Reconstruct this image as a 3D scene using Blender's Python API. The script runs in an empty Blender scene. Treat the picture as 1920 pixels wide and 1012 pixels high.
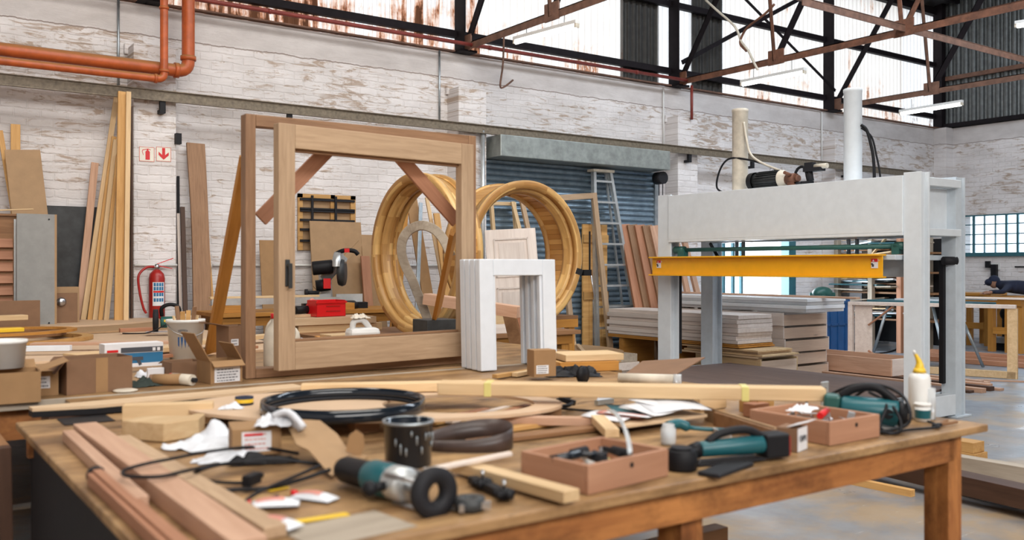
import bpy, math, random
from mathutils import Vector, Matrix, Quaternion, noise
random.seed(7)
V = Vector
FPX, HY, EYE = 1720.0, 500.0, 1.5
FW = V((.57735, .81650, 0)); RT = V((.81650, -.57735, 0)); CP = V((0, 0, EYE))
C = bpy.context.scene.collection

# ---- measuring helpers: where a sight line meets a real plane of the building
def ray(px, py): return FW + RT*((px-960)/FPX) + V((0, 0, (HY-py)/FPX))
def PZ(px, py, z): r = ray(px, py); return CP + r*((z-EYE)/r.z)
def PX(px, py, x): r = ray(px, py); return CP + r*(x/r.x)
def PY(px, py, y): r = ray(px, py); return CP + r*(y/r.y)
def PD(px, py, d): return CP + ray(px, py)*d

# ---- materials
MAT = {}
def nodes(name):
    m = bpy.data.materials.new(name); m.use_nodes = True
    nt = m.node_tree; b = nt.nodes['Principled BSDF']
    MAT[name] = m
    return m, nt, b
def N(nt, t, **k):
    n = nt.nodes.new(t)
    for a, v in k.items(): setattr(n, a, v)
    return n
def L(nt, a, b): nt.links.new(a, b)
def ramp(nt, stops, src=None):
    r = N(nt, 'ShaderNodeValToRGB'); e = r.color_ramp.elements
    e[0].position, e[0].color = stops[0][0], (*stops[0][1], 1)
    e[1].position, e[1].color = stops[-1][0], (*stops[-1][1], 1)
    for p, c in stops[1:-1]:
        x = e.new(p); x.color = (*c, 1)
    if src is not None: L(nt, src, r.inputs[0])
    return r
def g3(v): return (v, v, v)
def mixc(nt, fac, a, b, mode='MIX'):
    m = N(nt, 'ShaderNodeMix', data_type='RGBA', blend_type=mode)
    for i, s in ((0, fac), (6, a), (7, b)):
        if hasattr(s, 'links'): L(nt, s, m.inputs[i])
        elif isinstance(s, tuple): m.inputs[i].default_value = (*s, 1)
        else: m.inputs[i].default_value = s
    return m.outputs[2]
def coords(nt, scale, kind='Object', rnd=True):
    tc = N(nt, 'ShaderNodeTexCoord'); mp = N(nt, 'ShaderNodeMapping')
    mp.inputs['Scale'].default_value = scale
    L(nt, tc.outputs[kind], mp.inputs[0])
    if rnd:
        oi = N(nt, 'ShaderNodeObjectInfo'); ml = N(nt, 'ShaderNodeMath', operation='MULTIPLY'); ml.inputs[1].default_value = 37.0
        L(nt, oi.outputs['Random'], ml.inputs[0]); L(nt, ml.outputs[0], mp.inputs['Location'])
    return mp.outputs[0]
def noi(nt, vec, s=1., d=3, r=.55, dist=0.):
    n = N(nt, 'ShaderNodeTexNoise'); n.inputs['Scale'].default_value = s; n.inputs['Detail'].default_value = d
    n.inputs['Roughness'].default_value = r; n.inputs['Distortion'].default_value = dist
    L(nt, vec, n.inputs['Vector']); return n.outputs['Fac']
def bump(nt, b, h, s=.3, d=.01):
    n = N(nt, 'ShaderNodeBump'); n.inputs['Strength'].default_value = s; n.inputs['Distance'].default_value = d
    L(nt, h, n.inputs['Height']); L(nt, n.outputs[0], b.inputs['Normal'])
def plain(name, c, rough=.5, metal=0., spec=.5, var=0., **k):
    m, nt, b = nodes(name)
    b.inputs['Roughness'].default_value = rough; b.inputs['Metallic'].default_value = metal
    b.inputs['Specular IOR Level'].default_value = spec
    f = noi(nt, coords(nt, (1, 1, 1)), k.get('s', 9.), 4, .6)
    lo = tuple(x*(1-max(var, .05)) for x in c); hi = tuple(min(1, x*(1+max(var, .05)*.6)) for x in c)
    r = ramp(nt, [(.3, lo), (.7, hi)], f); L(nt, r.outputs[0], b.inputs['Base Color'])
    for a, v in k.items():
        if a in b.inputs: b.inputs[a].default_value = v
    return m
def wood(name, lo, hi, rough=.55, grain=1.0, rnd=.18, knots=False):
    m, nt, b = nodes(name)
    v = coords(nt, (1.2*grain, 16*grain, 16*grain))
    f = noi(nt, v, 1.6, 5, .62, .6)
    f2 = noi(nt, coords(nt, (.8, 5, 5)), 1.3, 2, .5, .4)
    r = ramp(nt, [(.28, lo), (.5, tuple((a*.5+c*.5) for a, c in zip(lo, hi))), (.72, hi)], f)
    col = mixc(nt, .35, r.outputs[0], ramp(nt, [(.3, lo), (.7, hi)], f2).outputs[0])
    if knots:
        vo = N(nt, 'ShaderNodeTexVoronoi'); vo.inputs['Scale'].default_value = 1.0
        L(nt, coords(nt, (1.6, 7, 7)), vo.inputs['Vector'])
        k = ramp(nt, [(.03, g3(1)), (.13, g3(0))], vo.outputs['Distance'])
        col = mixc(nt, k.outputs[0], col, tuple(x*.35 for x in lo))
    if name.startswith('bench'):
        gr = ramp(nt, [(.42, g3(0)), (.62, g3(.75))], noi(nt, coords(nt, (1.6, 3., 3.)), 1.6, 6, .7)); col = mixc(nt, gr.outputs[0], col, tuple(x*.42 for x in lo))
        sp_ = ramp(nt, [(.66, g3(0)), (.72, g3(.7))], noi(nt, coords(nt, (9, 22, 22)), 2.2, 4, .7)); col = mixc(nt, sp_.outputs[0], col, (.05, .03, .02))
    oi = N(nt, 'ShaderNodeObjectInfo'); hs = N(nt, 'ShaderNodeHueSaturation')
    mr = N(nt, 'ShaderNodeMapRange'); mr.inputs['To Min'].default_value = 1-rnd; mr.inputs['To Max'].default_value = 1+rnd
    L(nt, oi.outputs['Random'], mr.inputs[0]); L(nt, mr.outputs[0], hs.inputs['Value']); L(nt, col, hs.inputs['Color'])
    L(nt, hs.outputs[0], b.inputs['Base Color']); b.inputs['Roughness'].default_value = rough
    b.inputs['Specular IOR Level'].default_value = .3
    bump(nt, b, f, .25, .004)
    return m

# ---- mesh builder
class MB:
    def __init__(s): s.v = []; s.f = []; s.sm = []
    def add(s, vs, fs, smooth=False, m=None):
        b = len(s.v)
        s.v += [(m @ V(p)) if m is not None else V(p) for p in vs]
        s.f += [tuple(b+i for i in f) for f in fs]; s.sm += [smooth]*len(fs); return s
    def box(s, x0, x1, y0, y1, z0, z1, m=None):
        x0, x1 = sorted((x0, x1)); y0, y1 = sorted((y0, y1)); z0, z1 = sorted((z0, z1))
        return s.add([(x0,y0,z0),(x1,y0,z0),(x1,y1,z0),(x0,y1,z0),(x0,y0,z1),(x1,y0,z1),(x1,y1,z1),(x0,y1,z1)],
                     [(0,3,2,1),(4,5,6,7),(0,1,5,4),(1,2,6,5),(2,3,7,6),(3,0,4,7)], False, m)
    def bar(s, p0, p1, w, t, face=(0,0,1)):
        p0, p1 = V(p0), V(p1); m = frame(p0, p1, face); l = (p1-p0).length
        return s.box(0, l, -w/2, w/2, -t/2, t/2, m)
    def cyl(s, p0, p1, r0, r1=None, n=16, cap=True):
        p0, p1 = V(p0), V(p1); r1 = r0 if r1 is None else r1
        m = frame(p0, p1, (0, 0, 1)); l = (p1-p0).length
        return s.lathe([(r0, 0), (r1, l)], n, m @ Matrix.Rotation(math.pi/2, 4, 'Y'), cap)
    def lathe(s, prof, n=24, m=None, cap=True, closed=False, a0=0., a1=math.tau, smooth=True):
        full = abs(a1-a0-math.tau) < 1e-6; k = n if full else n+1
        vs = []
        for r, z in prof:
            for i in range(k):
                a = a0+(a1-a0)*i/n; vs.append((r*math.cos(a), r*math.sin(a), z))
        fs = []; P = len(prof)
        for j in range(P if closed else P-1):
            j2 = (j+1) % P
            for i in range(n):
                i2 = (i+1) % k if full else i+1
                fs.append((j*k+i, j*k+i2, j2*k+i2, j2*k+i))
        s.add(vs, fs, smooth, m)
        if cap and not closed and full:
            b = len(s.v)-len(vs)
            s.f += [tuple(b+i for i in reversed(range(k))), tuple(b+(P-1)*k+i for i in range(k))]; s.sm += [False]*2
        if not full and closed:
            b = len(s.v)-len(vs)
            s.f += [tuple(b+j*k for j in range(P)), tuple(b+j*k+n for j in reversed(range(P)))]; s.sm += [False]*2
        return s
    def tube(s, pts, r, n=8, cap=True, closed=False):
        pts = [V(p) for p in pts]; vs = []; up = V((0, 0, 1)); K = len(pts); prev = None
        for i, p in enumerate(pts):
            a = pts[(i-1) % K] if (i or closed) else p; c = pts[(i+1) % K] if (i < K-1 or closed) else p
            t = (c-a).normalized()
            if prev is None:
                u = t.cross(up)
                if u.length < .05: u = t.cross(V((1, 0, 0)))
            else: u = prev - t*prev.dot(t)
            u.normalize(); prev = u; w = t.cross(u)
            rr = r[i] if isinstance(r, (list, tuple)) else r
            for k in range(n):
                q = math.tau*k/n; vs.append(p+u*math.cos(q)*rr+w*math.sin(q)*rr)
        fs = []
        for i in range(K if closed else K-1):
            j = (i+1) % K
            for k in range(n):
                l = (k+1) % n; fs.append((i*n+k, i*n+l, j*n+l, j*n+k))
        s.add(vs, fs, True)
        if cap and not closed:
            b = len(s.v)-len(vs)
            s.f += [tuple(b+i for i in reversed(range(n))), tuple(b+(K-1)*n+i for i in range(n))]; s.sm += [False]*2
        return s
    def prism(s, poly, z0, z1, m=None, smooth=False):
        n = len(poly); vs = [(x, y, z0) for x, y in poly]+[(x, y, z1) for x, y in poly]
        fs = [tuple(reversed(range(n))), tuple(range(n, 2*n))]
        s.add(vs, fs, False, m); b = len(s.v)-2*n
        for i in range(n):
            j = (i+1) % n; s.f.append((b+i, b+j, b+n+j, b+n+i)); s.sm.append(smooth)
        return s
    def ringplate(s, outer, inner, z0, z1, m=None):
        # plate between two closed outlines that have the same number of points
        n = len(outer)
        vs = [(x, y, z) for z in (z0, z1) for pl in (outer, inner) for x, y in pl]
        fs = []
        for i in range(n):
            j = (i+1) % n
            fs += [(2*n+i, 2*n+j, 3*n+j, 3*n+i), (j, i, n+i, n+j), (i, j, 2*n+j, 2*n+i), (n+j, n+i, 3*n+i, 3*n+j)]
        return s.add(vs, fs, False, m)
    def grid(s, nx, ny, fn, smooth=True, m=None):
        vs = [fn(i/nx, j/ny) for j in range(ny+1) for i in range(nx+1)]
        fs = [(j*(nx+1)+i, j*(nx+1)+i+1, (j+1)*(nx+1)+i+1, (j+1)*(nx+1)+i) for j in range(ny) for i in range(nx)]
        return s.add(vs, fs, smooth, m)
    def ball(s, c, r, n=12, k=8, m=None):
        c = V(c); rx, ry, rz = r if isinstance(r, (tuple, list)) else (r, r, r)
        return s.grid(n, k, lambda u, w: c+V((rx*math.cos(u*math.tau)*math.sin(w*math.pi), ry*math.sin(u*math.tau)*math.sin(w*math.pi), -rz*math.cos(w*math.pi))), True, m)

def frame(p0, p1, face=(0, 0, 1)):
    p0, p1, face = V(p0), V(p1), V(face); x = (p1-p0).normalized(); z = face-x*face.dot(x)
    if z.length < 1e-3: z = V((1, 0, 0)) if abs(x.x) < .9 else V((0, 1, 0)); z = z-x*z.dot(x)
    z.normalize(); y = z.cross(x)
    m = Matrix((x, y, z)).transposed().to_4x4(); m.translation = p0; return m
def turned(loc, rz=0., rx=0., ry=0.):
    return Matrix.Translation(V(loc)) @ Matrix.Rotation(rz, 4, 'Z') @ Matrix.Rotation(ry, 4, 'Y') @ Matrix.Rotation(rx, 4, 'X')

def tag(o, label=None, cat=None, group=None, kind=None):
    for k, v in (('label', label), ('category', cat), ('group', group), ('kind', kind)):
        if v: o[k] = v
    return o
def M(name, mb, mat, parent=None, label=None, cat=None, group=None, kind=None, mw=None, bevel=0., sub=0, solid=0.):
    me = bpy.data.meshes.new(name); me.from_pydata([tuple(p) for p in mb.v], [], mb.f)
    me.polygons.foreach_set('use_smooth', mb.sm); me.update()
    me.materials.append(MAT[mat])
    o = bpy.data.objects.new(name, me); C.objects.link(o)
    if parent is not None: o.parent = parent
    if mw is not None: o.matrix_local = mw
    if bevel:
        b = o.modifiers.new('edge', 'BEVEL'); b.width = bevel; b.segments = 2; b.limit_method = 'ANGLE'; b.angle_limit = .7
    if solid:
        b = o.modifiers.new('thick', 'SOLIDIFY'); b.thickness = solid; b.offset = 0
    if sub:
        b = o.modifiers.new('soft', 'SUBSURF'); b.levels = b.render_levels = sub
    return tag(o, label, cat, group, kind)
def T(name, label, cat, mw=None, group=None):
    o = bpy.data.objects.new(name, None); C.objects.link(o); o.empty_display_size = .1
    if mw is not None: o.matrix_world = mw if isinstance(mw, Matrix) else Matrix.Translation(V(mw))
    return tag(o, label, cat, group)
def copy_tree(o, mw=None, parent=None, label=None):
    c = o.copy(); C.objects.link(c); c.parent = parent
    if parent is not None: c.matrix_parent_inverse = o.matrix_parent_inverse.copy()
    if mw is not None: c.matrix_world = mw
    if label: c['label'] = label
    for ch in [x for x in bpy.data.objects if x.parent == o]: copy_tree(ch, None, c)
    return c
def S(name, mb, mat, **k): return M(name, mb, mat, kind='structure', **k)
def board(name, p0, p1, w, t, mat, label=None, cat=None, face=(0, 0, 1), group=None, parent=None, bevel=.002, kind=None):
    p0, p1 = V(p0), V(p1); l = (p1-p0).length
    return M(name, MB().box(0, l, -w/2, w/2, -t/2, t/2), mat, parent, label, cat, group, kind, frame(p0, p1, face), bevel)
def bx(name, x0, x1, y0, y1, z0, z1, mat, parent=None, bevel=.002, **k):
    # a box whose long side lies along its own x, so the grain runs the right way
    d = [abs(x1-x0), abs(y1-y0), abs(z1-z0)]; c = V(((x0+x1)/2, (y0+y1)/2, (z0+z1)/2))
    a = d.index(max(d)); e = [V((1,0,0)), V((0,1,0)), V((0,0,1))][a]; fz = V((0,0,1)) if a != 2 else V((0,1,0))
    w = d[1] if a == 0 else d[0]; t = d[2] if a != 2 else d[1]
    return M(name, MB().box(-d[a]/2, d[a]/2, -w/2, w/2, -t/2, t/2), mat, parent, mw=frame(c, c+e, fz), bevel=bevel, **k)
def arc(cx, cy, r, a0, a1, n):
    return [(cx+r*math.cos(a0+(a1-a0)*i/n), cy+r*math.sin(a0+(a1-a0)*i/n)) for i in range(n+1)]
def spline(pts, k=6):
    pts = [V(p) for p in pts]; out = []
    for i in range(len(pts)-1):
        a = pts[max(i-1, 0)]; b = pts[i]; c = pts[i+1]; d = pts[min(i+2, len(pts)-1)]
        for j in range(k):
            t = j/k; out.append(.5*((2*b)+(c-a)*t+(2*a-5*b+4*c-d)*t*t+(3*b-a-3*c+d)*t**3))
    return out+[pts[-1]]
def words(text, size, mat, mw, parent, name='lettering', align='LEFT', ext=.0006):
    cu = bpy.data.curves.new(name, 'FONT'); cu.body = text; cu.size = size; cu.extrude = ext; cu.align_x = align
    t = bpy.data.objects.new(name, cu); C.objects.link(t)
    bpy.context.view_layer.update()
    me = bpy.data.meshes.new_from_object(t.evaluated_get(bpy.context.evaluated_depsgraph_get()))
    bpy.data.objects.remove(t); me.materials.clear(); me.materials.append(MAT[mat]); me.name = name
    o = bpy.data.objects.new(name, me); C.objects.link(o); o.parent = parent; o.matrix_local = mw
    return o

# ---- the palette
wood('pine', (.42,.21,.06), (.68,.41,.16), knots=True)
wood('pale_pine', (.52,.34,.17), (.76,.56,.33))
wood('oak', (.19,.10,.052), (.37,.215,.12), grain=2.2, rnd=.05)
wood('oak_light', (.34,.225,.135), (.53,.375,.24), grain=2.2, rnd=.05)
wood('ring_wood', (.36,.165,.04), (.74,.44,.14), rnd=.02)
wood('red_wood', (.30,.13,.07), (.48,.24,.14))
wood('red_pale', (.40,.225,.14), (.62,.40,.28))
wood('brown_wood', (.17,.08,.035), (.32,.17,.08))
wood('dark_wood', (.05,.025,.015), (.11,.055,.035))
wood('white_wood', (.62,.52,.46), (.82,.735,.665), rnd=.07)
wood('grey_wood', (.27,.225,.17), (.48,.41,.33), rnd=.08)
wood('bench_wood', (.20,.062,.018), (.58,.25,.075), rnd=.04, grain=.75)
wood('bench_top', (.20,.10,.04), (.55,.35,.165), rnd=.04, grain=.5, rough=.45)
wood('orange_wood', (.34,.14,.025), (.56,.27,.06))
wood('crate_end', (.55,.40,.30), (.76,.60,.47), rnd=.06, knots=True)
wood('drawer_wood', (.34,.17,.10), (.48,.26,.16), rnd=.03)
wood('dark_sheet', (.12,.085,.075), (.22,.155,.135), rnd=.02)
wood('ply', (.50,.34,.20), (.66,.50,.33), grain=.5, rnd=.05)
plain('mdf', (.36,.225,.115), .7, var=.10)
plain('mdf_pale', (.58,.41,.27), .6, var=.06)
plain('card', (.33,.19,.085), .8, var=.10)
plain('card_dark', (.22,.12,.065), .8, var=.10)
plain('grey_board', (.27,.27,.26), .6, var=.12)
plain('black', (.010,.010,.012), .5, spec=.2)
plain('dark', (.018,.018,.021), .6, spec=.2)
plain('green_dark', (.02,.032,.026), .8)
plain('dark_sheet_metal', (.03,.033,.035), .5, var=.5)
plain('black_gloss', (.008,.012,.018), .12)
plain('steel', (.55,.56,.58), .3, 1., var=.1)
plain('zinc', (.42,.47,.50), .38, .8, var=.25)
plain('galv', (.20,.165,.12), .55, .3, var=.35, s=25.)
plain('alu', (.58,.60,.60), .4, .7, var=.15)
plain('rust_steel', (.16,.065,.035), .7, var=.5)
plain('dark_steel', (.009,.006,.008), .7, spec=.2, var=.4)
plain('brown_steel', (.17,.085,.055), .7, var=.4)
plain('orange_pipe', (.48,.10,.022), .45, var=.25)
plain('red_pipe', (.22,.035,.025), .5, var=.3)
plain('white_paint', (.74,.79,.85), .4, var=.03)
plain('white_gloss', (.82,.84,.86), .55, var=.03)
plain('cream', (.62,.56,.46), .5, var=.2)
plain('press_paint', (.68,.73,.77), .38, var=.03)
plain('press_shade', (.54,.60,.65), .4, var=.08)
plain('yellow_paint', (.85,.42,.01), .38, var=.06)
plain('green_paint', (.02,.10,.085), .4, var=.2)
plain('teal', (.01,.10,.12), .35, var=.2)
plain('hood_steel', (.36,.39,.37), .45, .6, var=.25)
plain('slat_steel', (.20,.27,.33), .35, .5, var=.25)
plain('teal_paint', (.03,.13,.16), .5, var=.15)
plain('blue_crate', (.015,.09,.26), .5, var=.15)
plain('blue', (.02,.16,.33), .45)
plain('navy', (.012,.018,.045), .85, var=.2)
plain('skin', (.38,.20,.13), .6)
plain('red', (.62,.012,.015), .3)
plain('red_dark', (.34,.015,.012), .35)
plain('white_plastic', (.74,.74,.72), .4, var=.05)
plain('paper', (.74,.74,.76), .7, var=.05)
plain('cloth_white', (.66,.68,.72), .9, var=.1)
plain('yellow', (.80,.52,.03), .4)
plain('glow_tape', (.70,.62,.22), .4)
plain('sign_white', (.78,.76,.66), .5)
plain('ink', (.06,.065,.08), .7)
plain('ink_grey', (.32,.34,.38), .7)
plain('brass', (.55,.38,.12), .3, 1.)
plain('tubing', (.055,.035,.03), .4, var=.5)
plain('pink', (.62,.25,.20), .5, var=.25, s=30.)
def emit(name, c, s):
    m = bpy.data.materials.new(name); m.use_nodes = True; nt = m.node_tree; nt.nodes.clear()
    e = N(nt, 'ShaderNodeEmission'); o = N(nt, 'ShaderNodeOutputMaterial'); e.inputs[0].default_value = (*c, 1); e.inputs[1].default_value = s
    L(nt, e.outputs[0], o.inputs[0]); MAT[name] = m
emit('tube_glow', (1, .98, .95), 12.)
m, nt, b = nodes('clear'); b.inputs['Base Color'].default_value = (.9, .94, .97, 1); b.inputs['Roughness'].default_value = .25
b.inputs['Transmission Weight'].default_value = .6; b.inputs['IOR'].default_value = 1.2
# window glass: thin, lets the daylight straight through
m = bpy.data.materials.new('glass'); m.use_nodes = True; nt = m.node_tree; nt.nodes.clear(); MAT['glass'] = m
tr = N(nt, 'ShaderNodeBsdfTransparent'); tr.inputs[0].default_value = (.93, .97, 1, 1); gl = N(nt, 'ShaderNodeBsdfGlossy'); gl.inputs['Roughness'].default_value = .05
mx = N(nt, 'ShaderNodeMixShader'); mx.inputs[0].default_value = .08; o = N(nt, 'ShaderNodeOutputMaterial')
L(nt, tr.outputs[0], mx.inputs[1]); L(nt, gl.outputs[0], mx.inputs[2]); L(nt, mx.outputs[0], o.inputs[0])

# whitewashed brick: rough courses, brown scars where the paint has gone, smooth ring beam above
def brickmat(name, swap):
    m, nt, b = nodes(name)
    tc = N(nt, 'ShaderNodeTexCoord'); sp = N(nt, 'ShaderNodeSeparateXYZ'); L(nt, tc.outputs['Object'], sp.inputs[0])
    cb = N(nt, 'ShaderNodeCombineXYZ'); L(nt, sp.outputs[1 if swap else 0], cb.inputs[0]); L(nt, sp.outputs[2], cb.inputs[1])
    uv = cb.outputs[0]
    def mp(sc):
        k = N(nt, 'ShaderNodeMapping'); k.inputs['Scale'].default_value = sc; L(nt, uv, k.inputs[0]); return k.outputs[0]
    wob = noi(nt, mp((.6, 1, 1)), 5, 4, .7)
    ad = N(nt, 'ShaderNodeVectorMath', operation='MULTIPLY_ADD'); L(nt, uv, ad.inputs[0]); ad.inputs[1].default_value = (1, 1, 1)
    sc = N(nt, 'ShaderNodeVectorMath', operation='SCALE'); cw = N(nt, 'ShaderNodeCombineXYZ'); L(nt, wob, cw.inputs[1])
    L(nt, cw.outputs[0], sc.inputs[0]); sc.inputs['Scale'].default_value = .075; L(nt, sc.outputs[0], ad.inputs[2])
    br = N(nt, 'ShaderNodeTexBrick'); L(nt, ad.outputs[0], br.inputs[0]); br.inputs['Scale'].default_value = 1.0
    br.inputs['Brick Width'].default_value = .26; br.inputs['Row Height'].default_value = .095; br.inputs['Mortar Size'].default_value = .012
    br.inputs['Mortar Smooth'].default_value = .6; br.inputs['Color1'].default_value = (1, 1, 1, 1); br.inputs['Color2'].default_value = (.55, .55, .55, 1); br.inputs['Mortar'].default_value = (0, 0, 0, 1)
    zr = N(nt, 'ShaderNodeMapRange'); L(nt, sp.outputs[2], zr.inputs[0]); zr.inputs['From Min'].default_value = 4.13; zr.inputs['From Max'].default_value = 4.17
    inv = N(nt, 'ShaderNodeMath', operation='SUBTRACT'); inv.inputs[0].default_value = 1.; L(nt, zr.outputs[0], inv.inputs[1])
    hi = N(nt, 'ShaderNodeMapRange'); L(nt, sp.outputs[2], hi.inputs[0]); hi.inputs['From Min'].default_value = 2.2; hi.inputs['From Max'].default_value = 3.9
    hi.inputs['To Min'].default_value = .0; hi.inputs['To Max'].default_value = .075
    sc1 = noi(nt, mp((3.2, 15, 1)), 1.0, 7, .72, .9); sc2 = noi(nt, mp((.7, .9, 1)), 1.0, 3, .6)
    sm = N(nt, 'ShaderNodeMath', operation='MULTIPLY_ADD'); L(nt, sc2, sm.inputs[0]); sm.inputs[1].default_value = .38; L(nt, sc1, sm.inputs[2])
    sa = N(nt, 'ShaderNodeMath', operation='ADD'); L(nt, sm.outputs[0], sa.inputs[0]); L(nt, hi.outputs[0], sa.inputs[1])
    scar = ramp(nt, [(.775, g3(0)), (.86, g3(.75))], sa.outputs[0])
    mk = N(nt, 'ShaderNodeMath', operation='MULTIPLY'); L(nt, scar.outputs[0], mk.inputs[0]); L(nt, inv.outputs[0], mk.inputs[1])
    dirt = noi(nt, mp((1.2, 2.5, 1)), 1.0, 5, .6)
    base = ramp(nt, [(.3, (.62, .585, .57)), (.62, (.80, .77, .765))], dirt)
    mort = N(nt, 'ShaderNodeMath', operation='MULTIPLY'); L(nt, br.outputs['Fac'], mort.inputs[0]); mort.inputs[1].default_value = .035
    c1 = mixc(nt, mort.outputs[0], base.outputs[0], (.40, .31, .24))
    c2 = mixc(nt, mk.outputs[0], c1, (.36, .25, .165))
    plaster = ramp(nt, [(.3, (.50, .465, .45)), (.7, (.70, .665, .65))], dirt)
    c3 = mixc(nt, zr.outputs[0], c2, plaster.outputs[0])
    # the crack under the ring beam
    cz = N(nt, 'ShaderNodeMath', operation='MULTIPLY_ADD'); L(nt, noi(nt, mp((2.5, .01, 1)), 1, 4, .7), cz.inputs[0]); cz.inputs[1].default_value = .09; L(nt, sp.outputs[2], cz.inputs[2])
    d = N(nt, 'ShaderNodeMath', operation='SUBTRACT'); L(nt, cz.outputs[0], d.inputs[0]); d.inputs[1].default_value = 4.19
    ab = N(nt, 'ShaderNodeMath', operation='ABSOLUTE'); L(nt, d.outputs[0], ab.inputs[0])
    ck = ramp(nt, [(.003, g3(.8)), (.010, g3(0))], ab.outputs[0])
    c4 = mixc(nt, ck.outputs[0], c3, (.16, .10, .07))
    L(nt, c4, b.inputs['Base Color']); b.inputs['Roughness'].default_value = .8; b.inputs['Specular IOR Level'].default_value = .25
    h = N(nt, 'ShaderNodeMath', operation='MULTIPLY_ADD'); L(nt, br.outputs['Color'], h.inputs[0]); L(nt, inv.outputs[0], h.inputs[1]); L(nt, sc1, h.inputs[2])
    bump(nt, b, h.outputs[0], .5, .025)
brickmat('brick_x', False); brickmat('brick_y', True)

# concrete floor: worn blue-grey with drifts of sawdust
m, nt, b = nodes('floor'); v = coords(nt, (1, 1, 1), rnd=False)
base = ramp(nt, [(.3, (.15, .17, .20)), (.7, (.29, .32, .36))], noi(nt, v, 2.2, 6, .65))
spf = N(nt, 'ShaderNodeSeparateXYZ'); L(nt, v, spf.inputs[0]); nr_ = N(nt, 'ShaderNodeMapRange'); L(nt, spf.outputs[1], nr_.inputs[0])
nr_.inputs['From Min'].default_value = 2.; nr_.inputs['From Max'].default_value = 7.; nr_.inputs['To Min'].default_value = .12; nr_.inputs['To Max'].default_value = 0.
na_ = N(nt, 'ShaderNodeMath', operation='ADD'); L(nt, noi(nt, v, .9, 7, .7, .5), na_.inputs[0]); L(nt, nr_.outputs[0], na_.inputs[1])
du = ramp(nt, [(.50, g3(0)), (.68, g3(.85))], na_.outputs[0])
nb_ = N(nt, 'ShaderNodeMath', operation='MULTIPLY'); L(nt, nr_.outputs[0], nb_.inputs[0]); nb_.inputs[1].default_value = 6.5
cc = mixc(nt, nb_.outputs[0], base.outputs[0], mixc(nt, .5, base.outputs[0], (.24, .19, .145)))
cc = mixc(nt, du.outputs[0], cc, (.36, .25, .14))
sk = ramp(nt, [(.66, g3(0)), (.70, g3(.8))], noi(nt, coords(nt, (1.5, 14, 1), rnd=False), 1.4, 5, .7, .3))
cc = mixc(nt, sk.outputs[0], cc, (.55, .52, .47)); L(nt, cc, b.inputs['Base Color'])
L(nt, ramp(nt, [(.3, g3(.22)), (.7, g3(.6))], noi(nt, v, 1.4, 5, .6)).outputs[0], b.inputs['Roughness'])
bump(nt, b, noi(nt, v, 9, 5, .6), .15, .01)

# corrugated roofing sheets
def sheetmat(name, glow, rust, tint=(.80, .80, .78)):
    m = bpy.data.materials.new(name); m.use_nodes = True; nt = m.node_tree; nt.nodes.clear(); MAT[name] = m
    tc = N(nt, 'ShaderNodeTexCoord'); mp = N(nt, 'ShaderNodeMapping'); mp.inputs['Scale'].default_value = (3.4, 3.4, .5); L(nt, tc.outputs['Object'], mp.inputs[0])
    n1 = noi(nt, mp.outputs[0], 1.5, 6, .72, .3)
    mp2 = N(nt, 'ShaderNodeMapping'); mp2.inputs['Scale'].default_value = (1., 1., 1.4); L(nt, tc.outputs['Object'], mp2.inputs[0])
    n2 = noi(nt, mp2.outputs[0], 1.3, 5, .65)
    sp = N(nt, 'ShaderNodeSeparateXYZ'); L(nt, tc.outputs['Object'], sp.inputs[0])
    lo = N(nt, 'ShaderNodeMapRange'); L(nt, sp.outputs[2], lo.inputs[0]); lo.inputs['From Min'].default_value = 4.5; lo.inputs['From Max'].default_value = 5.5; lo.inputs['To Min'].default_value = .16 if rust > 0 else .10; lo.inputs['To Max'].default_value = 0.
    a = N(nt, 'ShaderNodeMath', operation='MULTIPLY_ADD'); L(nt, n2, a.inputs[0]); a.inputs[1].default_value = .55; L(nt, n1, a.inputs[2])
    a2 = N(nt, 'ShaderNodeMath', operation='ADD'); L(nt, a.outputs[0], a2.inputs[0]); L(nt, lo.outputs[0], a2.inputs[1])
    col = ramp(nt, [(.84-rust*.05, tint), (.93-rust*.05, (.88, .66, .54)), (1.0-rust*.05, (.50, .22, .12)), (1.04, (.10, .04, .02))], a2.outputs[0])
    # brown seams along the folds; they also paint in the lost rib shading
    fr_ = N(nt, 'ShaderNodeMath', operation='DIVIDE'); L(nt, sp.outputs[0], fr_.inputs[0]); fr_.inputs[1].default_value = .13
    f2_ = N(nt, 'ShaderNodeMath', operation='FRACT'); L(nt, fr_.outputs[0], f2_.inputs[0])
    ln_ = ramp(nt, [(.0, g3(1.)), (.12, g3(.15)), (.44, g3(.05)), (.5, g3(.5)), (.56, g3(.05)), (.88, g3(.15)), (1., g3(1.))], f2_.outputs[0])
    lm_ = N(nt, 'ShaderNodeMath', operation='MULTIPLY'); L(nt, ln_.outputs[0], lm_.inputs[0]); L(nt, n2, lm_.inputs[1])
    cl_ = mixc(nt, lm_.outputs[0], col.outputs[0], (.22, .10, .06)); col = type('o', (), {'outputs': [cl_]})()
    df = N(nt, 'ShaderNodeBsdfDiffuse'); L(nt, col.outputs[0], df.inputs[0])
    out = N(nt, 'ShaderNodeOutputMaterial')
    if glow:
        tl = N(nt, 'ShaderNodeBsdfTranslucent'); L(nt, col.outputs[0], tl.inputs[0])
        mx = N(nt, 'ShaderNodeMixShader'); mx.inputs[0].default_value = glow; L(nt, df.outputs[0], mx.inputs[1]); L(nt, tl.outputs[0], mx.inputs[2]); L(nt, mx.outputs[0], out.inputs[0])
    else: L(nt, df.outputs[0], out.inputs[0])
sheetmat('sheet_clear', .92, -1.6, (.97, .96, .95)); sheetmat('sheet_rusty', .9, .9, (.95, .93, .92)); sheetmat('sheet_mid', .9, -.7, (.97, .93, .88))
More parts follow.
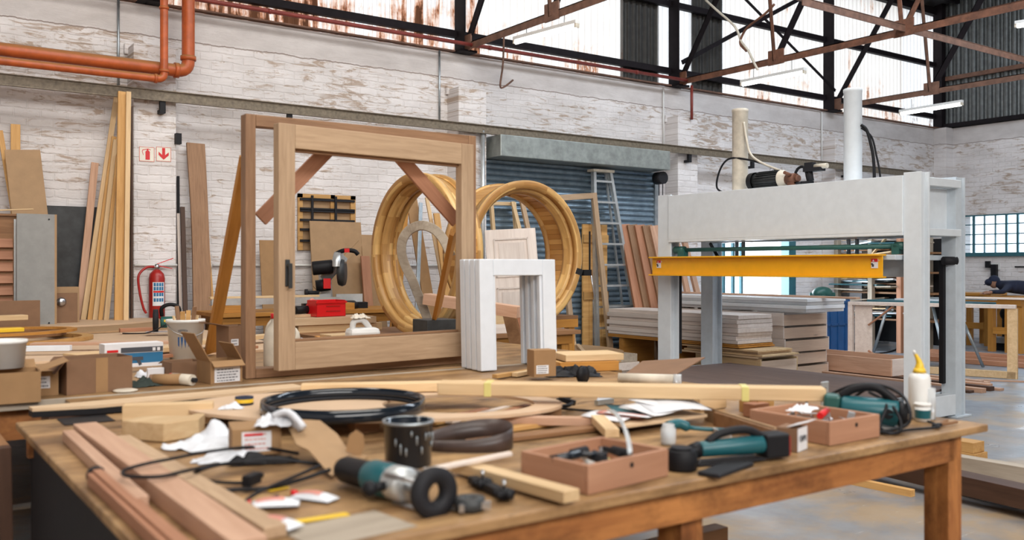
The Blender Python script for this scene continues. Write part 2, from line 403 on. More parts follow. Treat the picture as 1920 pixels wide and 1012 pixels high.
plain('sheet_grey', (.14, .15, .15), .45, .5, var=.3); plain('sheet_dark', (.03, .028, .025), .6, .2, var=.4); plain('roof_sheet', (.05, .05, .055), .6, .2, var=.3)

# dust lying on the pipes
m = MAT['orange_pipe']; nt = m.node_tree; b = nt.nodes['Principled BSDF']; ge = N(nt, 'ShaderNodeNewGeometry'); sz = N(nt, 'ShaderNodeSeparateXYZ'); L(nt, ge.outputs['Normal'], sz.inputs[0])
dr = ramp(nt, [(.15, g3(0)), (.55, g3(.8))], sz.outputs[2]); old = b.inputs['Base Color'].links[0].from_socket
L(nt, mixc(nt, dr.outputs[0], old, (.33, .16, .055)), b.inputs['Base Color'])
# laminated ring timber: pieces follow the curve
def ringmat(name, seg, lo, hi):
    m, nt, b = nodes(name); tc = N(nt, 'ShaderNodeTexCoord'); sp = N(nt, 'ShaderNodeSeparateXYZ'); L(nt, tc.outputs['Object'], sp.inputs[0])
    at = N(nt, 'ShaderNodeMath', operation='ARCTAN2'); L(nt, sp.outputs[1], at.inputs[0]); L(nt, sp.outputs[0], at.inputs[1])
    ln = N(nt, 'ShaderNodeVectorMath', operation='LENGTH'); cx = N(nt, 'ShaderNodeCombineXYZ'); L(nt, sp.outputs[0], cx.inputs[0]); L(nt, sp.outputs[1], cx.inputs[1]); L(nt, cx.outputs[0], ln.inputs[0])
    ly = N(nt, 'ShaderNodeMath', operation='MULTIPLY'); L(nt, ln.outputs['Value'], ly.inputs[0]); ly.inputs[1].default_value = 24.; lf = N(nt, 'ShaderNodeMath', operation='FLOOR'); L(nt, ly.outputs[0], lf.inputs[0])
    lz = N(nt, 'ShaderNodeMath', operation='MULTIPLY'); L(nt, sp.outputs[2], lz.inputs[0]); lz.inputs[1].default_value = 18.; lg = N(nt, 'ShaderNodeMath', operation='FLOOR'); L(nt, lz.outputs[0], lg.inputs[0])
    lay = N(nt, 'ShaderNodeMath', operation='MULTIPLY_ADD'); L(nt, lg.outputs[0], lay.inputs[0]); lay.inputs[1].default_value = 7.; L(nt, lf.outputs[0], lay.inputs[2])
    sh = N(nt, 'ShaderNodeMath', operation='MULTIPLY'); L(nt, lay.outputs[0], sh.inputs[0]); sh.inputs[1].default_value = .37
    sg = N(nt, 'ShaderNodeMath', operation='MULTIPLY_ADD'); L(nt, at.outputs[0], sg.inputs[0]); sg.inputs[1].default_value = seg/math.tau; L(nt, sh.outputs[0], sg.inputs[2])
    fl = N(nt, 'ShaderNodeMath', operation='FLOOR'); L(nt, sg.outputs[0], fl.inputs[0])
    kk = N(nt, 'ShaderNodeCombineXYZ'); L(nt, fl.outputs[0], kk.inputs[0]); L(nt, lay.outputs[0], kk.inputs[1])
    wn = N(nt, 'ShaderNodeTexWhiteNoise', noise_dimensions='3D'); L(nt, kk.outputs[0], wn.inputs['Vector'])
    r1 = ramp(nt, [(0, lo), (1, hi)], wn.outputs[0])
    gv = N(nt, 'ShaderNodeCombineXYZ'); ga = N(nt, 'ShaderNodeMath', operation='MULTIPLY'); L(nt, at.outputs[0], ga.inputs[0]); ga.inputs[1].default_value = 2.; L(nt, ga.outputs[0], gv.inputs[0]); L(nt, ly.outputs[0], gv.inputs[1]); L(nt, lz.outputs[0], gv.inputs[2])
    g = ramp(nt, [(.3, g3(.72)), (.7, g3(1.0))], noi(nt, gv.outputs[0], 1.5, 5, .6, .3))
    L(nt, mixc(nt, 1., r1.outputs[0], g.outputs[0], 'MULTIPLY'), b.inputs['Base Color']); b.inputs['Roughness'].default_value = .42
ringmat('ring_wood', 14, (.40, .19, .05), (.78, .49, .18))
# =================== the setting ===================
YW, XE, ZT = 11.0, 19.3, 4.5
S('floor', MB().box(-6, XE+.3, -7, YW+.3, -.2, 0), 'floor')
DX0, DX1, DZ = 12.15, 14.05, 2.15
w = MB().box(-6, DX0, YW, YW+.3, 0, ZT).box(DX0, DX1, YW, YW+.3, DZ, ZT).box(DX1, XE+.3, YW, YW+.3, 0, ZT)
S('wall_left', w, 'brick_x')
a0, a1 = PX(1800, 403, XE), PX(1990, 403, XE); WZ1 = 2.60; WZ0 = 1.77; WY1 = PX(1806, 403, XE).y; WY0 = WY1-3.2
w = MB().box(XE, XE+.3, -7, YW, 0, WZ0).box(XE, XE+.3, -7, YW, WZ1, ZT).box(XE, XE+.3, WY1, YW, WZ0, WZ1).box(XE, XE+.3, -7, WY0, WZ0, WZ1)
S('wall_right', w, 'brick_y')
S('wall_back', MB().box(-6.3, XE+.3, -7.3, -7, 0, 10.6), 'brick_x'); S('wall_left', MB().box(-6.3, -6, -7, YW+.3, 0, 10.6), 'brick_y')
for x in (-1.78, 2.44, 6.67, 10.9, 15.1):
    S('pillar', MB().box(x, x+.46, YW-.3, YW-.001, 0, 3.98).box(x-.04, x+.5, YW-.05, YW-.001, 3.9, 4.02), 'brick_x', bevel=.012)
S('pillar', MB().box(XE-.28, XE-.001, YW-.28, YW-.001, 0, ZT), 'brick_y')
# steel window in the end wall
win = T('window_1', None, None, (XE-.02, 0, 0)); win['kind'] = 'structure'
fr = MB(); fr.box(0, .05, WY0, WY1, WZ1-.03, WZ1).box(0, .05, WY0, WY1, WZ0, WZ0+.03).box(-.06, .3, WY0-.03, WY1+.03, WZ0-.05, WZ0-.001)
nb = 14
for i in range(nb+1):
    y = WY1-(WY1-WY0)*i/nb; t = .022 if i in (0, 1, 4, 5, 8, 9, 12, 13, nb) else .010
    fr.box(.005, .045, y-t, y+t, WZ0, WZ1)
for j in range(1, 4):
    z = WZ0+(WZ1-WZ0)*j/4; fr.box(.01, .04, WY0, WY1, z-.011, z+.011)
M('window_frame', fr, 'teal_paint', win); M('pane', MB().box(.02, .026, WY0, WY1, WZ0, WZ1), 'glass', win)
# doorway to the yard with a glazed sliding leaf
d = T('door_1', None, None, (0, 0, 0)); d['kind'] = 'structure'
M('door_frame', MB().box(DX0-.09, DX0+.05, YW-.08, YW+.1, 0, DZ+.08).box(DX1-.04, DX1+.16, YW-.08, YW+.1, 0, DZ+.08).box(DX0-.09, DX1+.16, YW-.08, YW+.1, DZ, DZ+.08), 'teal_paint', d)
lf = MB(); x0, x1 = DX0+.06, DX0+.80
for x in (x0, x0+.27, x0+.52, x1): lf.box(x-.022, x+.022, YW+.12, YW+.17, .02, DZ)
for z in (.05, .9, 1.5, DZ-.03): lf.box(x0, x1, YW+.12, YW+.17, z-.03, z+.03)
M('door_leaf', lf, 'teal_paint', d); M('pane', MB().box(x0, x1, YW+.14, YW+.146, .05, DZ), 'glass', d)
# upper cladding: corrugated sheets above the brickwork
def corr(x0, x1, z0, z1, y, pitch=.13, amp=.022, axis='x', nz=1, rag=0.):
    n = max(2, int(round((x1-x0)/pitch))*8)
    def fn(u, w):
        x = x0+(x1-x0)*u; ph = (x/pitch)*math.tau
        dy = amp*max(-.8, min(.8, 1.3*math.sin(ph)))
        z = z0+(z1-z0)*w
        if rag and w == 0: z += rag*(noise.noise(V((math.floor(x/pitch)*3.7, 1.3, 0)))+.2)
        return (x, y+dy, z) if axis == 'x' else (y+dy, x, z)
    return MB().grid(n, nz, fn, False)
ZE = 7.15
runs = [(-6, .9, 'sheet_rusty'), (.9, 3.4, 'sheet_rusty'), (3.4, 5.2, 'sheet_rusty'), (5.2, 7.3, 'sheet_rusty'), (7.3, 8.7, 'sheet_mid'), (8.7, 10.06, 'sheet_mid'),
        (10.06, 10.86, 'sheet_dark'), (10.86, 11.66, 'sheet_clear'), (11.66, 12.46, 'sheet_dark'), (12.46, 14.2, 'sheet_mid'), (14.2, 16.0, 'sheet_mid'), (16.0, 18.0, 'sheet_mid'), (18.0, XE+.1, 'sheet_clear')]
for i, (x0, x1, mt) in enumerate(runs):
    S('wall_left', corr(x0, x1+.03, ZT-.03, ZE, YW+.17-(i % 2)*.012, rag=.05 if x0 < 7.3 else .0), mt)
S('wall_right', corr(-3, YW+.1, ZT-.02, 9.5, XE+.12, .17, .05, 'y'), 'sheet_grey')
# horizontal rails that carry the sheets
for k, (z, t, dz) in enumerate(((4.79, .09, .10), (5.92, .09, .10), (7.08, .12, .16))):
    board('trim_%d' % (k+1), (-6, YW+.08, z), (XE, YW+.08, z), t, dz, 'dark_steel', kind='structure')
board('trim_4', (-6, YW-.02, 4.52), (XE, YW-.02, 4.52), .10, .02, 'brown_steel', kind='structure')
for k, z in enumerate((5.60, 6.9)):
    board('trim_%d' % (5+k), (XE+.03, -3, z), (XE+.03, YW, z), .07, .09, 'brown_steel', kind='structure')
board('trim_7', (XE-.02, -3, 4.56), (XE-.02, YW, 4.56), .14, .09, 'dark_steel', kind='structure')
# roof: sheets on purlins, rising from the eaves; closed all over, without rooflights
rf = MB()
def roofz(y): return 7.22+(YW-y)*.17
n = 190
rf.grid(n, 1, lambda u, w: (-6+(XE+6.2)*u, YW+.35-w*18.3, roofz(YW+.35-w*18.3)+.02*math.sin(u*n*math.pi*.5)), False)
S('roof', rf, 'roof_sheet')
for k in range(6):
    y = 10.6-k*1.05; S('roof_beam', MB().bar((3.0, y, roofz(y)-.07), (XE, y, roofz(y)-.07), .06, .1), 'dark_steel')
# wall plate posts and roof trusses
for x in (2.67, 6.9, 11.13, 15.33):
    S('column', MB().box(x-.05, x+.05, YW-.04, YW+.10, ZT, 7.15).box(x-.05, x-.035, YW-.14, YW-.04, ZT, 7.15).box(x-.14, x+.14, YW-.2, YW+.1, ZT-.0, ZT+.03), 'dark_steel')
S('column', MB().box(XE-.14, XE+.02, YW-.1, YW+.1, ZT, 7.4), 'dark_steel')
YN = [10.9, 8.93, 6.87, 4.8, 2.75]
def zt(y): return 7.0+(10.9-y)*.17
def truss(x, label, steel, bent=False):
    t = T('roof_truss', label, 'truss', (x, 0, 4.58), 'steel trusses spanning from the brick wall')
    O = V((x, 0, 4.58))
    def ang(name, p, q, w=.07, mt=steel, f=(1, 0, 0)):
        p, q = V(p)-V((0, 0, 4.58)), V(q)-V((0, 0, 4.58)); l = (q-p).length
        mb = MB().box(0, l, -w/2, w/2, -.006, .006).box(0, l, -w/2, -w/2+.012, -.006, w*.8)
        return M(name, mb, mt, t, mw=frame(p, q, f))
    ang('bottom_chord', (0, 10.95, 4.58), (0, 1.6, 4.58), .10); ang('top_chord', (0, 10.95, 7.0), (0, 1.6, zt(1.6)), .10)
    for i in range(4):
        ang('diagonal', (.01, YN[i], 4.58), (.01, YN[i+1]+.1, zt(YN[i+1])), .11 if i < 2 else .08, 'dark_steel' if i < 2 else steel)
        if i: ang('upright', (-.01, YN[i], 4.58), (-.01, YN[i]+.25, zt(YN[i]+.25)), .06)
    for i in range(4): M('gusset_plate', MB().box(-.012, .012, YN[i]-.16, YN[i]+.12, -.06, .16), steel, t)
    return t
truss(2.67, 'steel roof truss landing above the pillar with the fire signs', 'brown_steel')
truss(6.9, 'brown steel roof truss landing between rusty sheets and the roller shutter', 'brown_steel')
truss(11.13, 'rusty steel roof truss landing between the two dark cladding sheets', 'rust_steel')
truss(15.33, 'dark brown steel roof truss beside the corrugated steel end wall', 'brown_steel')
tb = T('tie_beam', 'long brown steel tie crossing the trusses lengthwise', 'beam', (0, 6.87, 4.66))
M('angle', MB().box(9.0, XE, -.05, .05, -.006, .006).box(9.0, XE, -.05, -.038, -.09, 0), 'brown_steel', tb)
br = T('cross_brace', 'dark steel cross bracing between two posts in front of bright cladding', 'brace', (11.13, 10.84, 4.9))
M('diagonal', MB().bar((0, 0, 0), (4.2, 0, 2.15), .075, .012, (0, -1, 0)), 'dark_steel', br)
M('diagonal', MB().bar((0, .02, 2.15), (4.2, .02, 0), .055, .012, (0, -1, 0)), 'dark_steel', br)
# bent hanging strips
for k, (ps, lb) in enumerate(((((1323,0),(1345,20),(1378,50),(1390,78),(1403,95),(1414,118),(1421,131)), 'pale bent strap hanging beside the dark cladding sheet'),
    (((1452,8),(1432,28),(1403,50),(1392,66),(1388,82),(1400,96)), 'kinked thin strap curling in front of the bracing'))):
    M('hanging_strap', MB().tube(spline([PX(a, b_, 10.9) for a, b_ in ps], 4), .018, 6), 'cream' if k == 0 else 'rust_steel', None, lb, 'strap')
M('hanging_strap', MB().tube(spline([PY(a, b_, 10.7) for a, b_ in ((945,62),(943,120),(938,160),(945,163),(962,150))], 4), .014, 6), 'brown_steel', None, 'loose steel strap hooked on the wall under the long pipe', 'strap')
# fluorescent battens
def lamp(p, q, lb):
    p, q = V(p), V(q); m = frame(p, q); l = (q-p).length
    t = T('fluorescent_light', lb, 'light', m, 'fluorescent battens under the trusses')
    M('housing', MB().box(0, l, -.035, .035, .0, .045), 'white_plastic', t, bevel=.004)
    M('tube', MB().cyl((.03, 0, -.028), (l-.03, 0, -.028), .026, n=12), 'tube_glow', t)
    M('end_cap', MB().box(0, .03, -.03, .03, -.045, 0), 'cream', t); M('end_cap', MB().box(l-.03, l, -.03, .03, -.045, 0), 'cream', t)
    for q_ in (.2, .8): M('suspension_wire', MB().cyl((l*q_, 0, .045), (l*q_, 0, .21), .004, n=6), 'dark', t)
lamp(PX(965,76,6.9), PX(1083,44,6.9), 'lit fluorescent batten in front of the rusty cladding')
lamp(PX(1390,156,11.13), PX(1510,132,11.13), 'lit fluorescent batten above the electric motor')
lamp(PX(1687,211,15.33), PX(1805,192,15.33), 'lit fluorescent batten next to the steel end wall')
lamp(PX(1904,46,13.2), PX(2010,30,13.2), 'fluorescent batten highest up against the corrugated end wall')
# steel rail on brackets along the wall
t = T('hanging_rail', 'long galvanised steel channel running along the white brick wall', 'rail', (0, 10.6, 3.4))
M('channel', MB().box(-6, 17.6, -.025, .025, -.055, .055).box(-6, 17.6, -.05, .0, .05, .06).box(-6, 17.6, -.05, 0, -.06, -.05), 'galv', t)
for x in (.75, 2.72, 4.2, 11.05, 12.6, 15.3):
    M('bracket', MB().box(x-.03, x+.03, -.03, .02, -.19, -.056).box(x-.03, x+.03, .02, .09 if x in (2.72, 11.05, 15.3) else .39, -.19, -.15), 'dark', t)
# orange pipes
def pipe(name, pts, r, mat, lb, collars=()):
    t = T(name, lb, 'pipe', pts[0]); o = V(pts[0]); q = [V(p)-o for p in pts]
    M('pipe_run', MB().tube(q, r, 14), mat, t)
    for c, ax in collars:
        c = V(c)-o; a = V(ax)*r*.35; M('collar', MB().cyl(c-a, c+a, r*1.22, n=16), mat, t)
    return t
def elbow(p, c, q, r, n=6):
    c = V(c); a = c+(V(p)-c).normalized()*r; b_ = c+(V(q)-c).normalized()*r
    return [V(p)]+[(a*(1-t)**2+c*2*t*(1-t)+b_*t*t) for t in [i/n for i in range(n+1)]]+[V(q)]
yb = 10.52; zb = PY(340, 133, yb).z; xb = PY(353, 133, yb).x; zs = PY(300, 152, yb).z; xs = PY(302, 100, yb).x
pipe('water_pipe', elbow((-5, yb, zb), (xb, yb, zb), (xb, yb, 8.2), .12), .07, 'orange_pipe', 'thick orange pipe along the brick wall turning up beside the pillar',
     (((xb-.13, yb, zb), (1,0,0)), ((xb, yb, zb+.15), (0,0,1)), ((.9, yb, zb), (1,0,0))))
pipe('water_pipe', elbow((-5, yb-.125, zs), (xs, yb-.125, zs), (xs, yb-.125, 8.2), .07), .042, 'orange_pipe', 'thinner orange pipe running just under the thick one',
     (((xs, yb-.125, zs+.09), (0,0,1)), ((xs-.09, yb-.125, zs), (1,0,0)), ((xs, yb-.125, 4.33), (0,0,1)), ((.9, yb-.125, zs), (1,0,0))))
pipe('sprinkler_pipe', [(-5, 10.72, 4.58), (11.15, 10.72, 4.58)], .027, 'red_pipe', 'long thin red pipe along the foot of the cladding', [((x, 10.72, 4.58), (2,0,0)) for x in (4.0, 7.2, 10.)])
pipe('drop_pipe', [PY(1297, 160, 10.66), PY(1297, 224, 10.66)], .024, 'red_pipe', 'short red pipe dropping onto the pillar past the shutter')
for a, b_, lb in ((824, 95, 'grey conduit running down the wall before the shutter'), (1244, 165, 'white conduit down the wall beside the shutter pillar'), (222, 0, 'pale conduit behind the orange pipes'), (1541, 210, 'white conduit beside the pillar behind the press')):
    p = PY(a, b_, 10.97); M('conduit', MB().cyl(p, (p.x, p.y, 3.5), .014, n=8), 'white_plastic' if a > 1000 else 'zinc', None, lb, 'conduit')
p = PY(905, 245, 10.6); M('conduit', MB().cyl(p, (p.x, p.y, .9), .03, n=10), 'alu', None, 'aluminium downpipe at the edge of the roller shutter', 'conduit')
for i, (xa, xc) in enumerate(((PY(400,500,10.95).x, 6.6), (2.44, 2.9))):
    M('conduit', MB().cyl((xa, YW-.03-(.3 if i else 0), 1.52), (xc, YW-.03-(.3 if i else 0), 1.52), .014, n=8), 'white_plastic', None,
      ('thin white conduit along the wall at eye height', 'thin white conduit across the pillar above the extinguisher')[i], 'conduit')
M('conduit', MB().cyl((XE-.03, 3, 1.5), (XE-.03, 9.4, 1.5), .014, n=8), 'dark', None, 'dark conduit along the end wall below the window', 'conduit')
sk = T('wall_socket', 'black plugs in a socket on the end wall above the bending man', 'socket', (XE-.001, PX(1862, 508, XE).y, 1.53))
M('plate', MB().box(-.03, 0, -.15, .15, -.09, .05), 'white_plastic', sk); M('plug', MB().box(-.10, -.03, .03, .12, -.05, .09), 'black', sk); M('plug', MB().box(-.12, -.03, -.12, -.01, -.24, .02), 'black', sk)
# roller shutter
xs0, xs1 = PY(908, 400, 10.86).x, PY(1226, 400, 10.86).x
t = T('roller_shutter', 'closed steel roller shutter in the brick wall', 'shutter', (xs0, 10.9, 0))
n = int(3.1/.085); mb = MB()
prof = []
for i in range(n*6+1):
    z = i*3.03/(n*6); a = (z/.085) % 1.; prof.append((-.042*max(0, math.sin(a*math.pi))**.6, z))
mb.grid(1, n*6, lambda u, w: (u*(xs1-xs0), prof[int(round(w*n*6))][0], prof[int(round(w*n*6))][1]), False)
M('slat_curtain', mb, 'slat_steel', t)
M('guide', MB().box(-.09, 0, -.07, .05, 0, 3.03), 'zinc', t); M('guide', MB().box(xs1-xs0, xs1-xs0+.09, -.07, .05, 0, 3.03), 'zinc', t)
p1 = PY(1257, 300, 10.45)
M('hood', MB().box(.0, p1.x-xs0, -.45, .08, 3.035, 3.335), 'hood_steel', t, bevel=.01)
M('hand_chain', MB().tube(spline([(p1.x-xs0-.02, -.3, 2.92), (p1.x-xs0-.03, -.3, 2.0), (p1.x-xs0-.06, -.3, 1.2), (p1.x-xs0-.1, -.3, 2.0), (p1.x-xs0-.1, -.3, 2.92)], 5), .008, 5), 'dark', t)
M('chain_wheel', MB().cyl((p1.x-xs0-.06, -.36, 2.92), (p1.x-xs0-.06, -.2, 2.92), .1, n=16), 'dark', t)
# signs on the pillar
def sign(px, lb, kind):
    c = PY(px, 289, 10.69); t = T('safety_sign', lb, 'sign', (c.x, 10.694, c.z), 'fire safety signs on the pillar')
    M('plate', MB().box(-.083, .083, 0, .005, -.083, .083), 'sign_white', t)
    e = MB()
    for a_, b2, c_, d_ in ((-.08,.08,.076,.08),(-.08,.08,-.08,-.076),(-.08,-.076,-.08,.08),(.076,.08,-.08,.08)): e.box(a_, b2, -.002, 0, c_, d_)
    M('border', e, 'red', t)
    g = MB(); R = Matrix.Rotation(math.pi/2, 4, 'X')
    if kind: g.prism([(-.016,.07),(-.016,-.01),(-.055,.025),(-.055,-.01),(0,-.062),(.055,-.01),(.055,.025),(.016,-.01),(.016,.07)][::1], 0, .003, R)
    else:
        g.prism([(-.015,-.06),(.032,-.06),(.032,.028),(.018,.043),(-.001,.043),(-.015,.028)], 0, .003, R)
        g.prism([(0,.043),(.016,.043),(.016,.055),(.04,.048),(.04,.054),(.012,.064),(-.045,.05),(-.052,.03),(-.04,-.01),(-.035,-.01),(-.046,.03),(-.04,.044),(0,.054)], 0, .003, R)
    M('symbol', g, 'red', t)
sign(275.5, 'square sign with a red fire extinguisher symbol', 0); sign(307, 'square sign with a red down arrow', 1)
# fire extinguisher hung on the pillar
c = PY(295, 552, 10.58); t = T('fire_extinguisher', 'red fire extinguisher hanging on the white pillar', 'fire extinguisher', (c.x, 10.6, .93))
M('cylinder', MB().lathe([(.0, -.02), (.07, -.015), (.085, .01), (.085, .44), (.075, .49), (.04, .53), (.025, .54), (0, .54)], 24, cap=False), 'red_dark', t)
M('valve', MB().cyl((0,0,.535), (0,0,.60), .022, n=12).cyl((-.04,0,.57), (.03,0,.57), .014, n=8), 'steel', t)
M('lever', MB().bar((.0,0,.60), (.17,-.02,.665), .02, .008).bar((0,0,.585), (.16,-.02,.55), .02, .008), 'red', t)
M('hose', MB().tube(spline([(-.03,0,.57), (-.12,-.02,.56), (-.2,-.03,.47), (-.19,-.03,.3), (-.15,-.03,.12), (-.12,-.03,.06)], 6), .014, 8), 'red_dark', t)
lab = M('instruction_label', MB().lathe([(.0862, .14), (.0862, .4)], 12, cap=False, a0=-2.35, a1=-.75), 'paper', t)
g = MB()
for i, z in enumerate((.355, .31, .245, .185)):
    for k in range(4): a = -2.2+k*.33; g.lathe([(.0875, z), (.0875, z+.038)], 3, cap=False, a0=a, a1=a+.26)
M('print', g, 'blue', lab); M('print', MB().lathe([(.0875, .285), (.0875, .305)], 8, cap=False, a0=-2.25, a1=-.85), 'red', lab)
# small black clip on the pillar edge
p = PY(332, 261, 10.7); M('wall_clip', MB().box(p.x-.03, p.x+.03, 10.62, 10.70, p.z-.06, p.z+.06).box(p.x-.03, p.x+.01, 10.7, 10.99, p.z-.02, p.z+.02), 'dark', None, 'small black steel lug sticking out beside the pillar', 'bracket')
# =================== the veneer press ===================
P = T('veneer_press', 'large grey steel veneer press with a yellow beam and two upright cylinders', 'press', (8.1, 5.0, 0))
def pb(name, x0, x1, y0, y1, z0, z1, mat='press_paint', bev=.006, parent=None):
    return M(name, MB().box(x0-8.1, x1-8.1, y0-5, y1-5, z0, z1), mat, parent or P, bevel=bev)
def hpost(name, x0, x1, y0, y1, z1, mat):
    t = .022; m = MB()
    m.box(x0-8.1, x0-8.1+t, y0-5, y1-5, 0, z1).box(x1-8.1-t, x1-8.1, y0-5, y1-5, 0, z1).box(x0-8.1+t, x1-8.1-t, (y0+y1)/2-5-.05, (y0+y1)/2-5+.05, 0, z1)
    m.box(x0-8.15, x1-8.05, y0-5.04, y1-4.96, 0, .02)
    return M(name, m, mat, P, bevel=.003)
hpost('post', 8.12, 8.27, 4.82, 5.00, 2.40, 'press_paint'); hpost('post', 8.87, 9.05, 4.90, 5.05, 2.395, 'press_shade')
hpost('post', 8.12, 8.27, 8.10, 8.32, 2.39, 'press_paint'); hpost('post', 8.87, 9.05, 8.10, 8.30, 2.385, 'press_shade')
hb = MB().box(0, .03, .0, 3.12, 1.83, 2.375).box(.03, .86, .0, 3.12, 2.35, 2.375).box(.83, .86, 0, 3.12, 1.83, 2.35).box(0, .2, 0, 3.12, 1.80, 1.83).box(.66, .86, 0, 3.12, 1.80, 1.83)
M('head_beam', hb, 'press_paint', P, mw=Matrix.Translation((0, 0, 0)), bevel=.004)
for z0, z1 in ((2.28, 2.36), (1.80, 1.87)): pb('side_link', 8.27, 8.9, 4.86, 4.98, z0, z1)
pb('side_plate', 8.27, 8.87, 4.99, 5.0, 1.87, 2.28, 'press_paint')
for y in (4.90, 8.18): pb('base_link', 8.27, 8.87, y, y+.1, .03, .235)
# moving platen and its yellow beam
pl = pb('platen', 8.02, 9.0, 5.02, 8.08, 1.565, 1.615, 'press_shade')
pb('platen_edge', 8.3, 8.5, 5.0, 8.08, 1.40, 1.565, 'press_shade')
yb2 = MB()
def L_(y0, y1, *r): yb2.box(r[0]-8.1, r[1]-8.1, y0-5, y1-5, r[2], r[3])
L_(5.11, 8.24, 7.88, 8.01, 1.605, 1.622); L_(5.11, 8.24, 7.88, 8.01, 1.392, 1.409); L_(5.11, 8.24, 7.945, 7.96, 1.409, 1.605)
M('yellow_beam', yb2, 'yellow_paint', P, bevel=.003)
def sticker(y):
    s = M('warning_sticker', MB().box(-.162, -.157, y-5.035, y-4.965, 1.487, 1.578), 'paper', P)
    M('red_band', MB().box(-.164, -.162, y-5.035, y-4.965, 1.547, 1.578), 'red', s)
    M('warning_triangle', MB().add([(-.166, y-4.98, 1.552), (-.166, y-5.002, 1.552), (-.166, y-4.991, 1.572)], [(0, 1, 2)]), 'paper', s)
    M('picture', MB().box(-.164, -.162, y-4.995, y-4.973, 1.50, 1.525).box(-.164, -.162, y-4.985, y-4.965, 1.518, 1.535), 'ink', s)
    words('DANGER', .014, 'paper', Matrix.Translation((-.1625, y-5.004, 1.558)) @ Matrix.Rotation(-math.pi/2, 4, 'Z') @ Matrix.Rotation(math.pi/2, 4, 'X'), s)
sticker(5.19); sticker(8.12)
gp = MB().cyl((.08, .02, 1.70), (.08, 3.08, 1.705), .024, n=14).cyl((.08, .02, 1.70), (.08, .12, 1.70), .042, n=14).cyl((.08, 2.92, 1.705), (.08, 3.08, 1.705), .045, n=14).box(.04, .12, 2.9, 3.0, 1.62, 1.72).box(.04, .12, .06, .14, 1.62, 1.72)
M('torsion_bar', gp, 'green_paint', P)
for y in (5.81, 7.33):
    c = y-5
    M('cylinder', MB().lathe([(.0925, 2.375), (.0925, 3.33), (.097, 3.335), (.097, 3.365), (.085, 3.372), (0, 3.372)], 28, Matrix.Translation((.4, c, 0)), cap=False), 'press_paint' if y < 6 else 'cream', P)
    r = MB()
    for dx in (-.05, .05): r.cyl((.4, c+dx, 1.615), (.4, c+dx, 1.83), .022, n=12)
    r.box(.3, .5, c-.12, c+.12, 1.79, 1.82)
    M('piston_rod', r, 'steel', P)
# motor and pump lying along the beam top
mo = MB().cyl((.35, 1.98, 2.49), (.35, 2.34, 2.49), .088, n=24).box(.28, .42, 2.0, 2.3, 2.375, 2.42)
for k in range(22):
    a = k*math.tau/22; u = V((math.cos(a), 0, math.sin(a))); c = V((.35, 0, 2.49))
    mo.bar(c+u*.094+V((0, 1.99, 0)), c+u*.094+V((0, 2.29, 0)), .005, .022, u)
mt = M('electric_motor', mo, 'dark_sheet_metal', P)
M('fan_cover', MB().lathe([(.0, 0), (.06, .0), (.1, .03), (.104, .1)], 24, Matrix.Translation((.35, 2.44, 2.49)) @ Matrix.Rotation(math.pi/2, 4, 'X'), cap=False), 'black', mt)
M('end_bell', MB().lathe([(.1, 0), (.1, .03), (.075, .07), (.05, .09), (.0, .09)], 24, Matrix.Translation((.35, 1.98, 2.49)) @ Matrix.Rotation(math.pi/2, 4, 'X'), cap=False), 'cream', mt)
M('lifting_eye', MB().tube([(.35, 2.12+.02*math.cos(a*.5236), 2.605+.02*math.sin(a*.5236)) for a in range(12)], .004, 5, closed=True), 'steel', mt)
mt.location.y = -.29
pm = M('hydraulic_pump', MB().cyl((.35, 1.78, 2.48), (.35, 1.9, 2.48), .062, n=14).cyl((.35, 1.74, 2.48), (.35, 1.79, 2.48), .035, n=10).box(.3, .4, 1.78, 1.86, 2.375, 2.44).cyl((.3, 1.82, 2.52), (.2, 1.82, 2.54), .02, n=8), 'rust_steel', P)
pm.location.y = -.29
va = MB().box(.32, .42, 1.16, 1.38, 2.54, 2.58).box(.33, .41, 1.3, 1.4, 2.375, 2.44).cyl((.36, 1.42, 2.42), (.36, 1.55, 2.415), .025, n=10).cyl((.36, 1.3, 2.44), (.36, 1.32, 2.54), .032, n=10)
M('valve_block', va, 'dark', P); M('solenoid', MB().cyl((.37, 1.1, 2.59), (.37, 1.26, 2.59), .028, n=10), 'cream', P); M('solenoid', MB().box(.33, .40, 1.27, 1.37, 2.58, 2.64), 'dark', P)
M('oil_hose', MB().tube(spline([(.35, 1.50, 2.54), (.35, 1.46, 2.59), (.35, 1.40, 2.60), (.35, 1.36, 2.55), (.35, 1.34, 2.47), (.36, 1.33, 2.42)], 6), .016, 8), 'black', P)
M('oil_hose', MB().tube(spline([(.33, 2.46, 2.37), (.3, 2.6, 2.45), (.3, 2.56, 2.65), (.3, 2.42, 2.78), (.34, 2.2, 2.76), (.38, 1.9, 2.66), (.38, 1.72, 2.55)], 6), .012, 8), 'black', P)
M('oil_hose', MB().tube(spline([(.36, 2.24, 3.2), (.36, 2.2, 3.0), (.36, 2.14, 2.82), (.36, 1.98, 2.7), (.36, 1.70, 2.58)], 6), .014, 8), 'cream', P)
M('oil_hose', MB().tube(spline([(.40, .71, 2.98), (.42, .66, 2.92), (.44, .62, 2.75), (.45, .60, 2.6), (.45, .59, 2.38)], 6), .016, 8), 'black', P)
M('oil_hose', MB().tube(spline([(.40, .71, 2.95), (.46, .63, 2.85), (.47, .58, 2.65), (.46, .54, 2.5), (.45, .52, 2.38)], 6), .010, 8), 'black', P)
pb('guide_strip', 8.28, 8.34, 8.12, 8.24, .42, 1.39, 'dark')
pb('guide_strip', 8.82, 8.868, 5.0, 5.05, .33, 1.58, 'black')
M('limit_switch', MB().cyl((.68, -.02, 1.56), (.80, -.09, 1.56), .042, n=14), 'dark', P)
M('spare_bolt', MB().cyl((.62, 3.0, 1.79), (.5, 2.75, 1.60), .02, n=8), 'dark', P)
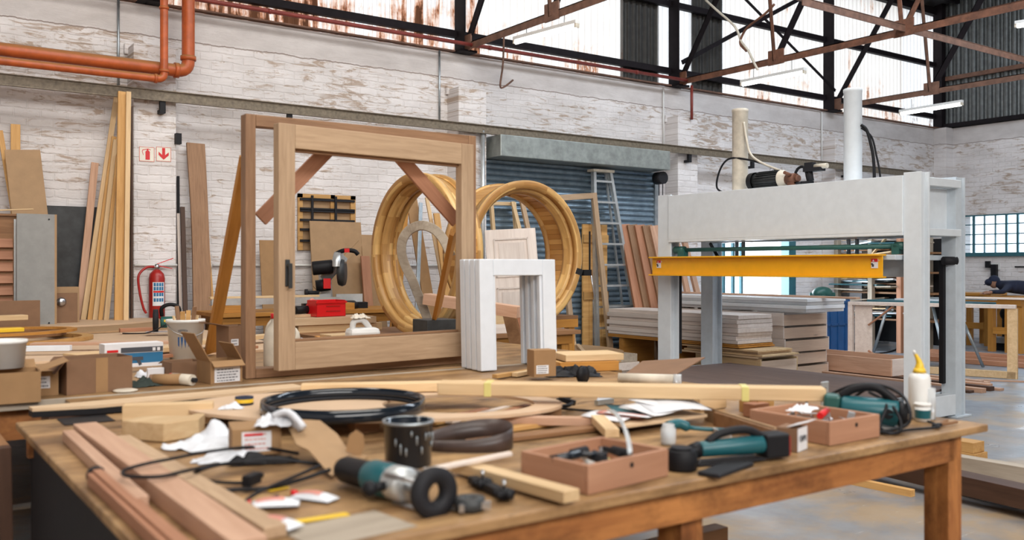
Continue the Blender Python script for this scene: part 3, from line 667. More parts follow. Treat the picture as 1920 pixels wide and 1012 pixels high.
pb('info_plate', 8.4, 8.52, 4.985, 4.99, 2.03, 2.2, 'paper'); pb('info_plate', 8.4, 8.5, 4.983, 4.989, 1.97, 2.02, 'green_paint')
# lower bed with a worn brown sheet
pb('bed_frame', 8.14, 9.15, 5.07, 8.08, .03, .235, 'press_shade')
bx('bed_sheet', -.9, 1.03, .08, 3.06, .236, .262, 'dark_sheet', P)
bx('bed_frame', -.85, .03, .12, 3.0, .17, .235, 'brown_wood', P); 
for y in (.4, 1.6, 2.8): pb('bed_foot', 7.35, 7.5, 5+y-.05, 5+y+.05, 0, .17, 'brown_wood')
# =================== back of the shop, between wall and benches ===================
def lean(xt, yt, xb, yb, Yt=10.9, Yb=10.45):
    a, b_ = PY(xt, yt, Yt), PY(xb, yb, Yb); return b_+(b_-a)*(b_.z/(a.z-b_.z)), a
def leanboard(name, xt, yt, xb, yb, w, t, mat, lb, cat='plank', group=None, Yt=10.9, Yb=10.45, up=1.6):
    p, q = lean(xt, yt, xb, yb, Yt, Yb)
    return board(name, p+V((0, 0, .015)), q, w, t, mat, lb, cat, (0, -1, .12), group, bevel=.003)
kG = 0.
G = 'timber planks leaning in a bundle beside the pillar'
for xt, yt, xb, yb, w, t, mat, lb, dy in (
    (178, 305, 148, 600, .075, .03, 'red_pale', 'short reddish plank leaning in front of the black board', -.03),
    (220, 172, 156, 602, .055, .03, 'pale_pine', 'slender pale plank reaching up to the steel channel', 0),
    (214, 256, 168, 602, .05, .03, 'pine', 'pine batten with a stepped top, behind the slender pale plank', -.02),
    (217, 262, 178, 602, .05, .03, 'pale_pine', 'light pine batten standing close against its twin batten', -.06),
    (222, 290, 188, 602, .045, .03, 'pine', 'thin golden batten in the middle of the leaning bundle', -.03),
    (225, 330, 199, 602, .05, .03, 'pale_pine', 'lowest pale batten of the leaning bundle', -.08),
    (229, 172, 222, 602, .085, .04, 'pine', 'wide knotty pine plank reaching behind the steel channel', -.01),
    (241, 172, 236, 602, .05, .03, 'pale_pine', 'pale plank hard up against the pillar edge', .0)):
    kG -= .062; leanboard('timber_plank', xt, yt, xb, yb, w, t, mat, lb, 'plank', G, 10.94+kG, 10.80+kG)
leanboard('timber_plank', 246, 200, 246, 600, .02, .05, 'dark_wood', 'nearly black strip added as the shaded side of the pillar', 'plank', None, 10.66, 10.6)  # dark strip put where the pillar's side lies in shadow
leanboard('timber_plank', 0, 245, 26, 400, .05, .03, 'pine', 'pine plank leaning the other way beside the wide pine offcut', 'plank', None, 10.9, 10.65)
leanboard('timber_plank', 29, 233, 29, 400, .09, .03, 'pine', 'wide pine offcut standing behind the tall fibreboard panel', 'plank', None, 10.92, 10.9)
p, q = lean(42, 281, 56, 400, 10.70, 10.55)
board('fibreboard_sheet', p, q, .33, .018, 'mdf', 'tall narrow fibreboard panel leaning above the grey door', 'panel', (0, -1, .08))
# black board behind
a, b_ = PY(80, 385, 10.93), PY(168, 398, 10.93)
M('black_board', MB().box(a.x, b_.x+.12, 10.9, 10.94, .25, a.z), 'dark_sheet_metal', None, 'black board standing against the wall behind the planks', 'board')
# shutter-slat cabinet and grey door
a, b_ = PY(-80, 398, 10.1), PY(30, 398, 10.1)
t = T('slatted_cabinet', 'brown cabinet with a slatted louvre front at the wall', 'cabinet', (a.x, 10.1, 0)); W_ = b_.x-a.x
M('body', MB().box(0, W_, 0, .3, 0, a.z-.02).box(-.02, W_+.03, -.03, .3, a.z-.02, a.z), 'brown_wood', t)
sl = MB()
for k in range(13): z = .35+k*.115; sl.bar((.04, -.015, z), (W_-.03, -.015, z), .10, .012, (0, -1, .5))
M('louvre_front', sl, 'red_wood', t); M('edge_strip', MB().box(W_-.02, W_+.0, -.02, -.002, .1, a.z-.05), 'alu', t)
board('batten', (PY(0, 392, 10.05).x-.3, 10.07, a.z+.01), PY(62, 392, 10.07), .04, .012, 'pale_pine', 'thin batten lying on top of the slatted cabinet', 'batten')
a, b_ = PY(31, 400, 9.98), PY(106, 600, 9.98)
t = T('grey_door', 'plain grey board door with a pale edge standing beside the slatted cabinet', 'door', (a.x, 9.98, 0))
M('door_panel', MB().box(0, b_.x-a.x-.02, -.02, .02, .02, a.z), 'grey_board', t); M('edge_strip', MB().box(b_.x-a.x-.02, b_.x-a.x, -.02, .02, .02, a.z), 'mdf', t)
for dx, z in ((.04, .95), (b_.x-a.x-.07, .95), (b_.x-a.x-.07, a.z-.05)): M('screw', MB().cyl((dx, -.026, z), (dx, -.018, z), .008, n=8), 'dark', t)
a, b_ = PY(108, 538, 10.15), PY(140, 538, 10.15)
t = T('small_cabinet', 'low fibreboard cabinet with a chrome lock behind the grey door', 'cabinet', (a.x, 10.15, 0))
M('body', MB().box(-.1, .2, 0, .18, 0, a.z), 'mdf', t); M('door', MB().box(-.08, .18, -.02, -.001, .1, a.z-.06), 'card_dark', t)
M('lock', MB().lathe([(.0, 0), (.045, 0), (.045, .02), (.02, .035), (0, .035)], 16, Matrix.Translation((.03, -.02, 1.15)) @ Matrix.Rotation(math.pi/2, 4, 'X'), cap=False), 'steel', t)
a = PZ(-60, 568, 1.1)
board('low_board', (PY(-60, 585, 9.5).x, 9.5, 1.04), (PY(75, 585, 9.5).x, 9.5, 1.04), .30, .02, 'card_dark', 'low brown panel on edge in front of the cabinet', 'panel', (0, -1, 0))
# boards past the pillar
def wavy(mat, x0, x1, y0, y1, lb, Yt, Yb, amp, ph):
    p, q = lean((x0+x1)/2, y0, (x0+x1)/2+14, y1, Yt, Yb); l = (q-p).length; w = (x1-x0)*.0059; n = 30
    out = [(l*i/n, w/2+amp*math.sin(ph+i/n*7)) for i in range(n+1)]+[(l*(n-i)/n, -w/2+amp*.5*math.sin(ph+1+(n-i)/n*5)) for i in range(n+1)]
    return M('live_edge_board', MB().prism(out, -.018, .018), mat, None, lb, 'board', 'waney boards leaning past the pillar', mw=frame(p, q, (0, -1, .1)), bevel=.003)
wavy('oak', 350, 384, 269, 600, 'brown slab with a wavy grown edge leaning on the wall', 10.9, 10.5, .012, 0)
wavy('pine', 366, 388, 400, 600, 'lighter wavy slab tucked behind the brown one', 10.93, 10.62, .015, 1)
leanboard('timber_plank', 342, 388, 348, 600, .05, .03, 'dark_wood', 'dark brown plank leaning between pillar and wavy slab', 'plank', None, 10.80, 10.46)
leanboard('moulding_strip', 334, 400, 339, 600, .03, .02, 'white_wood', 'slim white moulding standing in the pillar corner', 'strip', None, 10.84, 10.62)
leanboard('moulding_strip', 334, 330, 335, 600, .03, .02, 'dark', 'dark strip standing hard in the corner by the pillar', 'strip', None, 10.95, 10.88)
# blocked window with lattice
a, b_ = PY(566, 363, 10.97), PY(665, 470, 10.97)
t = T('barred_hatch', 'old boarded hatch with black bars in the brick wall', 'hatch', (a.x, 10.97, b_.z)); w_, h_ = b_.x-a.x, a.z-b_.z
M('backing', MB().box(0, w_, 0, .02, 0, h_), 'mdf', t)
M('surround', MB().box(-.06, w_, -.03, 0, h_-.05, h_).box(w_-.07, w_, -.03, 0, 0, h_).box(-.06, 0, -.03, 0, 0, h_).box(w_*.52, w_*.52+.06, -.03, 0, 0, h_), 'pine', t)
g = MB()
for z in (.12, .26, .38, .50, h_-.19, h_-.07): g.box(-.04, w_-.02, -.05, -.03, z-.015, z+.015)
for x in (.1, .42): g.box(x, x+.03, -.065, -.05, 0, h_-.02)
M('bars', g, 'dark', t)
# fibreboard sheets leaning under it
def sheet(name, px0, px1, yt, Yt, Yb, mat, lb, zb=0., th=.018, grp=None):
    a, b_ = PY(px0, yt, Yt), PY(px1, yt, Yt); h = a.z-zb
    p = V(((a.x+b_.x)/2, Yb, zb)); q = V(((a.x+b_.x)/2, Yt, a.z))
    return board(name, p, q, b_.x-a.x, th, mat, lb, 'panel', (0, -1, .1), grp)
sheet('fibreboard_sheet', 580, 676, 414, 10.86, 10.6, 'mdf', 'square-cornered fibreboard sheet leaning under the barred hatch')
sheet('fibreboard_sheet', 676, 712, 440, 10.84, 10.5, 'mdf', 'fibreboard sheet half hidden behind the big wooden ring')
sheet('fibreboard_sheet', 486, 540, 450, 10.84, 10.6, 'card', 'brown sheet seen between the stiles of the oak window')
board('timber_plank', PY(590, 540, 10.37), PY(676, 455, 10.43), .07, .02, 'mdf', 'strip of board leaning slantwise across the fibreboard sheet', 'plank', (0, -1, 0))
leanboard('timber_plank', 684, 480, 690, 560, .12, .03, 'red_wood', 'reddish board leaning behind the mitre saw', 'plank', None, 10.7, 10.6)
kR = 0
for xt, yt, xb, yb, w, mat, lb in ((770, 365, 800, 545, .16, 'card', 'wide brown board leaning on the wall, seen through the ring'), (757, 395, 744, 560, .13, 'orange_wood', 'orange plank leaning, seen through the ring opening'),
    (800, 370, 832, 540, .05, 'pale_pine', 'slim pale batten leaning beside the brown board'), (789, 380, 783, 545, .05, 'zinc', 'grey metal strip standing between the leaning boards'), (818, 400, 838, 545, .09, 'pine', 'pine plank leaning at the far side of the ring opening')):
    leanboard('timber_plank', xt, yt, xb, yb, w, .025, mat, lb, 'plank', 'boards seen through the big ring', 10.66-.07*kR, 10.42-.07*kR); kR += 1

# ---- tables carrying the work
def table(name, x0, x1, y0, y1, z, lb, top='bench_top', leg='bench_wood', th=.04, apron=.10, legw=.09, inset=.06, shelf=False, cat='workbench'):
    t = T(name, lb, cat, (x0, y0, 0)); w, d = x1-x0, y1-y0
    bx('worktop', 0, w, 0, d, z-th, z, top, t)
    if apron:
        for yy in (inset, d-inset-.03): bx('apron', inset, w-inset, yy, yy+.03, z-th-apron, z-th-.001, leg, t)
        for xx in (inset, w-inset-.03): bx('apron', xx, xx+.03, inset+.031, d-inset-.031, z-th-apron, z-th-.001, leg, t)
    for xx in (inset+.03, w-inset-legw-.03):
        for yy in (inset+.03, d-inset-legw-.03): bx('leg', xx, xx+legw, yy, yy+legw, 0, z-th-.001, leg, t)
    if shelf: bx('shelf', inset, w-inset, inset+.13, d-inset-.13, .3, .33, top, t)
    return t
table('work_table', -1.6, 2.75, 6.35, 9.3, .88, 'broad work table carrying curved fibreboard parts, nearer the wall', 'ply')
table('saw_bench', 2.95, 5.2, 9.35, 10.2, 1.02, 'orange wooden saw bench below the barred hatch', 'orange_wood', 'orange_wood')
table('assembly_table', 3.4, 5.95, 7.2, 8.75, .86, 'trestle table under the two big wooden rings', 'brown_wood', 'orange_wood')
x0 = PX(1062, 592, 6.9)
table('small_table', 6.52, 6.98, 8.5, 8.96, .92, 'small orange wooden stand next to the ring, lit on one leg', 'brown_wood', 'orange_wood', legw=.09, inset=.0)
# mitre saw
o = PD(650, 572, 10.35); t = T('mitre_saw', 'grey and black sliding mitre saw on the orange bench', 'saw', turned((o.x, 9.85, 1.021), -.25) @ Matrix.Scale(1.15, 4))
M('base', MB().lathe([(0, 0), (.24, 0), (.24, .05), (.2, .075), (0, .075)], 24, cap=False).box(-.32, .32, -.08, .08, .0, .06), 'black', t)
M('fence', MB().box(-.3, -.03, .08, .11, .05, .14).box(.03, .3, .08, .11, .05, .14), 'alu', t)
M('arm', MB().bar((-.05, .18, .07), (-.08, .16, .42), .12, .08, (0, -1, 0)).bar((-.08, .14, .3), (.08, -.02, .52), .12, .09, (0, -1, 0)), 'alu', t, bevel=.015)
M('blade_guard', MB().lathe([(0, -.03), (.13, -.03), (.14, 0), (.13, .03), (0, .03)], 20, Matrix.Translation((.07, -.02, .36)) @ Matrix.Rotation(1.2, 4, 'Z') @ Matrix.Rotation(math.pi/2, 4, 'X'), cap=False), 'dark_sheet_metal', t)
M('blade_housing', MB().lathe([(0, -.035), (.15, -.035), (.155, 0), (.15, .035), (0, .035)], 20, Matrix.Translation((.04, .0, .42)) @ Matrix.Rotation(1.2, 4, 'Z') @ Matrix.Rotation(math.pi/2, 4, 'X'), cap=False, a0=0, a1=math.pi), 'alu', t)
M('motor', MB().cyl((-.22, .02, .40), (-.02, .0, .42), .07, n=16), 'black', t, bevel=.01); M('motor', MB().cyl((-.18, .05, .22), (-.04, .03, .24), .06, n=16), 'black', t)
M('handle', MB().tube(spline([(.0, -.02, .54), (.08, -.06, .58), (.18, -.08, .575), (.22, -.08, .54)], 5), .022, 8), 'black', t); M('trigger', MB().box(.08, .13, -.1, -.07, .56, .60), 'red', t); M('trigger', MB().box(-.12, -.05, -.06, -.02, .2, .3), 'red', t)
M('clamp_knob', MB().cyl((-.3, -.02, .16), (-.16, -.02, .16), .018, n=10).cyl((-.3, -.02, .16), (-.27, -.02, .16), .035, n=10), 'dark', t)
# aluminium fence rails along the bench
p, q = PZ(405, 552, 1.16), PZ(640, 555, 1.16)
t = T('fence_rail', 'long aluminium fence rail lying along the saw bench', 'rail', (PY(400, 550, 9.45).x, 9.5, 1.10)); l = PY(640, 550, 9.5).x-PY(400, 550, 9.5).x
M('extrusion', MB().box(0, l, 0, .09, 0, .012).box(0, l, -.004, .006, 0, .065).box(0, l, .04, .05, .012, .05), 'alu', t)
bx('timber_plank', PY(395,545,9.5).x, PY(600,545,9.5).x, 9.51, 9.58, 1.168, 1.19, 'pale_pine', label='pale batten resting on the aluminium fence rail', cat='plank')
bx('packing_block', 3.0, 3.3, 9.42, 9.62, 1.021, 1.098, 'orange_wood', label='wooden packing block under the fence rail', cat='block')
bx('packing_block', 4.1, 4.5, 9.42, 9.62, 1.021, 1.098, 'orange_wood', label='wooden packing block under the fence rail end near the saw', cat='block')

# ---- the two round frames
def ringframe(px, py, d, R, ang, lb, seed, depth=.40, zf=.865):
    c = PD(px, py, d); c.z = zf+R
    tv = V((-c.x, -c.y, 0)).normalized(); rt = V((-tv.y, tv.x, 0))
    ax = tv*math.cos(ang)+rt*math.sin(ang)     # the way the open mouth looks
    x = ax.cross(V((0, 0, 1))).normalized(); m = Matrix((x, V((0, 0, 1)), ax)).transposed().to_4x4()
    if m.determinant() < 0: m = Matrix((-x, V((0, 0, 1)), ax)).transposed().to_4x4()
    m.translation = c
    t = T('round_window', lb, 'window frame', m, 'round laminated window frames')
    n = 64
    M('front_rim', MB().lathe([(R, -.06), (R, 0), (R-.012, .008), (R-.07, .008), (R-.085, -.008), (R-.085, -.06)], n, closed=True), 'ring_wood', t)
    M('inner_rebate', MB().lathe([(R-.03, -.17), (R-.03, -.062), (R-.115, -.062), (R-.12, -.075), (R-.12, -.12), (R-.135, -.135), (R-.135, -.17)], n, closed=True), 'ring_wood', t)
    # staved barrel behind
    st = MB(); k = 72
    for i in range(k):
        a0 = math.tau*i/k; a1 = math.tau*(i+.97)/k; r1, r2 = R-.025, R-.10-.004*(i % 2)
        vs = []
        for z in (-depth, -.172):
            for r in (r1, r2):
                for a in (a0, a1): vs.append((r*math.cos(a), r*math.sin(a), z))
        st.add(vs, [(0,1,3,2),(4,6,7,5),(0,4,5,1),(2,3,7,6),(0,2,6,4),(1,5,7,3)])
    M('stave_barrel', st, 'ring_staves', t)
    M('back_rim', MB().lathe([(R-.005, -depth-.05), (R-.005, -depth-.002), (R-.13, -depth-.002), (R-.13, -depth-.05)], n, closed=True), 'ring_wood', t)
    return t
# staves: each piece of the laminated ring has its own tone
m, nt, b = nodes('ring_staves'); tc = N(nt, 'ShaderNodeTexCoord'); sp = N(nt, 'ShaderNodeSeparateXYZ'); L(nt, tc.outputs['Object'], sp.inputs[0])
at = N(nt, 'ShaderNodeMath', operation='ARCTAN2'); L(nt, sp.outputs[1], at.inputs[0]); L(nt, sp.outputs[0], at.inputs[1])
ml = N(nt, 'ShaderNodeMath', operation='MULTIPLY'); L(nt, at.outputs[0], ml.inputs[0]); ml.inputs[1].default_value = 72/math.tau
ad = N(nt, 'ShaderNodeMath', operation='ADD'); L(nt, ml.outputs[0], ad.inputs[0]); ad.inputs[1].default_value = 100.015
fl = N(nt, 'ShaderNodeMath', operation='FLOOR'); L(nt, ad.outputs[0], fl.inputs[0])
wn = N(nt, 'ShaderNodeTexWhiteNoise', noise_dimensions='1D'); L(nt, fl.outputs[0], wn.inputs['W'])
r1 = ramp(nt, [(0, (.45,.22,.06)), (.5, (.62,.34,.10)), (1, (.78,.48,.17))], wn.outputs[0]); L(nt, r1.outputs[0], b.inputs['Base Color']); b.inputs['Roughness'].default_value = .5
ringframe(774, 470, 8.5, .755, math.radians(-57), 'big round wooden frame seen edgewise, with the curved grey piece inside', 1, .20)
ringframe(991, 466, 9.6, .77, math.radians(40), 'big round wooden frame with its staved inside facing the steel ladder', 2, .42)
# rim clamp hanging on the second ring
o = PD(1100, 511, 9.3); t = T('bar_clamp', 'black bar clamp gripping the edge of the round frame', 'clamp', o)
M('jaw', MB().box(-.06, .04, -.03, .03, -.03, .03).bar((-.06,0,0), (-.11,.03,.02), .04, .06), 'black', t); M('screw_handle', MB().cyl((.05, 0, 0), (.08, -.03, -.25), .008, n=8), 'steel', t); M('bar', MB().bar((.04, 0, .0), (.04, .0, .42), .02, .008), 'dark', t)
# curved grey piece
cp_ = [PD(x, y, d) for x, y, d in ((806,612,7.75),(797,585,7.7),(783,550,7.65),(772,522,7.6),(760,498,7.58),(753,472,7.55),(756,447,7.52),(770,430,7.5),(792,423,7.45),(815,431,7.4),(832,450,7.38),(845,478,7.35))]
t = T('curved_frame_piece', 'curved greyish wooden frame piece standing in the ring', 'frame piece', cp_[0])
def sweep(pts, w, th, k=4):
    q = [V(p)-V(pts[0]) for p in spline(pts, k)]; mb = MB(); K = len(q); vs = []
    f = V((-.5, -.86, 0))
    for i in range(K):
        tt = (q[min(i+1, K-1)]-q[max(i-1, 0)]).normalized(); s_ = tt.cross(f).normalized(); n_ = s_.cross(tt)
        vs += [q[i]+s_*w/2+n_*th/2, q[i]-s_*w/2+n_*th/2, q[i]-s_*w/2-n_*th/2, q[i]+s_*w/2-n_*th/2]
    fs = [(i*4+a, i*4+(a+1) % 4, i*4+4+(a+1) % 4, i*4+4+a) for i in range(K-1) for a in range(4)]+[(3,2,1,0), ((K-1)*4, (K-1)*4+1, (K-1)*4+2, (K-1)*4+3)]
    return mb.add(vs, fs)
M('outer_band', sweep(cp_, .075, .10), 'grey_wood', t, bevel=.004)
# long raking props left and right of the oak window
# ---- work leaning on the shutter
def openframe(name, px0, px1, yt, Yt, Yb, w, th, mat, lb, lean_x=0., zb=0., cat='frame', bottom=True):
    a, b_ = PY(px0, yt, Yt), PY(px1, yt, Yt); W2 = b_.x-a.x; p = V((a.x+lean_x, Yb, zb)); q = V((a.x, Yt, a.z)); m = frame(p, q, (0, -1, .1)); h = (q-p).length
    t = T(name, lb, cat, m); s_ = -1 if (m.to_3x3() @ V((0, 1, 0))).x < 0 else 1
    bx('stile', 0, h, 0, s_*w, -th/2, th/2, mat, t); bx('stile', 0, h, s_*(W2-w), s_*W2, -th/2, th/2, mat, t)
    bx('rail', h-w, h, s_*w, s_*(W2-w), -th/2, th/2, mat, t)
    if bottom: bx('rail', 0, w, s_*w, s_*(W2-w), -th/2, th/2, mat, t)
    return t
openframe('door_casing', 1040, 1118, 366, 10.6, 10.46, .085, .05, 'oak_light', 'tall open oak frame leaning against the roller shutter', .24)
openframe('window_sash', 918, 966, 378, 10.75, 10.5, .05, .05, 'pale_pine', 'narrow pale window sash seen through the round frame', .05)
leanboard('timber_plank', 961, 378, 974, 430, .06, .03, 'pale_pine', 'light plank leaning on the shutter beside the pale sash', 'plank', None, 10.70, 10.58)
leanboard('timber_plank', 976, 366, 990, 430, .07, .04, 'oak_light', 'oak plank leaning on the shutter seen through the round frame', 'plank', None, 10.74, 10.62)
# white panel door
c = PD(956, 430, 11.6); c2 = PD(966, 560, 11.4); wd = 95*11.6/1720; m = frame(c2+(c2-c)*1.25, c, (-.5, -.86, .2)); h = (c-c2).length*2.25
t = T('panel_door', 'pale unpainted panelled door leaning behind the round frame', 'door', m)
M('leaf', MB().box(0, h, -wd/2, wd/2, -.02, .02), 'white_wood', t)
g = MB()
for x0_, x1_ in ((h-.62, h-.12), (h-1.25, h-.75)):
    for a_, b2, c_, d_ in ((x0_, x1_, -wd/2+.1, -wd/2+.12), (x0_, x1_, wd/2-.12, wd/2-.1), (x0_, x0_+.02, -wd/2+.1, wd/2-.1), (x1_-.02, x1_, -wd/2+.1, wd/2-.1)): g.box(a_, b2, c_, d_, .02, .032)
    g.box(x0_+.06, x1_-.06, -wd/2+.16, wd/2-.16, .02, .028)
M('panel_moulding', g, 'white_wood', t)
# ladder
a, b_ = PY(1113, 322, 10.72), PY(1143, 322, 10.72); f0, f1 = PY(1118, 566, 10.62), PY(1186, 566, 10.62)
t = T('step_ladder', 'tall aluminium step ladder standing folded before the shutter', 'ladder', (f0.x, 10.62, 0)); O = V((f0.x, 10.62, 0))
def ext(a, f): return f+(f-a)*(f.z/(a.z-f.z))
e0, e1 = ext(a, f0), ext(b_, f1)
for e, q in ((e0, a), (e1, b_)): M('rail', MB().bar(e-O, q-O, .05, .07, (0, -1, 0)), 'alu', t)
for k in range(9):
    z = .25+k*.32; u = z/a.z
    M('rung', MB().box(0, 1, -.035, .035, -.015, .015, Matrix.Translation(e0-O+(a-e0)*u) @ Matrix.Diagonal(((e1-e0).lerp(b_-a, u).x, 1, 1, 1))), 'alu', t)
bk0, bk1 = V((e0.x+.08, 10.78, 0)), V((e1.x-.1, 10.78, 0))
for e, q in ((bk0, a+V((.03, .065, 0))), (bk1, b_+V((-.03, .065, 0)))): M('back_leg', MB().bar(e-O, q-O, .025, .035, (0, -1, 0)), 'alu', t)
for k in range(4): z = .3+k*.6; u = z/a.z; p = bk0.lerp(a, u)-O; q = bk1.lerp(b_, u)-O; M('brace', MB().bar((p.x, p.y+.04, z), (q.x, q.y+.04, z), .02, .02), 'alu', t)
M('top_cap', MB().box(a.x-.05-O.x, b_.x+.05-O.x, a.y-.06-O.y, a.y+.09-O.y, a.z, a.z+.04), 'cream', t)
# old plank door behind the frame
a, b_ = PY(1092, 420, 10.78), PY(1138, 420, 10.78); t = T('ledged_door', 'old yellow ledged plank door leaning behind the oak frame', 'door', (a.x, 10.78, 0)); w_ = b_.x-a.x
g = MB()
for k in range(4): g.box(w_*k/4, w_*(k+.94)/4, -.015, .015, .0, a.z)
M('boards', g, 'pine', t); M('ledge', MB().box(0, w_, -.04, -.015, a.z-.28, a.z-.16), 'pine', t); M('ledge', MB().box(0, w_, -.04, -.015, 1.0, 1.12), 'pine', t)
# red timber door frames in a row
for k in range(5):
    xo = 1166+k*14; sh = (0, 6, 4, 9, 12)[k]
    a = PY(xo+4, 421+k*.6, 10.72-k*.075); f = PY(xo+30+sh*.4, 562, 10.42-k*.075); e = ext(a, f)
    board('timber_jamb', e+V((0, 0, .01)), a, .17, .06, ('red_wood', 'oak', 'red_wood', 'oak', 'red_pale')[k], ('outermost reddish jamb leaning at the ladder', 'second reddish jamb from the ladder', 'middle reddish jamb of the leaning row', 'reddish jamb just before the last of the row', 'reddish jamb next to the press post')[k], 'jamb', (-.25, -1, 0), 'reddish jambs leaning by the shutter')
for k, (x0_, x1_) in enumerate(((1268, 1288), (1283, 1306))):
    leanboard('timber_jamb', x0_, 452, x1_, 545, .10, .05, 'red_pale', ('pinkish jamb seen between the press posts', 'pinkish jamb against the back post of the press')[k], 'jamb', 'reddish jambs leaning by the shutter', 10.45-.1*k, 10.1-.1*k)
# ---- stacks on the floor
def layers(name, x0, x1, y0, y1, z0, hs, mats, labels, cat, grp, jit=.02, seed=1, hollow=False):
    r = random.Random(seed); z = z0
    for i, h in enumerate(hs):
        j = lambda: r.uniform(-jit, jit)
        a, b_, c, d = x0+j(), x1+j(), y0+j(), y1+j(); mt = mats[i % len(mats)]; lb = labels[i]
        if hollow:
            t = T(name, lb, cat, (a, c, z), grp); q = .022
            bx('side', 0, q, 0, d-c, 0, h-.004, mt, t); bx('side', b_-a-q, b_-a, 0, d-c, 0, h-.004, mt, t)
            bx('end_board', q+.001, b_-a-q-.001, 0, q, 0, h-.03, 'crate_end', t); bx('end_board', q+.001, b_-a-q-.001, d-c-q, d-c, 0, h-.004, 'crate_end', t)
            bx('divider', q+.001, b_-a-q-.001, (d-c)/2, (d-c)/2+q, 0, h-.02, mt, t)
        else:
            bx(name, a, b_, c, d, z, z+h-.003, mt, label=lb, cat=cat, group=grp, bevel=.003)
        z += h
    return z
ordn = ['lowest', 'second', 'third', 'fourth', 'fifth', 'sixth', 'seventh', 'eighth', 'ninth', 'tenth']
z = layers('drawer_box', 9.2, 9.95, 7.62, 8.7, 0, (.16, .18), ['pale_pine'], ['lower pine box under the short boards behind the press', 'upper pine box under the short boards behind the press'], 'box', 'pine boxes under the boards', .012, 3, True)
z = layers('timber_board', 9.15, 9.85, 7.60, 8.9, z, (.028, .028, .028, .028), ['ply', 'pale_pine'], ['%s of the thin boards on the pine boxes' % ordn[i] for i in range(3)]+['top board of the thin pile on the pine boxes'], 'board', 'thin boards on the pine boxes', .05, 5)
for k, y in enumerate((9.1, 10.1)): bx('bearer', 9.15, 9.78, y, y+.09, 0, .45, 'orange_wood', label=('wooden bearer under the middle of the white-wood stack', 'wooden bearer under the shutter end of the white-wood stack')[k], cat='bearer')
hs = (.022, .025, .05, .06, .045, .065, .05, .055, .04, .045)
layers('door_panel', 9.12, 9.8, 7.88, 10.4, .46, (.022, .025), ['orange_wood'], ['bottom ochre board under the white-wood stack', 'upper ochre board under the white-wood stack'], 'board', 'ochre boards under the stack', .01, 8)
layers('panel_door_blank', 9.12, 9.8, 7.9, 10.40, .51, (.045, .055, .04, .065, .05, .06, .055), ['white_wood'], ['%s pale door blank from the ochre boards up' % ordn[i] for i in range(6)]+['topmost pale door blank of the stack on ochre boards'], 'door blank', 'pale door blanks on ochre boards', .02, 4)
layers('timber_crate', 10.02, 10.98, 7.9, 10.3, 0, (.18, .175, .18, .175, .175), ['white_wood'], ['%s crate-like frame in the tall stack' % ordn[i] for i in range(4)]+['topmost crate-like frame, carrying the white doors'], 'crate', 'open crate frames in a stack', .02, 9, True)
layers('white_door', 10.05, 10.85, 7.55, 10.5, .90, (.045, .05, .045, .045), ['white_gloss'], ['white painted door at the bottom of the pile on the crates', 'second white painted door on the crates', 'third white painted door on the crates', 'top white painted door on the crates'], 'door', 'white painted doors on the crates', .04, 12)
board('timber_plank', (10.35, 7.0, 1.10), (10.45, 10.3, 1.10), .09, .025, 'red_pale', 'long pinkish plank lying on the white painted doors', 'plank')
layers('panel_stack_board', 7.02, 7.9, 8.45, 9.95, 0, (.12, .10, .10, .10), ['white_wood', 'grey_wood'], ['%s pale board of the low stack beside the press' % o_ for o_ in ordn[:3]]+['top pale board of the low stack beside the press'], 'board', 'pale boards in the low stack', .03, 6)
ov = [(.85*math.cos(a), .55*math.sin(a)) for a in [math.tau*i/48 for i in range(48)]]
M('oval_board', MB().prism(ov, 0, .02), 'mdf', None, 'oval fibreboard sheet lying on the low pale stack', 'board', mw=turned((7.45, 9.2, .425), 1.45))
board('timber_plank', (7.15, 8.6, .462), (7.75, 9.45, .462), .05, .03, 'ply', 'narrow plywood strip lying across the oval sheet', 'plank')
bx('timber_plank', 6.95, 7.85, 9.6, 9.68, .447, .49, 'ply', label='plywood strip lying behind the oval sheet', cat='plank')
# pale box frame and long strips beyond the press
t0 = T('bottomless_box', 'low pinkish box frame lying on the strips beyond the press', 'frame', (11.0, 6.95, .06))
bx('side', 0, .03, 0, 1.75, 0, .22, 'red_pale', t0); bx('side', .65, .68, 0, 1.75, 0, .22, 'red_pale', t0); bx('end_board', .031, .649, 0, .03, 0, .22, 'white_wood', t0); bx('end_board', .031, .649, 1.72, 1.75, 0, .22, 'red_pale', t0)
r = random.Random(4)
for k in range(9):
    x = 10.7+k*.125; y = 5.9+r.uniform(-.3, .3)
    bx('floor_strip', x, x+.10, y, y+2.9, .001, .03+.025*(k % 2), 'red_pale' if k % 3 else 'dark_wood', label='thin timber strip on the floor under the box frame, %s from the press' % ordn[k].replace('lowest', 'first'), cat='strip', group='timber strips on the floor')
# ---- beyond the press: blue crate, table frame, racks, benches, person
a = PD(1550, 562, 15.2); t = T('blue_crate', 'big blue plastic crate against the far brick wall', 'crate', (a.x-.35, a.y-.1, 0)); h = a.z
g = MB().box(0, .8, 0, .03, 0, h).box(0, .8, .47, .5, 0, h).box(0, .03, .03, .47, 0, h).box(.77, .8, .03, .47, 0, h).box(.03, .77, .03, .47, .02, .05).box(-.02, .82, -.02, 0, h-.06, h).box(-.02, .82, -.015, 0, h*.55, h*.55+.04)
M('shell', g, 'blue_crate', t, bevel=.006); M('rib', MB().box(.1, .12, -.015, 0, 0, h-.06).box(.3, .32, -.015, 0, 0, h-.06).box(.5, .52, -.015, 0, 0, h-.06).box(.7, .72, -.015, 0, 0, h-.06), 'blue_crate', t)
M('folded_sack', MB().ball((0, 0, .1), (.22, .14, .12), 14, 8).box(-.2, .2, -.12, .12, 0, .12), 'green_paint', None, 'dark green bundle on top of the blue crate', 'bundle', mw=Matrix.Translation((a.x+.05, a.y+.12, h)), bevel=.02)
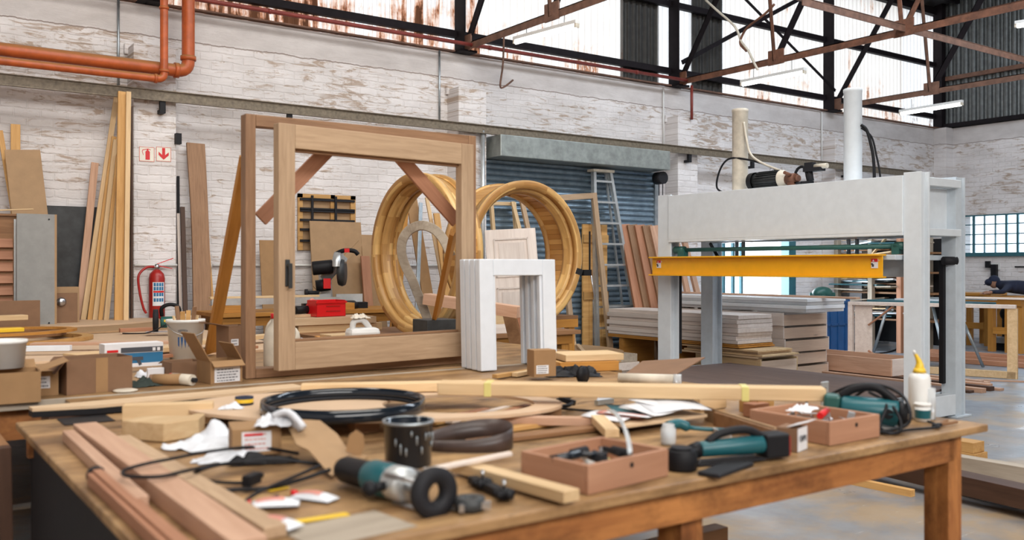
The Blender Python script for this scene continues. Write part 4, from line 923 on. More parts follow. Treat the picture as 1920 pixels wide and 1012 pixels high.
# white table frame: legs and rails, no top
z_t = 1.5-66*11.6/1720
A = PD(1592, 566, 13.4); B = PD(1910, 574, 11.9); zt_ = 1.5-67*13.0/1720; A = PZ(1592, 566, .98); B = PZ(1905, 573, .98)
t = T('timber_stand', 'large whitish timber frame standing on edge beyond the press', 'frame', (A.x, A.y, 0)); O = V((A.x, A.y, 0)); D = (B-A); D.z = 0; nn = V((-D.y, D.x, 0)).normalized()
M('top_rail', MB().bar(V((0, 0, .965)), D+V((0, 0, .965)), .12, .05), 'white_wood', t, bevel=.004)
M('upright', MB().bar(D.normalized()*.03, D.normalized()*.03+V((0, 0, .94)), .06, .12, nn), 'white_wood', t)
M('upright', MB().bar(D.normalized()*.20+nn*.03, D.normalized()*.20+nn*.03+V((0, 0, .94)), .24, .03, nn), 'white_wood', t)
M('upright', MB().bar(D-D.normalized()*.04, D-D.normalized()*.04+V((0, 0, .94)), .12, .08, nn), 'pale_pine', t)
M('bottom_rail', MB().bar(V((0, 0, .05)), D+V((0, 0, .05)), .08, .09), 'pale_pine', t)
M('brace', MB().bar(D.normalized()*.28+V((0, 0, .65)), D.normalized()*.62+V((0, 0, .93)), .02, .08, nn), 'red_wood', t); M('brace', MB().bar(D.normalized()*.28+V((0, 0, .28)), D.normalized()*.55+V((0, 0, .06)), .02, .07, nn), 'red_wood', t)
# bundle of brown timber behind its foot
for k in range(3):
    a = PZ(1745, 672-k*7, .04+.05*(k > 1)); b_ = PZ(1990, 690-k*7, .04+.05*(k > 1))
    board('timber_plank', a, b_, .09, .07, 'red_wood', ('lowest brown plank behind the foot of the open frame', 'middle brown plank lying behind the open frame', 'upper brown plank with a tape mark behind the open frame')[k], 'plank', (0, 0, 1), 'brown planks behind the open frame')
# strips nearer, on the floor before the bench leg
for k, (xa, ya, xc, yc, w, zz, mt, lb) in enumerate(((1600, 858, 2050, 960, .16, .12, 'dark_wood', 'dark planed beam lying on the floor behind the bench leg'), (1640, 868, 2050, 975, .12, .05, 'brown_wood', 'lower brown plank beside the dark planed beam'),
    (1660, 845, 2060, 915, .10, .13, 'grey_wood', 'greyish plank lying on the far side of the floor beams'), (1595, 901, 1712, 925, .05, .02, 'pine', 'short pine batten on the sawdusty floor under the bench'))):
    board('timber_plank', PZ(xa, ya, zz), PZ(xc, yc, zz), w, .05 if k == 3 else (.10, .05, .10)[k]*1.2 if k < 3 else .04, mt, lb, 'plank')
bx('packing_block', *(lambda p: (p.x-.06, p.x+.12, p.y-.1, p.y+.1))(PZ(1812, 868, .0)), .001, .09, 'pine', label='lower pine block on the floor just behind the bench corner', cat='block')
bx('packing_block', *(lambda p: (p.x-.05, p.x+.11, p.y-.08, p.y+.09))(PZ(1812, 868, .0)), .092, .17, 'pine', label='upper pine block stacked behind the bench corner', cat='block')
board('floor_batten', PZ(1830, 712, .01), PZ(2000, 718, .01), .05, .02, 'red_pale', 'thin batten alone on the blue-grey floor past the press', 'batten')
board('floor_batten', PZ(1690, 708, .01), PZ(1770, 713, .01), .06, .02, 'red_wood', 'short reddish strip on the floor by the press post', 'batten')
# offcut rack
X0, Y0 = PD(1590, 500, 16.8), None
ra = PD(1580, 640, 17.0); rb = PD(1760, 640, 15.3)
t = T('offcut_rack', 'tall timber rack crammed with offcuts in the far corner', 'rack', (13.3, 8.6, 0))
rk = T  # keep the rack's own pieces as parts
ex = (rb-ra); ex.z = 0; ex.normalize(); ey = V((-ex.y, ex.x, 0)); rm = Matrix((ex, ey, V((0, 0, 1)))).transposed().to_4x4(); rm.translation = V((ra.x, ra.y, 0)); t.matrix_world = rm
RL = (rb-ra).length+1.6
for x in (-.2, .55, 1.15, 1.65):
    for y in (0, .8): bx('post', x, x+.09, y, y+.09, 0, 2.05, 'red_wood' if x == 1.15 and y == 0 else 'grey_wood', t)
for z in (.55, 1.02, 1.38, 1.72): bx('shelf', -.2, 1.78, .09, .8, z, z+.03, 'brown_wood', t)
M('shade_backdrop', MB().box(-.3, 1.8, .9, .92, .1, 2.0), 'dark', t)  # dark sheet added in place of the shade inside the rack
M('brace', MB().bar((.5, -.02, 1.55), (.95, -.02, 2.0), .02, .07, (0, -1, 0)), 'pale_pine', t)
r = random.Random(11); cm = ['white_wood', 'grey_wood', 'pale_pine', 'brown_wood', 'zinc', 'white_paint', 'dark_wood', 'teal_paint']
num20 = 'first second third fourth fifth sixth seventh eighth ninth tenth eleventh twelfth thirteenth fourteenth fifteenth sixteenth seventeenth eighteenth nineteenth twentieth'.split(); oi = 0; words_ = {'white_wood': 'whitish', 'grey_wood': 'greyish', 'pale_pine': 'pale pine', 'brown_wood': 'brown', 'zinc': 'zinc-grey', 'white_paint': 'white painted', 'dark_wood': 'dark', 'teal_paint': 'pale blue'}
for si, z in enumerate((.58, 1.05, 1.41, 1.75)):
    for k in range(20):
        x = -.25+r.random()*.95; l = r.uniform(.5, 1.0); zz = z+.045+.0135*k; a = r.uniform(-.30, .30); mt = cm[r.randrange(8)]
        sx = r.uniform(-.45, .1) if si in (1, 2) and k % 3 == 0 else 0
        p = rm @ V((x+sx, .1+r.random()*.5-(.25 if k % 3 == 0 else 0), zz)); q = rm @ V((x+sx+l*math.cos(a), .3+l*math.sin(a)*.6+r.random()*.1-(.25 if k % 3 == 0 else 0), zz+(r.uniform(-.02, .08))))
        oi += 1
        board('timber_offcut', p, q, r.uniform(.12, .34), .022, mt, '%s offcut, %s up in the pile on the %s shelf of the corner rack' % (words_[mt], num20[k], ('bottom', 'second', 'third', 'top')[si]), 'offcut', (0, 0, 1), 'offcuts piled on the %s shelf of the rack' % ('bottom', 'second', 'third', 'top')[si], bevel=0)
# blue-green sawhorse table with things
a = PZ(1640, 632, .0); sh = PD(1690, 540, 12.9)
t = T('folding_table', 'pale blue folding table with splayed steel legs beyond the press', 'table', (12.6, 6.1, 0)); o = PD(1625, 560, 14.6); e = PD(1812, 560, 13.1)
ex = (e-o); ex.z = 0; ll = ex.length; ex.normalize(); fm = Matrix((ex, V((-ex.y, ex.x, 0)), V((0, 0, 1)))).transposed().to_4x4(); fm.translation = V((o.x, o.y, 0)); t.matrix_world = fm
M('table_top', MB().box(0, ll, 0, .7, .93, .98), 'teal_paint', t, bevel=.006)
for x, dx in ((.35, -.22), (ll-.6, .35)):
    for y in (.08, .62): M('leg', MB().cyl((x, y, .93), (x+dx, y+(.15 if y > .3 else -.15), .0), .022, n=8), 'zinc', t)
for k, (x, y, mt, lb) in enumerate(((.4, .2, 'white_paint', 'white painted offcut lying on the pale blue folding table'), (.9, .35, 'zinc', 'metal strip lying on the pale blue folding table'), (1.5, .15, 'white_wood', 'whitish panel offcut on the far end of the folding table'))):
    board('table_offcut', fm @ V((x, y, .995+.03*k)), fm @ V((x+.9, y+.2, .995+.03*k)), .14, .025, mt, lb, 'offcut')
c = PZ(1712, 645, 0); M('white_bin', MB().lathe([(0, .01), (.15, .01), (.19, .46), (.2, .46), (.2, .48), (.185, .48), (.145, .02), (0, .02)], 24, cap=False), 'white_plastic', None, 'white plastic bin beneath the pale blue folding table', 'bin', mw=Matrix.Translation((c.x-.2, c.y+.55, 0)))
c = PZ(1580, 655, 0); t = T('vacuum_cleaner', 'small dark machine on the floor beside the blue crate', 'machine', (c.x, c.y, 0)); M('body', MB().ball((0, 0, .15), (.22, .18, .14), 16, 10).box(-.2, .2, -.14, .14, 0, .12), 'black', t, bevel=.02); M('handle', MB().tube(spline([(-.1, 0, .25), (-.05, 0, .36), (.05, 0, .36), (.12, 0, .25)], 5), .015, 6), 'dark', t); M('motor_head', MB().cyl((.1, 0, .2), (.15, .02, .34), .06, n=12), 'dark', t)
M('power_cable', MB().tube(spline([PZ(1600, 655, .012), PZ(1640, 662, .012), PZ(1672, 658, .012), PZ(1690, 648, .012)], 6), .012, 6), 'black', None, 'black cable curling over the floor under the folding table', 'cable')
# work benches along the end wall
def farbench(o, e, depth, z, lb):
    ex = (e-o); ex.z = 0; ll = ex.length; ex.normalize(); fm = Matrix((ex, V((-ex.y, ex.x, 0)), V((0, 0, 1)))).transposed().to_4x4(); fm.translation = V((o.x, o.y, 0))
    t = T('timber_bench', lb, 'workbench', fm)
    bx('worktop', 0, ll, 0, depth, z-.05, z, 'orange_wood', t); bx('apron', .05, ll-.05, .03, .06, z-.17, z-.051, 'orange_wood', t)
    for x in (.05, ll*.5, ll-.15):
        for y in (.061, depth-.11): bx('leg', x, x+.1, y, y+.1, 0, z-.051, 'orange_wood', t)
    bx('stretcher', .15, ll-.15, .04, .06, .32, .44, 'orange_wood', t); return fm
farbench(PD(1843, 552, 16.3), PD(1918, 552, 15.7), .7, .985, 'orange wooden bench with the person bending over it')
fb = farbench(PD(1762, 549, 17.9), PD(1858, 549, 17.2), .8, 1.0, 'second orange bench standing nearer the corner by the end wall')
bx('glass_box', 0, 0, 0, 0, 0, 0, 'clear') if False else None
o = PD(1775, 545, 17.9); M('open_carton', MB().box(-.15, .15, -.1, .1, 0, .16).bar((.15, 0, .16), (.27, 0, .28), .2, .006), 'clear', None, 'clear plastic tray on the bench near the corner', 'tray', mw=Matrix.Translation((o.x+.35, o.y+.1, 1.0)))
t = T('router_machine', 'dark machine on the floor under the orange bench', 'machine', PZ(1890, 655, 0)); M('body', MB().box(-.3, .1, -.15, .2, 0, .14).cyl((-.02, 0, .14), (-.02, 0, .6), .09, n=14).ball((-.02, 0, .65), .13, 14, 8), 'dark', t, bevel=.01); M('cover', MB().box(-.42, -.12, -.2, .1, .14, .24), 'zinc', t)
# =================== far bench and what stands on it ===================
def crumple(w, d, h, seed, n=18, base=0.):
    r = random.Random(seed); o = V((r.random()*50, r.random()*50, 0))
    def fn(u, v_):
        x, y = (u-.5)*w, (v_-.5)*d; e = min(1, 3.2*min(u, 1-u, v_, 1-v_)+.05)
        z = h*(.25+.75*abs(noise.noise(o+V((x/w*3.3, y/d*3.3, 0))))*2)*e+h*.18*noise.noise(o+V((x/w*9, y/d*9, 3)))
        x += .12*w*noise.noise(o+V((u*4, v_*4, 9))); y += .12*d*noise.noise(o+V((u*4, v_*4, 17)))
        return (x, y, max(base, z))
    return MB().grid(n, n, fn, True)
table('work_bench', -1.6, 4.15, 4.6, 6.3, .9, 'long far workbench with a dusty front edge, carrying the oak window', 'bench_top', 'bench_wood', apron=.14)
bx('edge_strip', -1.6, 4.1, 4.58, 4.598, .865, .903, 'grey_wood', label='thin glue-spattered lipping strip along the front edge of the far bench', cat='strip')
# oak window with its sash ajar
t = T('oak_window', 'big raw oak window frame standing upright on the far bench with its sash ajar', 'window frame', (1.66, 4.8, .903))
bx('frame_stile', 0, .055, 0, .08, 0, 1.412, 'oak', t, .003); bx('frame_stile', 1.405, 1.46, 0, .08, 0, 1.412, 'oak', t, .003)
bx('frame_head', .056, 1.404, 0, .08, 1.35, 1.412, 'oak', t, .003); bx('frame_sill', .056, 1.404, 0, .09, 0, .05, 'oak', t, .003)
hg = Matrix.Translation((1.395, -.01, .055)) @ Matrix.Rotation(math.radians(6.3), 4, 'Z')
sa = bpy.data.objects.new('sash', None); C.objects.link(sa); sa.parent = t; sa.matrix_local = hg
def sb(name, x0, x1, z0, z1, mat='oak_light', y0=-.062, y1=-.002): return bx(name, x0, x1, y0, y1, z0, z1, mat, sa, .003)
sb('sash_stile', -1.31, -1.215, 0, 1.29); sb('sash_stile', -.10, -.005, 0, 1.29); sb('sash_rail', -1.2145, -.1005, 1.165, 1.29); sb('sash_rail', -1.2145, -.1005, 0, .145)
sb('glazing_rebate', -1.2145, -.1005, 1.15, 1.1645, 'oak', -.03); sb('glazing_rebate', -1.2145, -.1005, .1455, .16, 'oak', -.03)
M('window_handle', MB().box(-1.275, -1.25, -.072, -.0625, .44, .58).cyl((-1.262, -.07, .55), (-1.262, -.10, .55), .011, n=10).bar((-1.262, -.098, .56), (-1.262, -.098, .43), .02, .012, (0, -1, 0)), 'dark_sheet_metal', sa, bevel=.003)
O = V((1.66, 4.8, .903))
for k, (a, b_, w_) in enumerate((((488, 411), (614, 281), .085), ((748, 292), (856, 415), .085))):
    bxp, bq = PY(*a, 4.915)-O, PY(*b_, 4.915)-O
    M('corner_brace', MB().box(0, (bq-bxp).length, -w_/2, w_/2, -.012, .012), 'red_wood', t, mw=frame(bxp, bq, (0, -1, 0)), bevel=.003)
a, b_ = PY(463, 292, 4.93), PY(398, 640, 6.15)
board('prop_board', b_+(b_-a)*((b_.z-.925)/(a.z-b_.z)), a, .075, .03, 'orange_wood', 'long orange-brown board propped against the oak window beside its outer stile', 'board', (0, -1, .3))
board('prop_board', PY(818, 592, 5.9), PY(852, 430, 4.98), .10, .03, 'orange_wood', 'orange-brown board propped behind the oak window, standing on a dark block', 'board', (0, -1, .3))
c = PY(818, 640, 5.95)
bx('dark_block', c.x-.13, c.x+.13, 5.86, 6.08, .903, PY(818, 598, 5.95).z, 'dark_sheet_metal', label='dark stacked block under the propped board', cat='block', bevel=.004)
# nested white frames
for k in range(4):
    y = 4.36+k*.068; t = T('door_lining', ('white painted frame at the near side of the nested set on the bench', 'second white painted frame of the nested set', 'third white painted frame of the nested set', 'last white painted frame of the nested set, next to the oak window')[k], 'frame', turned((2.87+.008*k, y, .905), -.02+.004*k, rx=-.035), 'white frames nested on the bench')
    h = .64; W2 = .54; q = .095
    bx('upright', 0, q, 0, .05, 0, h, 'white_paint', t, .005); bx('upright', W2-q, W2, 0, .05, 0, h, 'white_paint', t, .005); bx('head', q+.0005, W2-q-.0005, 0, .05, h-q, h, 'white_paint', t, .004)
    bx('rebate', q, q+.018, .012, .04, 0, h-q-.001, 'white_paint', t, .002); bx('rebate', W2-q-.018, W2-q, .012, .04, 0, h-q-.001, 'white_paint', t, .002)
# cardboard boxes
def carton(name, px, py, z, w, d, h, rz, mat, lb, flaps=(), open_=True, dist=None, cat='box'):
    c = PZ(px, py, z) if dist is None else PD(px, py, dist)
    t = T(name, lb, cat, turned((c.x, c.y, z+.001), rz)); q = .004
    b = MB().box(-w/2, w/2, 0, q, 0, h).box(-w/2, w/2, d-q, d, 0, h).box(-w/2, -w/2+q, q, d-q, 0, h).box(w/2-q, w/2, q, d-q, 0, h).box(-w/2+q, w/2-q, q, d-q, 0, q)
    if not open_: b.box(-w/2, w/2, 0, d, h, h+q)
    M('carton', b, mat, t)
    for f, a, l in flaps:
        m_ = {'f': Matrix.Translation((0, 0, h)) @ Matrix.Rotation(math.pi, 4, 'Z'), 'b': Matrix.Translation((0, d, h)), 'r': Matrix.Translation((w/2, d/2, h)) @ Matrix.Rotation(-math.pi/2, 4, 'Z'), 'l': Matrix.Translation((-w/2, d/2, h)) @ Matrix.Rotation(math.pi/2, 4, 'Z')}[f]
        wd = (w if f in 'fb' else d)/2-.002
        M('flap', MB().box(-wd, wd, 0, l, -.002, .002), mat, t, mw=m_ @ Matrix.Rotation(a, 4, 'X'))
    return t
def labelon(t, x0, x1, z0, z1, rows, mat='paper', ink='ink', y=-.0008, seed=1):
    l = M('paper_label', MB().box(x0, x1, y, y+.0007, z0, z1), mat, t); r = random.Random(seed); g = MB(); n = rows
    for k in range(n):
        z = z1-(k+.6)*(z1-z0)/(n+.2); h = (z1-z0)/n*.32; x = x0+(x1-x0)*.1
        while x < x0+(x1-x0)*r.uniform(.7, .9):
            q = r.uniform(.04, .12)*(x1-x0); g.box(x, min(x+q, x1-.003), y-.0006, y, z-h/2, z+h/2); x += q+.03*(x1-x0)
    M('small_print', g, ink, l); return l
t = carton('cardboard_box', 188, 736, .9, .30, .2, .165, .12, 'card_dark', 'plain brown cardboard box with a tape strip at the front of the far bench', (('b', -.35, .07), ('l', -.9, .08)))
M('tape_strip', MB().box(-.02, .035, -.0012, -.0002, 0, .165), 'card', t)
t = carton('cardboard_box', 425, 718, .9, .17, .18, .115, .1, 'card', 'open cardboard box with a printed white label beside the oak stile', (('f', -.55, .05), ('l', 1.05, .17), ('r', 2.1, .10)))
labelon(t, -.065, .072, .005, .108, 7, seed=3)
words('milling profiles', .012, 'ink', Matrix.Translation((-.05, -.0025, .011)) @ Matrix.Rotation(math.pi/2, 4, 'X'), t) if False else None
carton('cardboard_box', 24, 757, .9, .22, .2, .135, -.05, 'card', 'open cardboard box with raised flaps under the stained white pot', (('b', .3, .1), ('r', .35, .12), ('l', .9, .1)))
t = carton('cardboard_box', 85, 742, .9, .11, .12, .11, -.1, 'card', 'small cardboard box with a blurred white label next to the plain brown box', (), False)
labelon(t, -.055, .02, .035, .09, 3)
carton('cardboard_box', 352, 712, .9, .17, .14, .095, .1, 'card_dark', 'low cardboard box behind the dusty spray cans on the far bench', (('b', -.3, .06),))
t = carton('cardboard_box', 450, 690, .9, .15, .15, .24, .2, 'card_dark', 'tall opened cardboard box with a barcode label behind the oak stile', (('l', .2, .12), ('f', -2.2, .05)), dist=5.6)
labelon(t, -.06, -.01, .12, .16, 2)
t = carton('cardboard_box', 1022, 706, .92, .125, .10, .135, -.25, 'card', 'small upright cardboard box with a white label before the white frames', (('f', 2.9, .02),), False)
labelon(t, -.05, .02, .015, .06, 4, seed=6)
# blue and white tool box
c = PZ(252, 688, .9); t = T('tool_box_carton', 'flat blue and white power tool carton with a red logo on the far bench', 'box', turned((c.x, c.y, .901), .05))
w_, h_ = .335, .14
M('carton', MB().box(-w_/2, w_/2, 0, .12, 0, h_), 'blue', t, bevel=.002)
M('white_band', MB().box(-w_/2-.001, w_/2+.001, -.0015, .121, h_*.60, h_+.001), 'paper', t); M('black_band', MB().box(-w_/2+.09, w_/2-.001, -.003, -.0016, h_*.62, h_*.84), 'ink', t)
M('white_band', MB().box(-w_/2-.001, w_/2+.001, -.0015, .0, .0, .022), 'paper', t)
M('logo', MB().box(-w_/2+.012, -w_/2+.075, -.003, -.0016, h_*.66, h_*.76), 'red', t); M('tool_picture', MB().box(-.01, .05, -.003, -.0002, .04, .06).bar((.02, -.0015, .045), (.035, -.0015, .01), .0028, .018, (0, 0, 1)), 'ink', t)
M('icon', MB().box(.105, .122, -.0045, -.0031, .092, .112), 'paper', t); M('icon', MB().box(.132, .149, -.0045, -.0031, .092, .112), 'paper', t)
# white bucket
c = PZ(358, 674, .9); t = T('plastic_bucket', 'white plastic bucket full of timber scraps on the far bench', 'bucket', (c.x, c.y+.12, .901))
M('pail', MB().lathe([(0, .0), (.097, .0), (.116, .235), (.124, .235), (.124, .255), (.113, .255), (.094, .006), (0, .006)], 32, cap=False), 'white_plastic', t)
M('handle', MB().tube([(.118*math.cos(a), .118*math.sin(a)-.01*math.sin(a)**2, .225-.075*abs(math.sin(a))) for a in [-math.pi*k/14 for k in range(15)]], .003, 6), 'steel', t)
g = MB()
for k in range(22):
    a = -1.75+k*math.tau/22; g.add([], [])
M('printed_band', MB().lathe([(.1005, .05), (.1085, .145)], 16, cap=False, a0=-2.3, a1=-1.1), 'blue_crate', t)
el = [(.03*math.cos(a), .009*math.sin(a)) for a in [math.tau*k/24 for k in range(24)]]; el2 = [(x*.86, y*.76) for x, y in el]
def onpail(x, z, r=.1145): a = -2.0+x/r; return (r*math.cos(a), r*math.sin(a), z)
g = MB(); n = 24
g.add([onpail(x, .185+y) for x, y in el]+[onpail(x, .185+y) for x, y in el2], [(i, (i+1) % n, n+(i+1) % n, n+i) for i in range(n)])
for k in range(5): g.add([onpail(-.018+k*.0075, .181), onpail(-.014+k*.0075, .181), onpail(-.014+k*.0075, .189), onpail(-.018+k*.0075, .189)], [(0,1,2,3)])
M('logo', g, 'ink', t)
r = random.Random(3)
for k in range(6):
    a = k*1.05; x, y = .05*math.cos(a), .05*math.sin(a)
    board('timber_scrap', (c.x+x*.5, c.y+.12+y*.5, .92), (c.x+x*1.55, c.y+.12+y*1.55, 1.18+.03*(k % 3)), .03, .012, ('pale_pine', 'pine', 'oak')[k % 3],
        '%s timber scrap standing in the white bucket' % ('palest', 'golden', 'oak coloured', 'short pale', 'short golden', 'small oak coloured')[k], 'offcut', group='scraps in the white bucket')
# stained white pot at the left
c = PZ(20, 690, 1.04); M('paint_pot', MB().lathe([(0, 0), (.085, 0), (.095, .11), (.1, .11), (.1, .125), (.088, .125), (.08, .005), (0, .005)], 28, cap=False), 'white_plastic', None, 'stained white plastic pot standing on the open cardboard box', 'pot', mw=Matrix.Translation((c.x-.03, c.y+.0, 1.045)))
# dusty spray cans, black glove, lid, clear bag
for k, (px, py, rz, lb) in enumerate(((345, 722, -.5, 'dusty spray can with a red collar lying on the far bench'), (318, 722, .1, 'brown dusty can lying beside the one with the red collar'))):
    c = PZ(px, py, .9); m_ = turned((c.x, c.y, .93), rz-.6) @ Matrix.Rotation(math.pi/2, 4, 'Y')
    t = T('spray_can', lb, 'can', m_); M('can', MB().cyl((0, 0, -.08), (0, 0, .06), .028, n=18), 'cream' if k == 0 else 'card', t); M('collar', MB().cyl((0, 0, -.095), (0, 0, -.08), .027, n=18), 'red' if k == 0 else 'card_dark', t); M('nozzle', MB().cyl((0, 0, .061), (0, 0, .085), .012, n=10), 'dark', t)
c = PZ(262, 726, .9); M('work_glove', crumple(.19, .10, .055, 5), 'green_dark', None, 'crumpled dark green work glove on the edge of the far bench', 'glove', mw=turned((c.x, c.y+.03, .902), .1))
c = PZ(235, 734, .9); M('lid', MB().lathe([(0, 0), (.055, 0), (.057, .006), (.045, .010), (0, .008)], 24, cap=False), 'cream', None, 'flat cream lid lying in front of the green glove', 'lid', mw=Matrix.Translation((c.x, c.y, .902)))
c = PZ(288, 708, .9); M('plastic_bag', crumple(.14, .10, .06, 8), 'cloth_white', None, 'crumpled clear plastic bag between glove and spray cans', 'bag', mw=turned((c.x-.01, c.y+.05, .902), .1))
c = PZ(300, 716, .9); bx('paper_packet', c.x-.04, c.x+.045, c.y+.09, c.y+.11, .902, .965, 'paper', label='small white paper packet standing by the green glove', cat='packet')
# green circular saw on the wall table
c = PZ(308, 622, .93); t = T('circular_saw', 'dark green circular saw sitting on the fibreboard sheets', 'saw', turned((c.x, c.y, .93), -.3))
M('base_plate', MB().box(-.15, .15, -.07, .07, 0, .006), 'steel', t); M('motor', MB().cyl((-.03, .0, .085), (.13, .0, .085), .05, n=18), 'green_paint', t, bevel=.01)
M('blade_guard', MB().lathe([(0, -.02), (.1, -.02), (.1, .02), (0, .02)], 24, Matrix.Translation((-.07, 0, .1)) @ Matrix.Rotation(math.pi/2, 4, 'Y'), cap=False), 'dark', t)
M('handle', MB().tube(spline([(-.02, .02, .14), (-.02, .0, .21), (.05, 0, .24), (.12, 0, .21), (.12, .02, .12)], 5), .017, 8), 'black', t); M('badge', MB().box(-.0, .06, -.052, -.05, .09, .11), 'yellow', t)
M('flex', MB().tube(spline([(.12, .0, .14), (.05, -.2, .09), (-.1, -.3, .02), (-.2, -.26, .008), (-.32, -.2, .008)], 6), .005, 6), 'black', t)
M('dust_bag', MB().tube(spline([(.1, .1, .12), (.2, .05, .12), (.3, -.0, .05)], 5), [.03]*6+[.026]*3+[.015]*2, 8), 'cream', t)
# curved fibreboard parts on the wall table
def oval(name, px, py, z, a, b_, rz, th, mat, lb, hole=0., cat='board', n=48):
    c = PZ(px, py, z); o_ = [(a*math.cos(q), b_*math.sin(q)) for q in [math.tau*k/n for k in range(n)]]
    mb = MB().ringplate(o_, [(x*hole, y*hole) for x, y in o_], 0, th) if hole else MB().prism(o_, 0, th)
    return M(name, mb, mat, None, lb, cat, mw=turned((c.x, c.y, z), rz))
bx('fibreboard_sheet', -1.5, 2.65, 6.5, 9.2, .881, .899, 'mdf_pale', label='large fibreboard sheet covering the wall table', cat='sheet')
oval('oval_sheet', 215, 614, .902, 1.05, .62, .5, .018, 'mdf', 'large oval fibreboard panel lying in front of the leaning planks', .0)
oval('oval_sheet', 170, 606, .921, .80, .45, .5, .016, 'mdf_pale', 'thinner pale oval panel on top of the large oval panel')
bx('timber_plank', *(lambda p: (p.x-.1, p.x+.22, p.y, p.y+.06))(PZ(248, 622, .921)), .921, .955, 'red_wood', label='short brown block end beside the oval panels', cat='plank')
oval('curved_strip', 20, 640, .902, .62, .5, .2, .03, 'pine', 'curved pale rim lying lowest in the pile on the wall table', .86)
oval('curved_strip', -30, 632, .934, .62, .42, .2, .045, 'brown_wood', 'brown curved rim lying on the pale one', .84)
oval('curved_strip', -20, 625, .981, .64, .45, .2, .02, 'orange_wood', 'orange-brown curved rim on top of the pile of rims', .88)
c = PZ(15, 623, 1.0); M('yellow_wedge', MB().box(-.25, .1, -.05, .05, 0, .03), 'yellow', None, 'yellow plastic strip lying on the curved rims', 'strip', mw=turned((c.x, c.y, 1.004), .2), bevel=.004)
c = PZ(20, 608, 1.0); M('foam_piece', MB().box(-.28, .12, -.07, .07, 0, .045), 'pale_pine', None, 'pale wedge of wood resting on the yellow strip', 'block', mw=turned((c.x, c.y, 1.036), .2), bevel=.006)
# long pieces between far bench and wall table
for k, (xa, ya, xc, yc, z, w_, th, mt, lb) in enumerate(((-60, 655, 133, 652, .945, .06, .035, 'white_paint', 'white painted strip lying at the back of the far bench'), (60, 645, 400, 640, .95, .10, .02, 'red_pale', 'long pinkish plank along the back of the far bench'),
    (130, 668, 330, 652, .93, .16, .03, 'pale_pine', 'pale plank lying behind the blue tool carton'), (330, 645, 520, 628, .95, .12, .03, 'pale_pine', 'pale plank passing behind the white bucket'), (0, 700, 128, 690, .93, .14, .03, 'pine', 'pine offcut behind the open cardboard box'),
    (300, 668, 480, 650, .925, .05, .02, 'red_wood', 'thin reddish strip behind the bucket'))):
    board('timber_plank', PZ(xa, ya, z), PZ(xc, yc, z), w_, th, mt, lb, 'plank')
# ---- things seen through the oak window
c = PD(515, 690, 5.45); t = T('glue_jug', 'large cream plastic glue jug seen in the gap of the oak window', 'jug', (c.x, c.y, .903))
M('jug', MB().lathe([(0, 0), (.06, 0), (.065, .02), (.065, .17), (.05, .23), (.022, .27), (.022, .29), (0, .29)], 20, cap=False), 'cream', t); M('cap', MB().cyl((0, 0, .29), (0, 0, .32), .024, n=14), 'red', t)
c = PD(680, 650, 6.0); t = T('plastic_canister', 'white translucent plastic canister standing behind the oak bottom rail', 'canister', turned((c.x, c.y, .903), -.1))
M('body', MB().box(-.105, .105, -.07, .07, 0, .20), 'white_plastic', t, bevel=.03); M('handle', MB().tube(spline([(-.07, 0, .18), (-.06, 0, .24), (0, 0, .25), (.05, 0, .19)], 5), .02, 8), 'white_plastic', t)
M('rag', crumple(.12, .08, .05, 21), 'cream', None, 'cream rag draped over the white canister handle', 'rag', mw=turned((c.x-.02, c.y, 1.165), .1))
c = PD(500, 600, 6.3); M('dust_bag', MB().ball((0, 0, .13), (.11, .09, .13), 16, 10).ball((.06, .02, .10), (.09, .07, .09), 14, 8), 'cream', None, 'cream cloth dust bag behind the oak sash stile', 'bag', mw=Matrix.Translation((c.x+.1, 6.12, .905)))
c = PD(612, 598, 9.3); t = T('storage_bin', 'open red plastic storage bin on the packing boards', 'bin', turned((c.x, c.y, 1.00), .1))
wq, dq, hq = .33, .2, .165; q = .008
M('bin', MB().box(-wq/2, wq/2, -dq/2, -dq/2+q, 0, hq*.9).box(-wq/2, wq/2, dq/2-q, dq/2, 0, hq).box(-wq/2, -wq/2+q, -dq/2, dq/2, 0, hq).box(wq/2-q, wq/2, -dq/2, dq/2, 0, hq).box(-wq/2, wq/2, -dq/2, dq/2, 0, q), 'red', t, bevel=.003)
M('bin_rim', MB().box(-wq/2-.01, wq/2+.01, -dq/2-.01, -dq/2, hq*.82, hq*.92), 'red', t); M('panel_groove', MB().box(-.06, .1, -dq/2-.004, -dq/2-.0002, .05, .06).box(-.06, .1, -dq/2-.004, -dq/2-.0002, .1, .11), 'red_dark', t)
table('packing_stand', 3.3, 4.3, 7.75, 8.9, .99, 'narrow stand with stacked boards beneath the red bin', 'ply', 'brown_wood') if False else None
bx('board_pile', c.x-.4, c.x+.5, c.y-.25, c.y+.2, .86, .93, 'pale_pine', label='thick pale board beneath the red bin', cat='board'); bx('board_pile', c.x-.45, c.x+.42, c.y-.28, c.y+.2, .932, .998, 'ply', label='plywood board directly under the red bin', cat='board')
None and table('bin_table', c.x-.6, c.x+.75, c.y-.45, c.y+.35, .858, 'plain table with pale boards beneath the red bin', 'brown_wood', 'brown_wood')
c2 = PD(578, 590, 9.3); t = T('angle_grinder', 'orange and black hand machine lying beside the red bin', 'power tool', turned((c2.x, c2.y-.02, 1.07), .4))
M('body', MB().cyl((-.2, 0, 0), (0, 0, 0), .04, n=14), 'black', t); M('head', MB().ball((.03, 0, 0), (.07, .05, .08), 14, 8), 'red', t)
M('handle', MB().tube(spline([(.0, 0, .06), (.04, 0, .1), (.1, 0, .06)], 4), .014, 8), 'pink', t)
bx('packing_block', c2.x-.18, c2.x+.06, c2.y-.1, c2.y+.05, .999, 1.025, 'ply', label='plywood pad under the orange hand machine', cat='block')
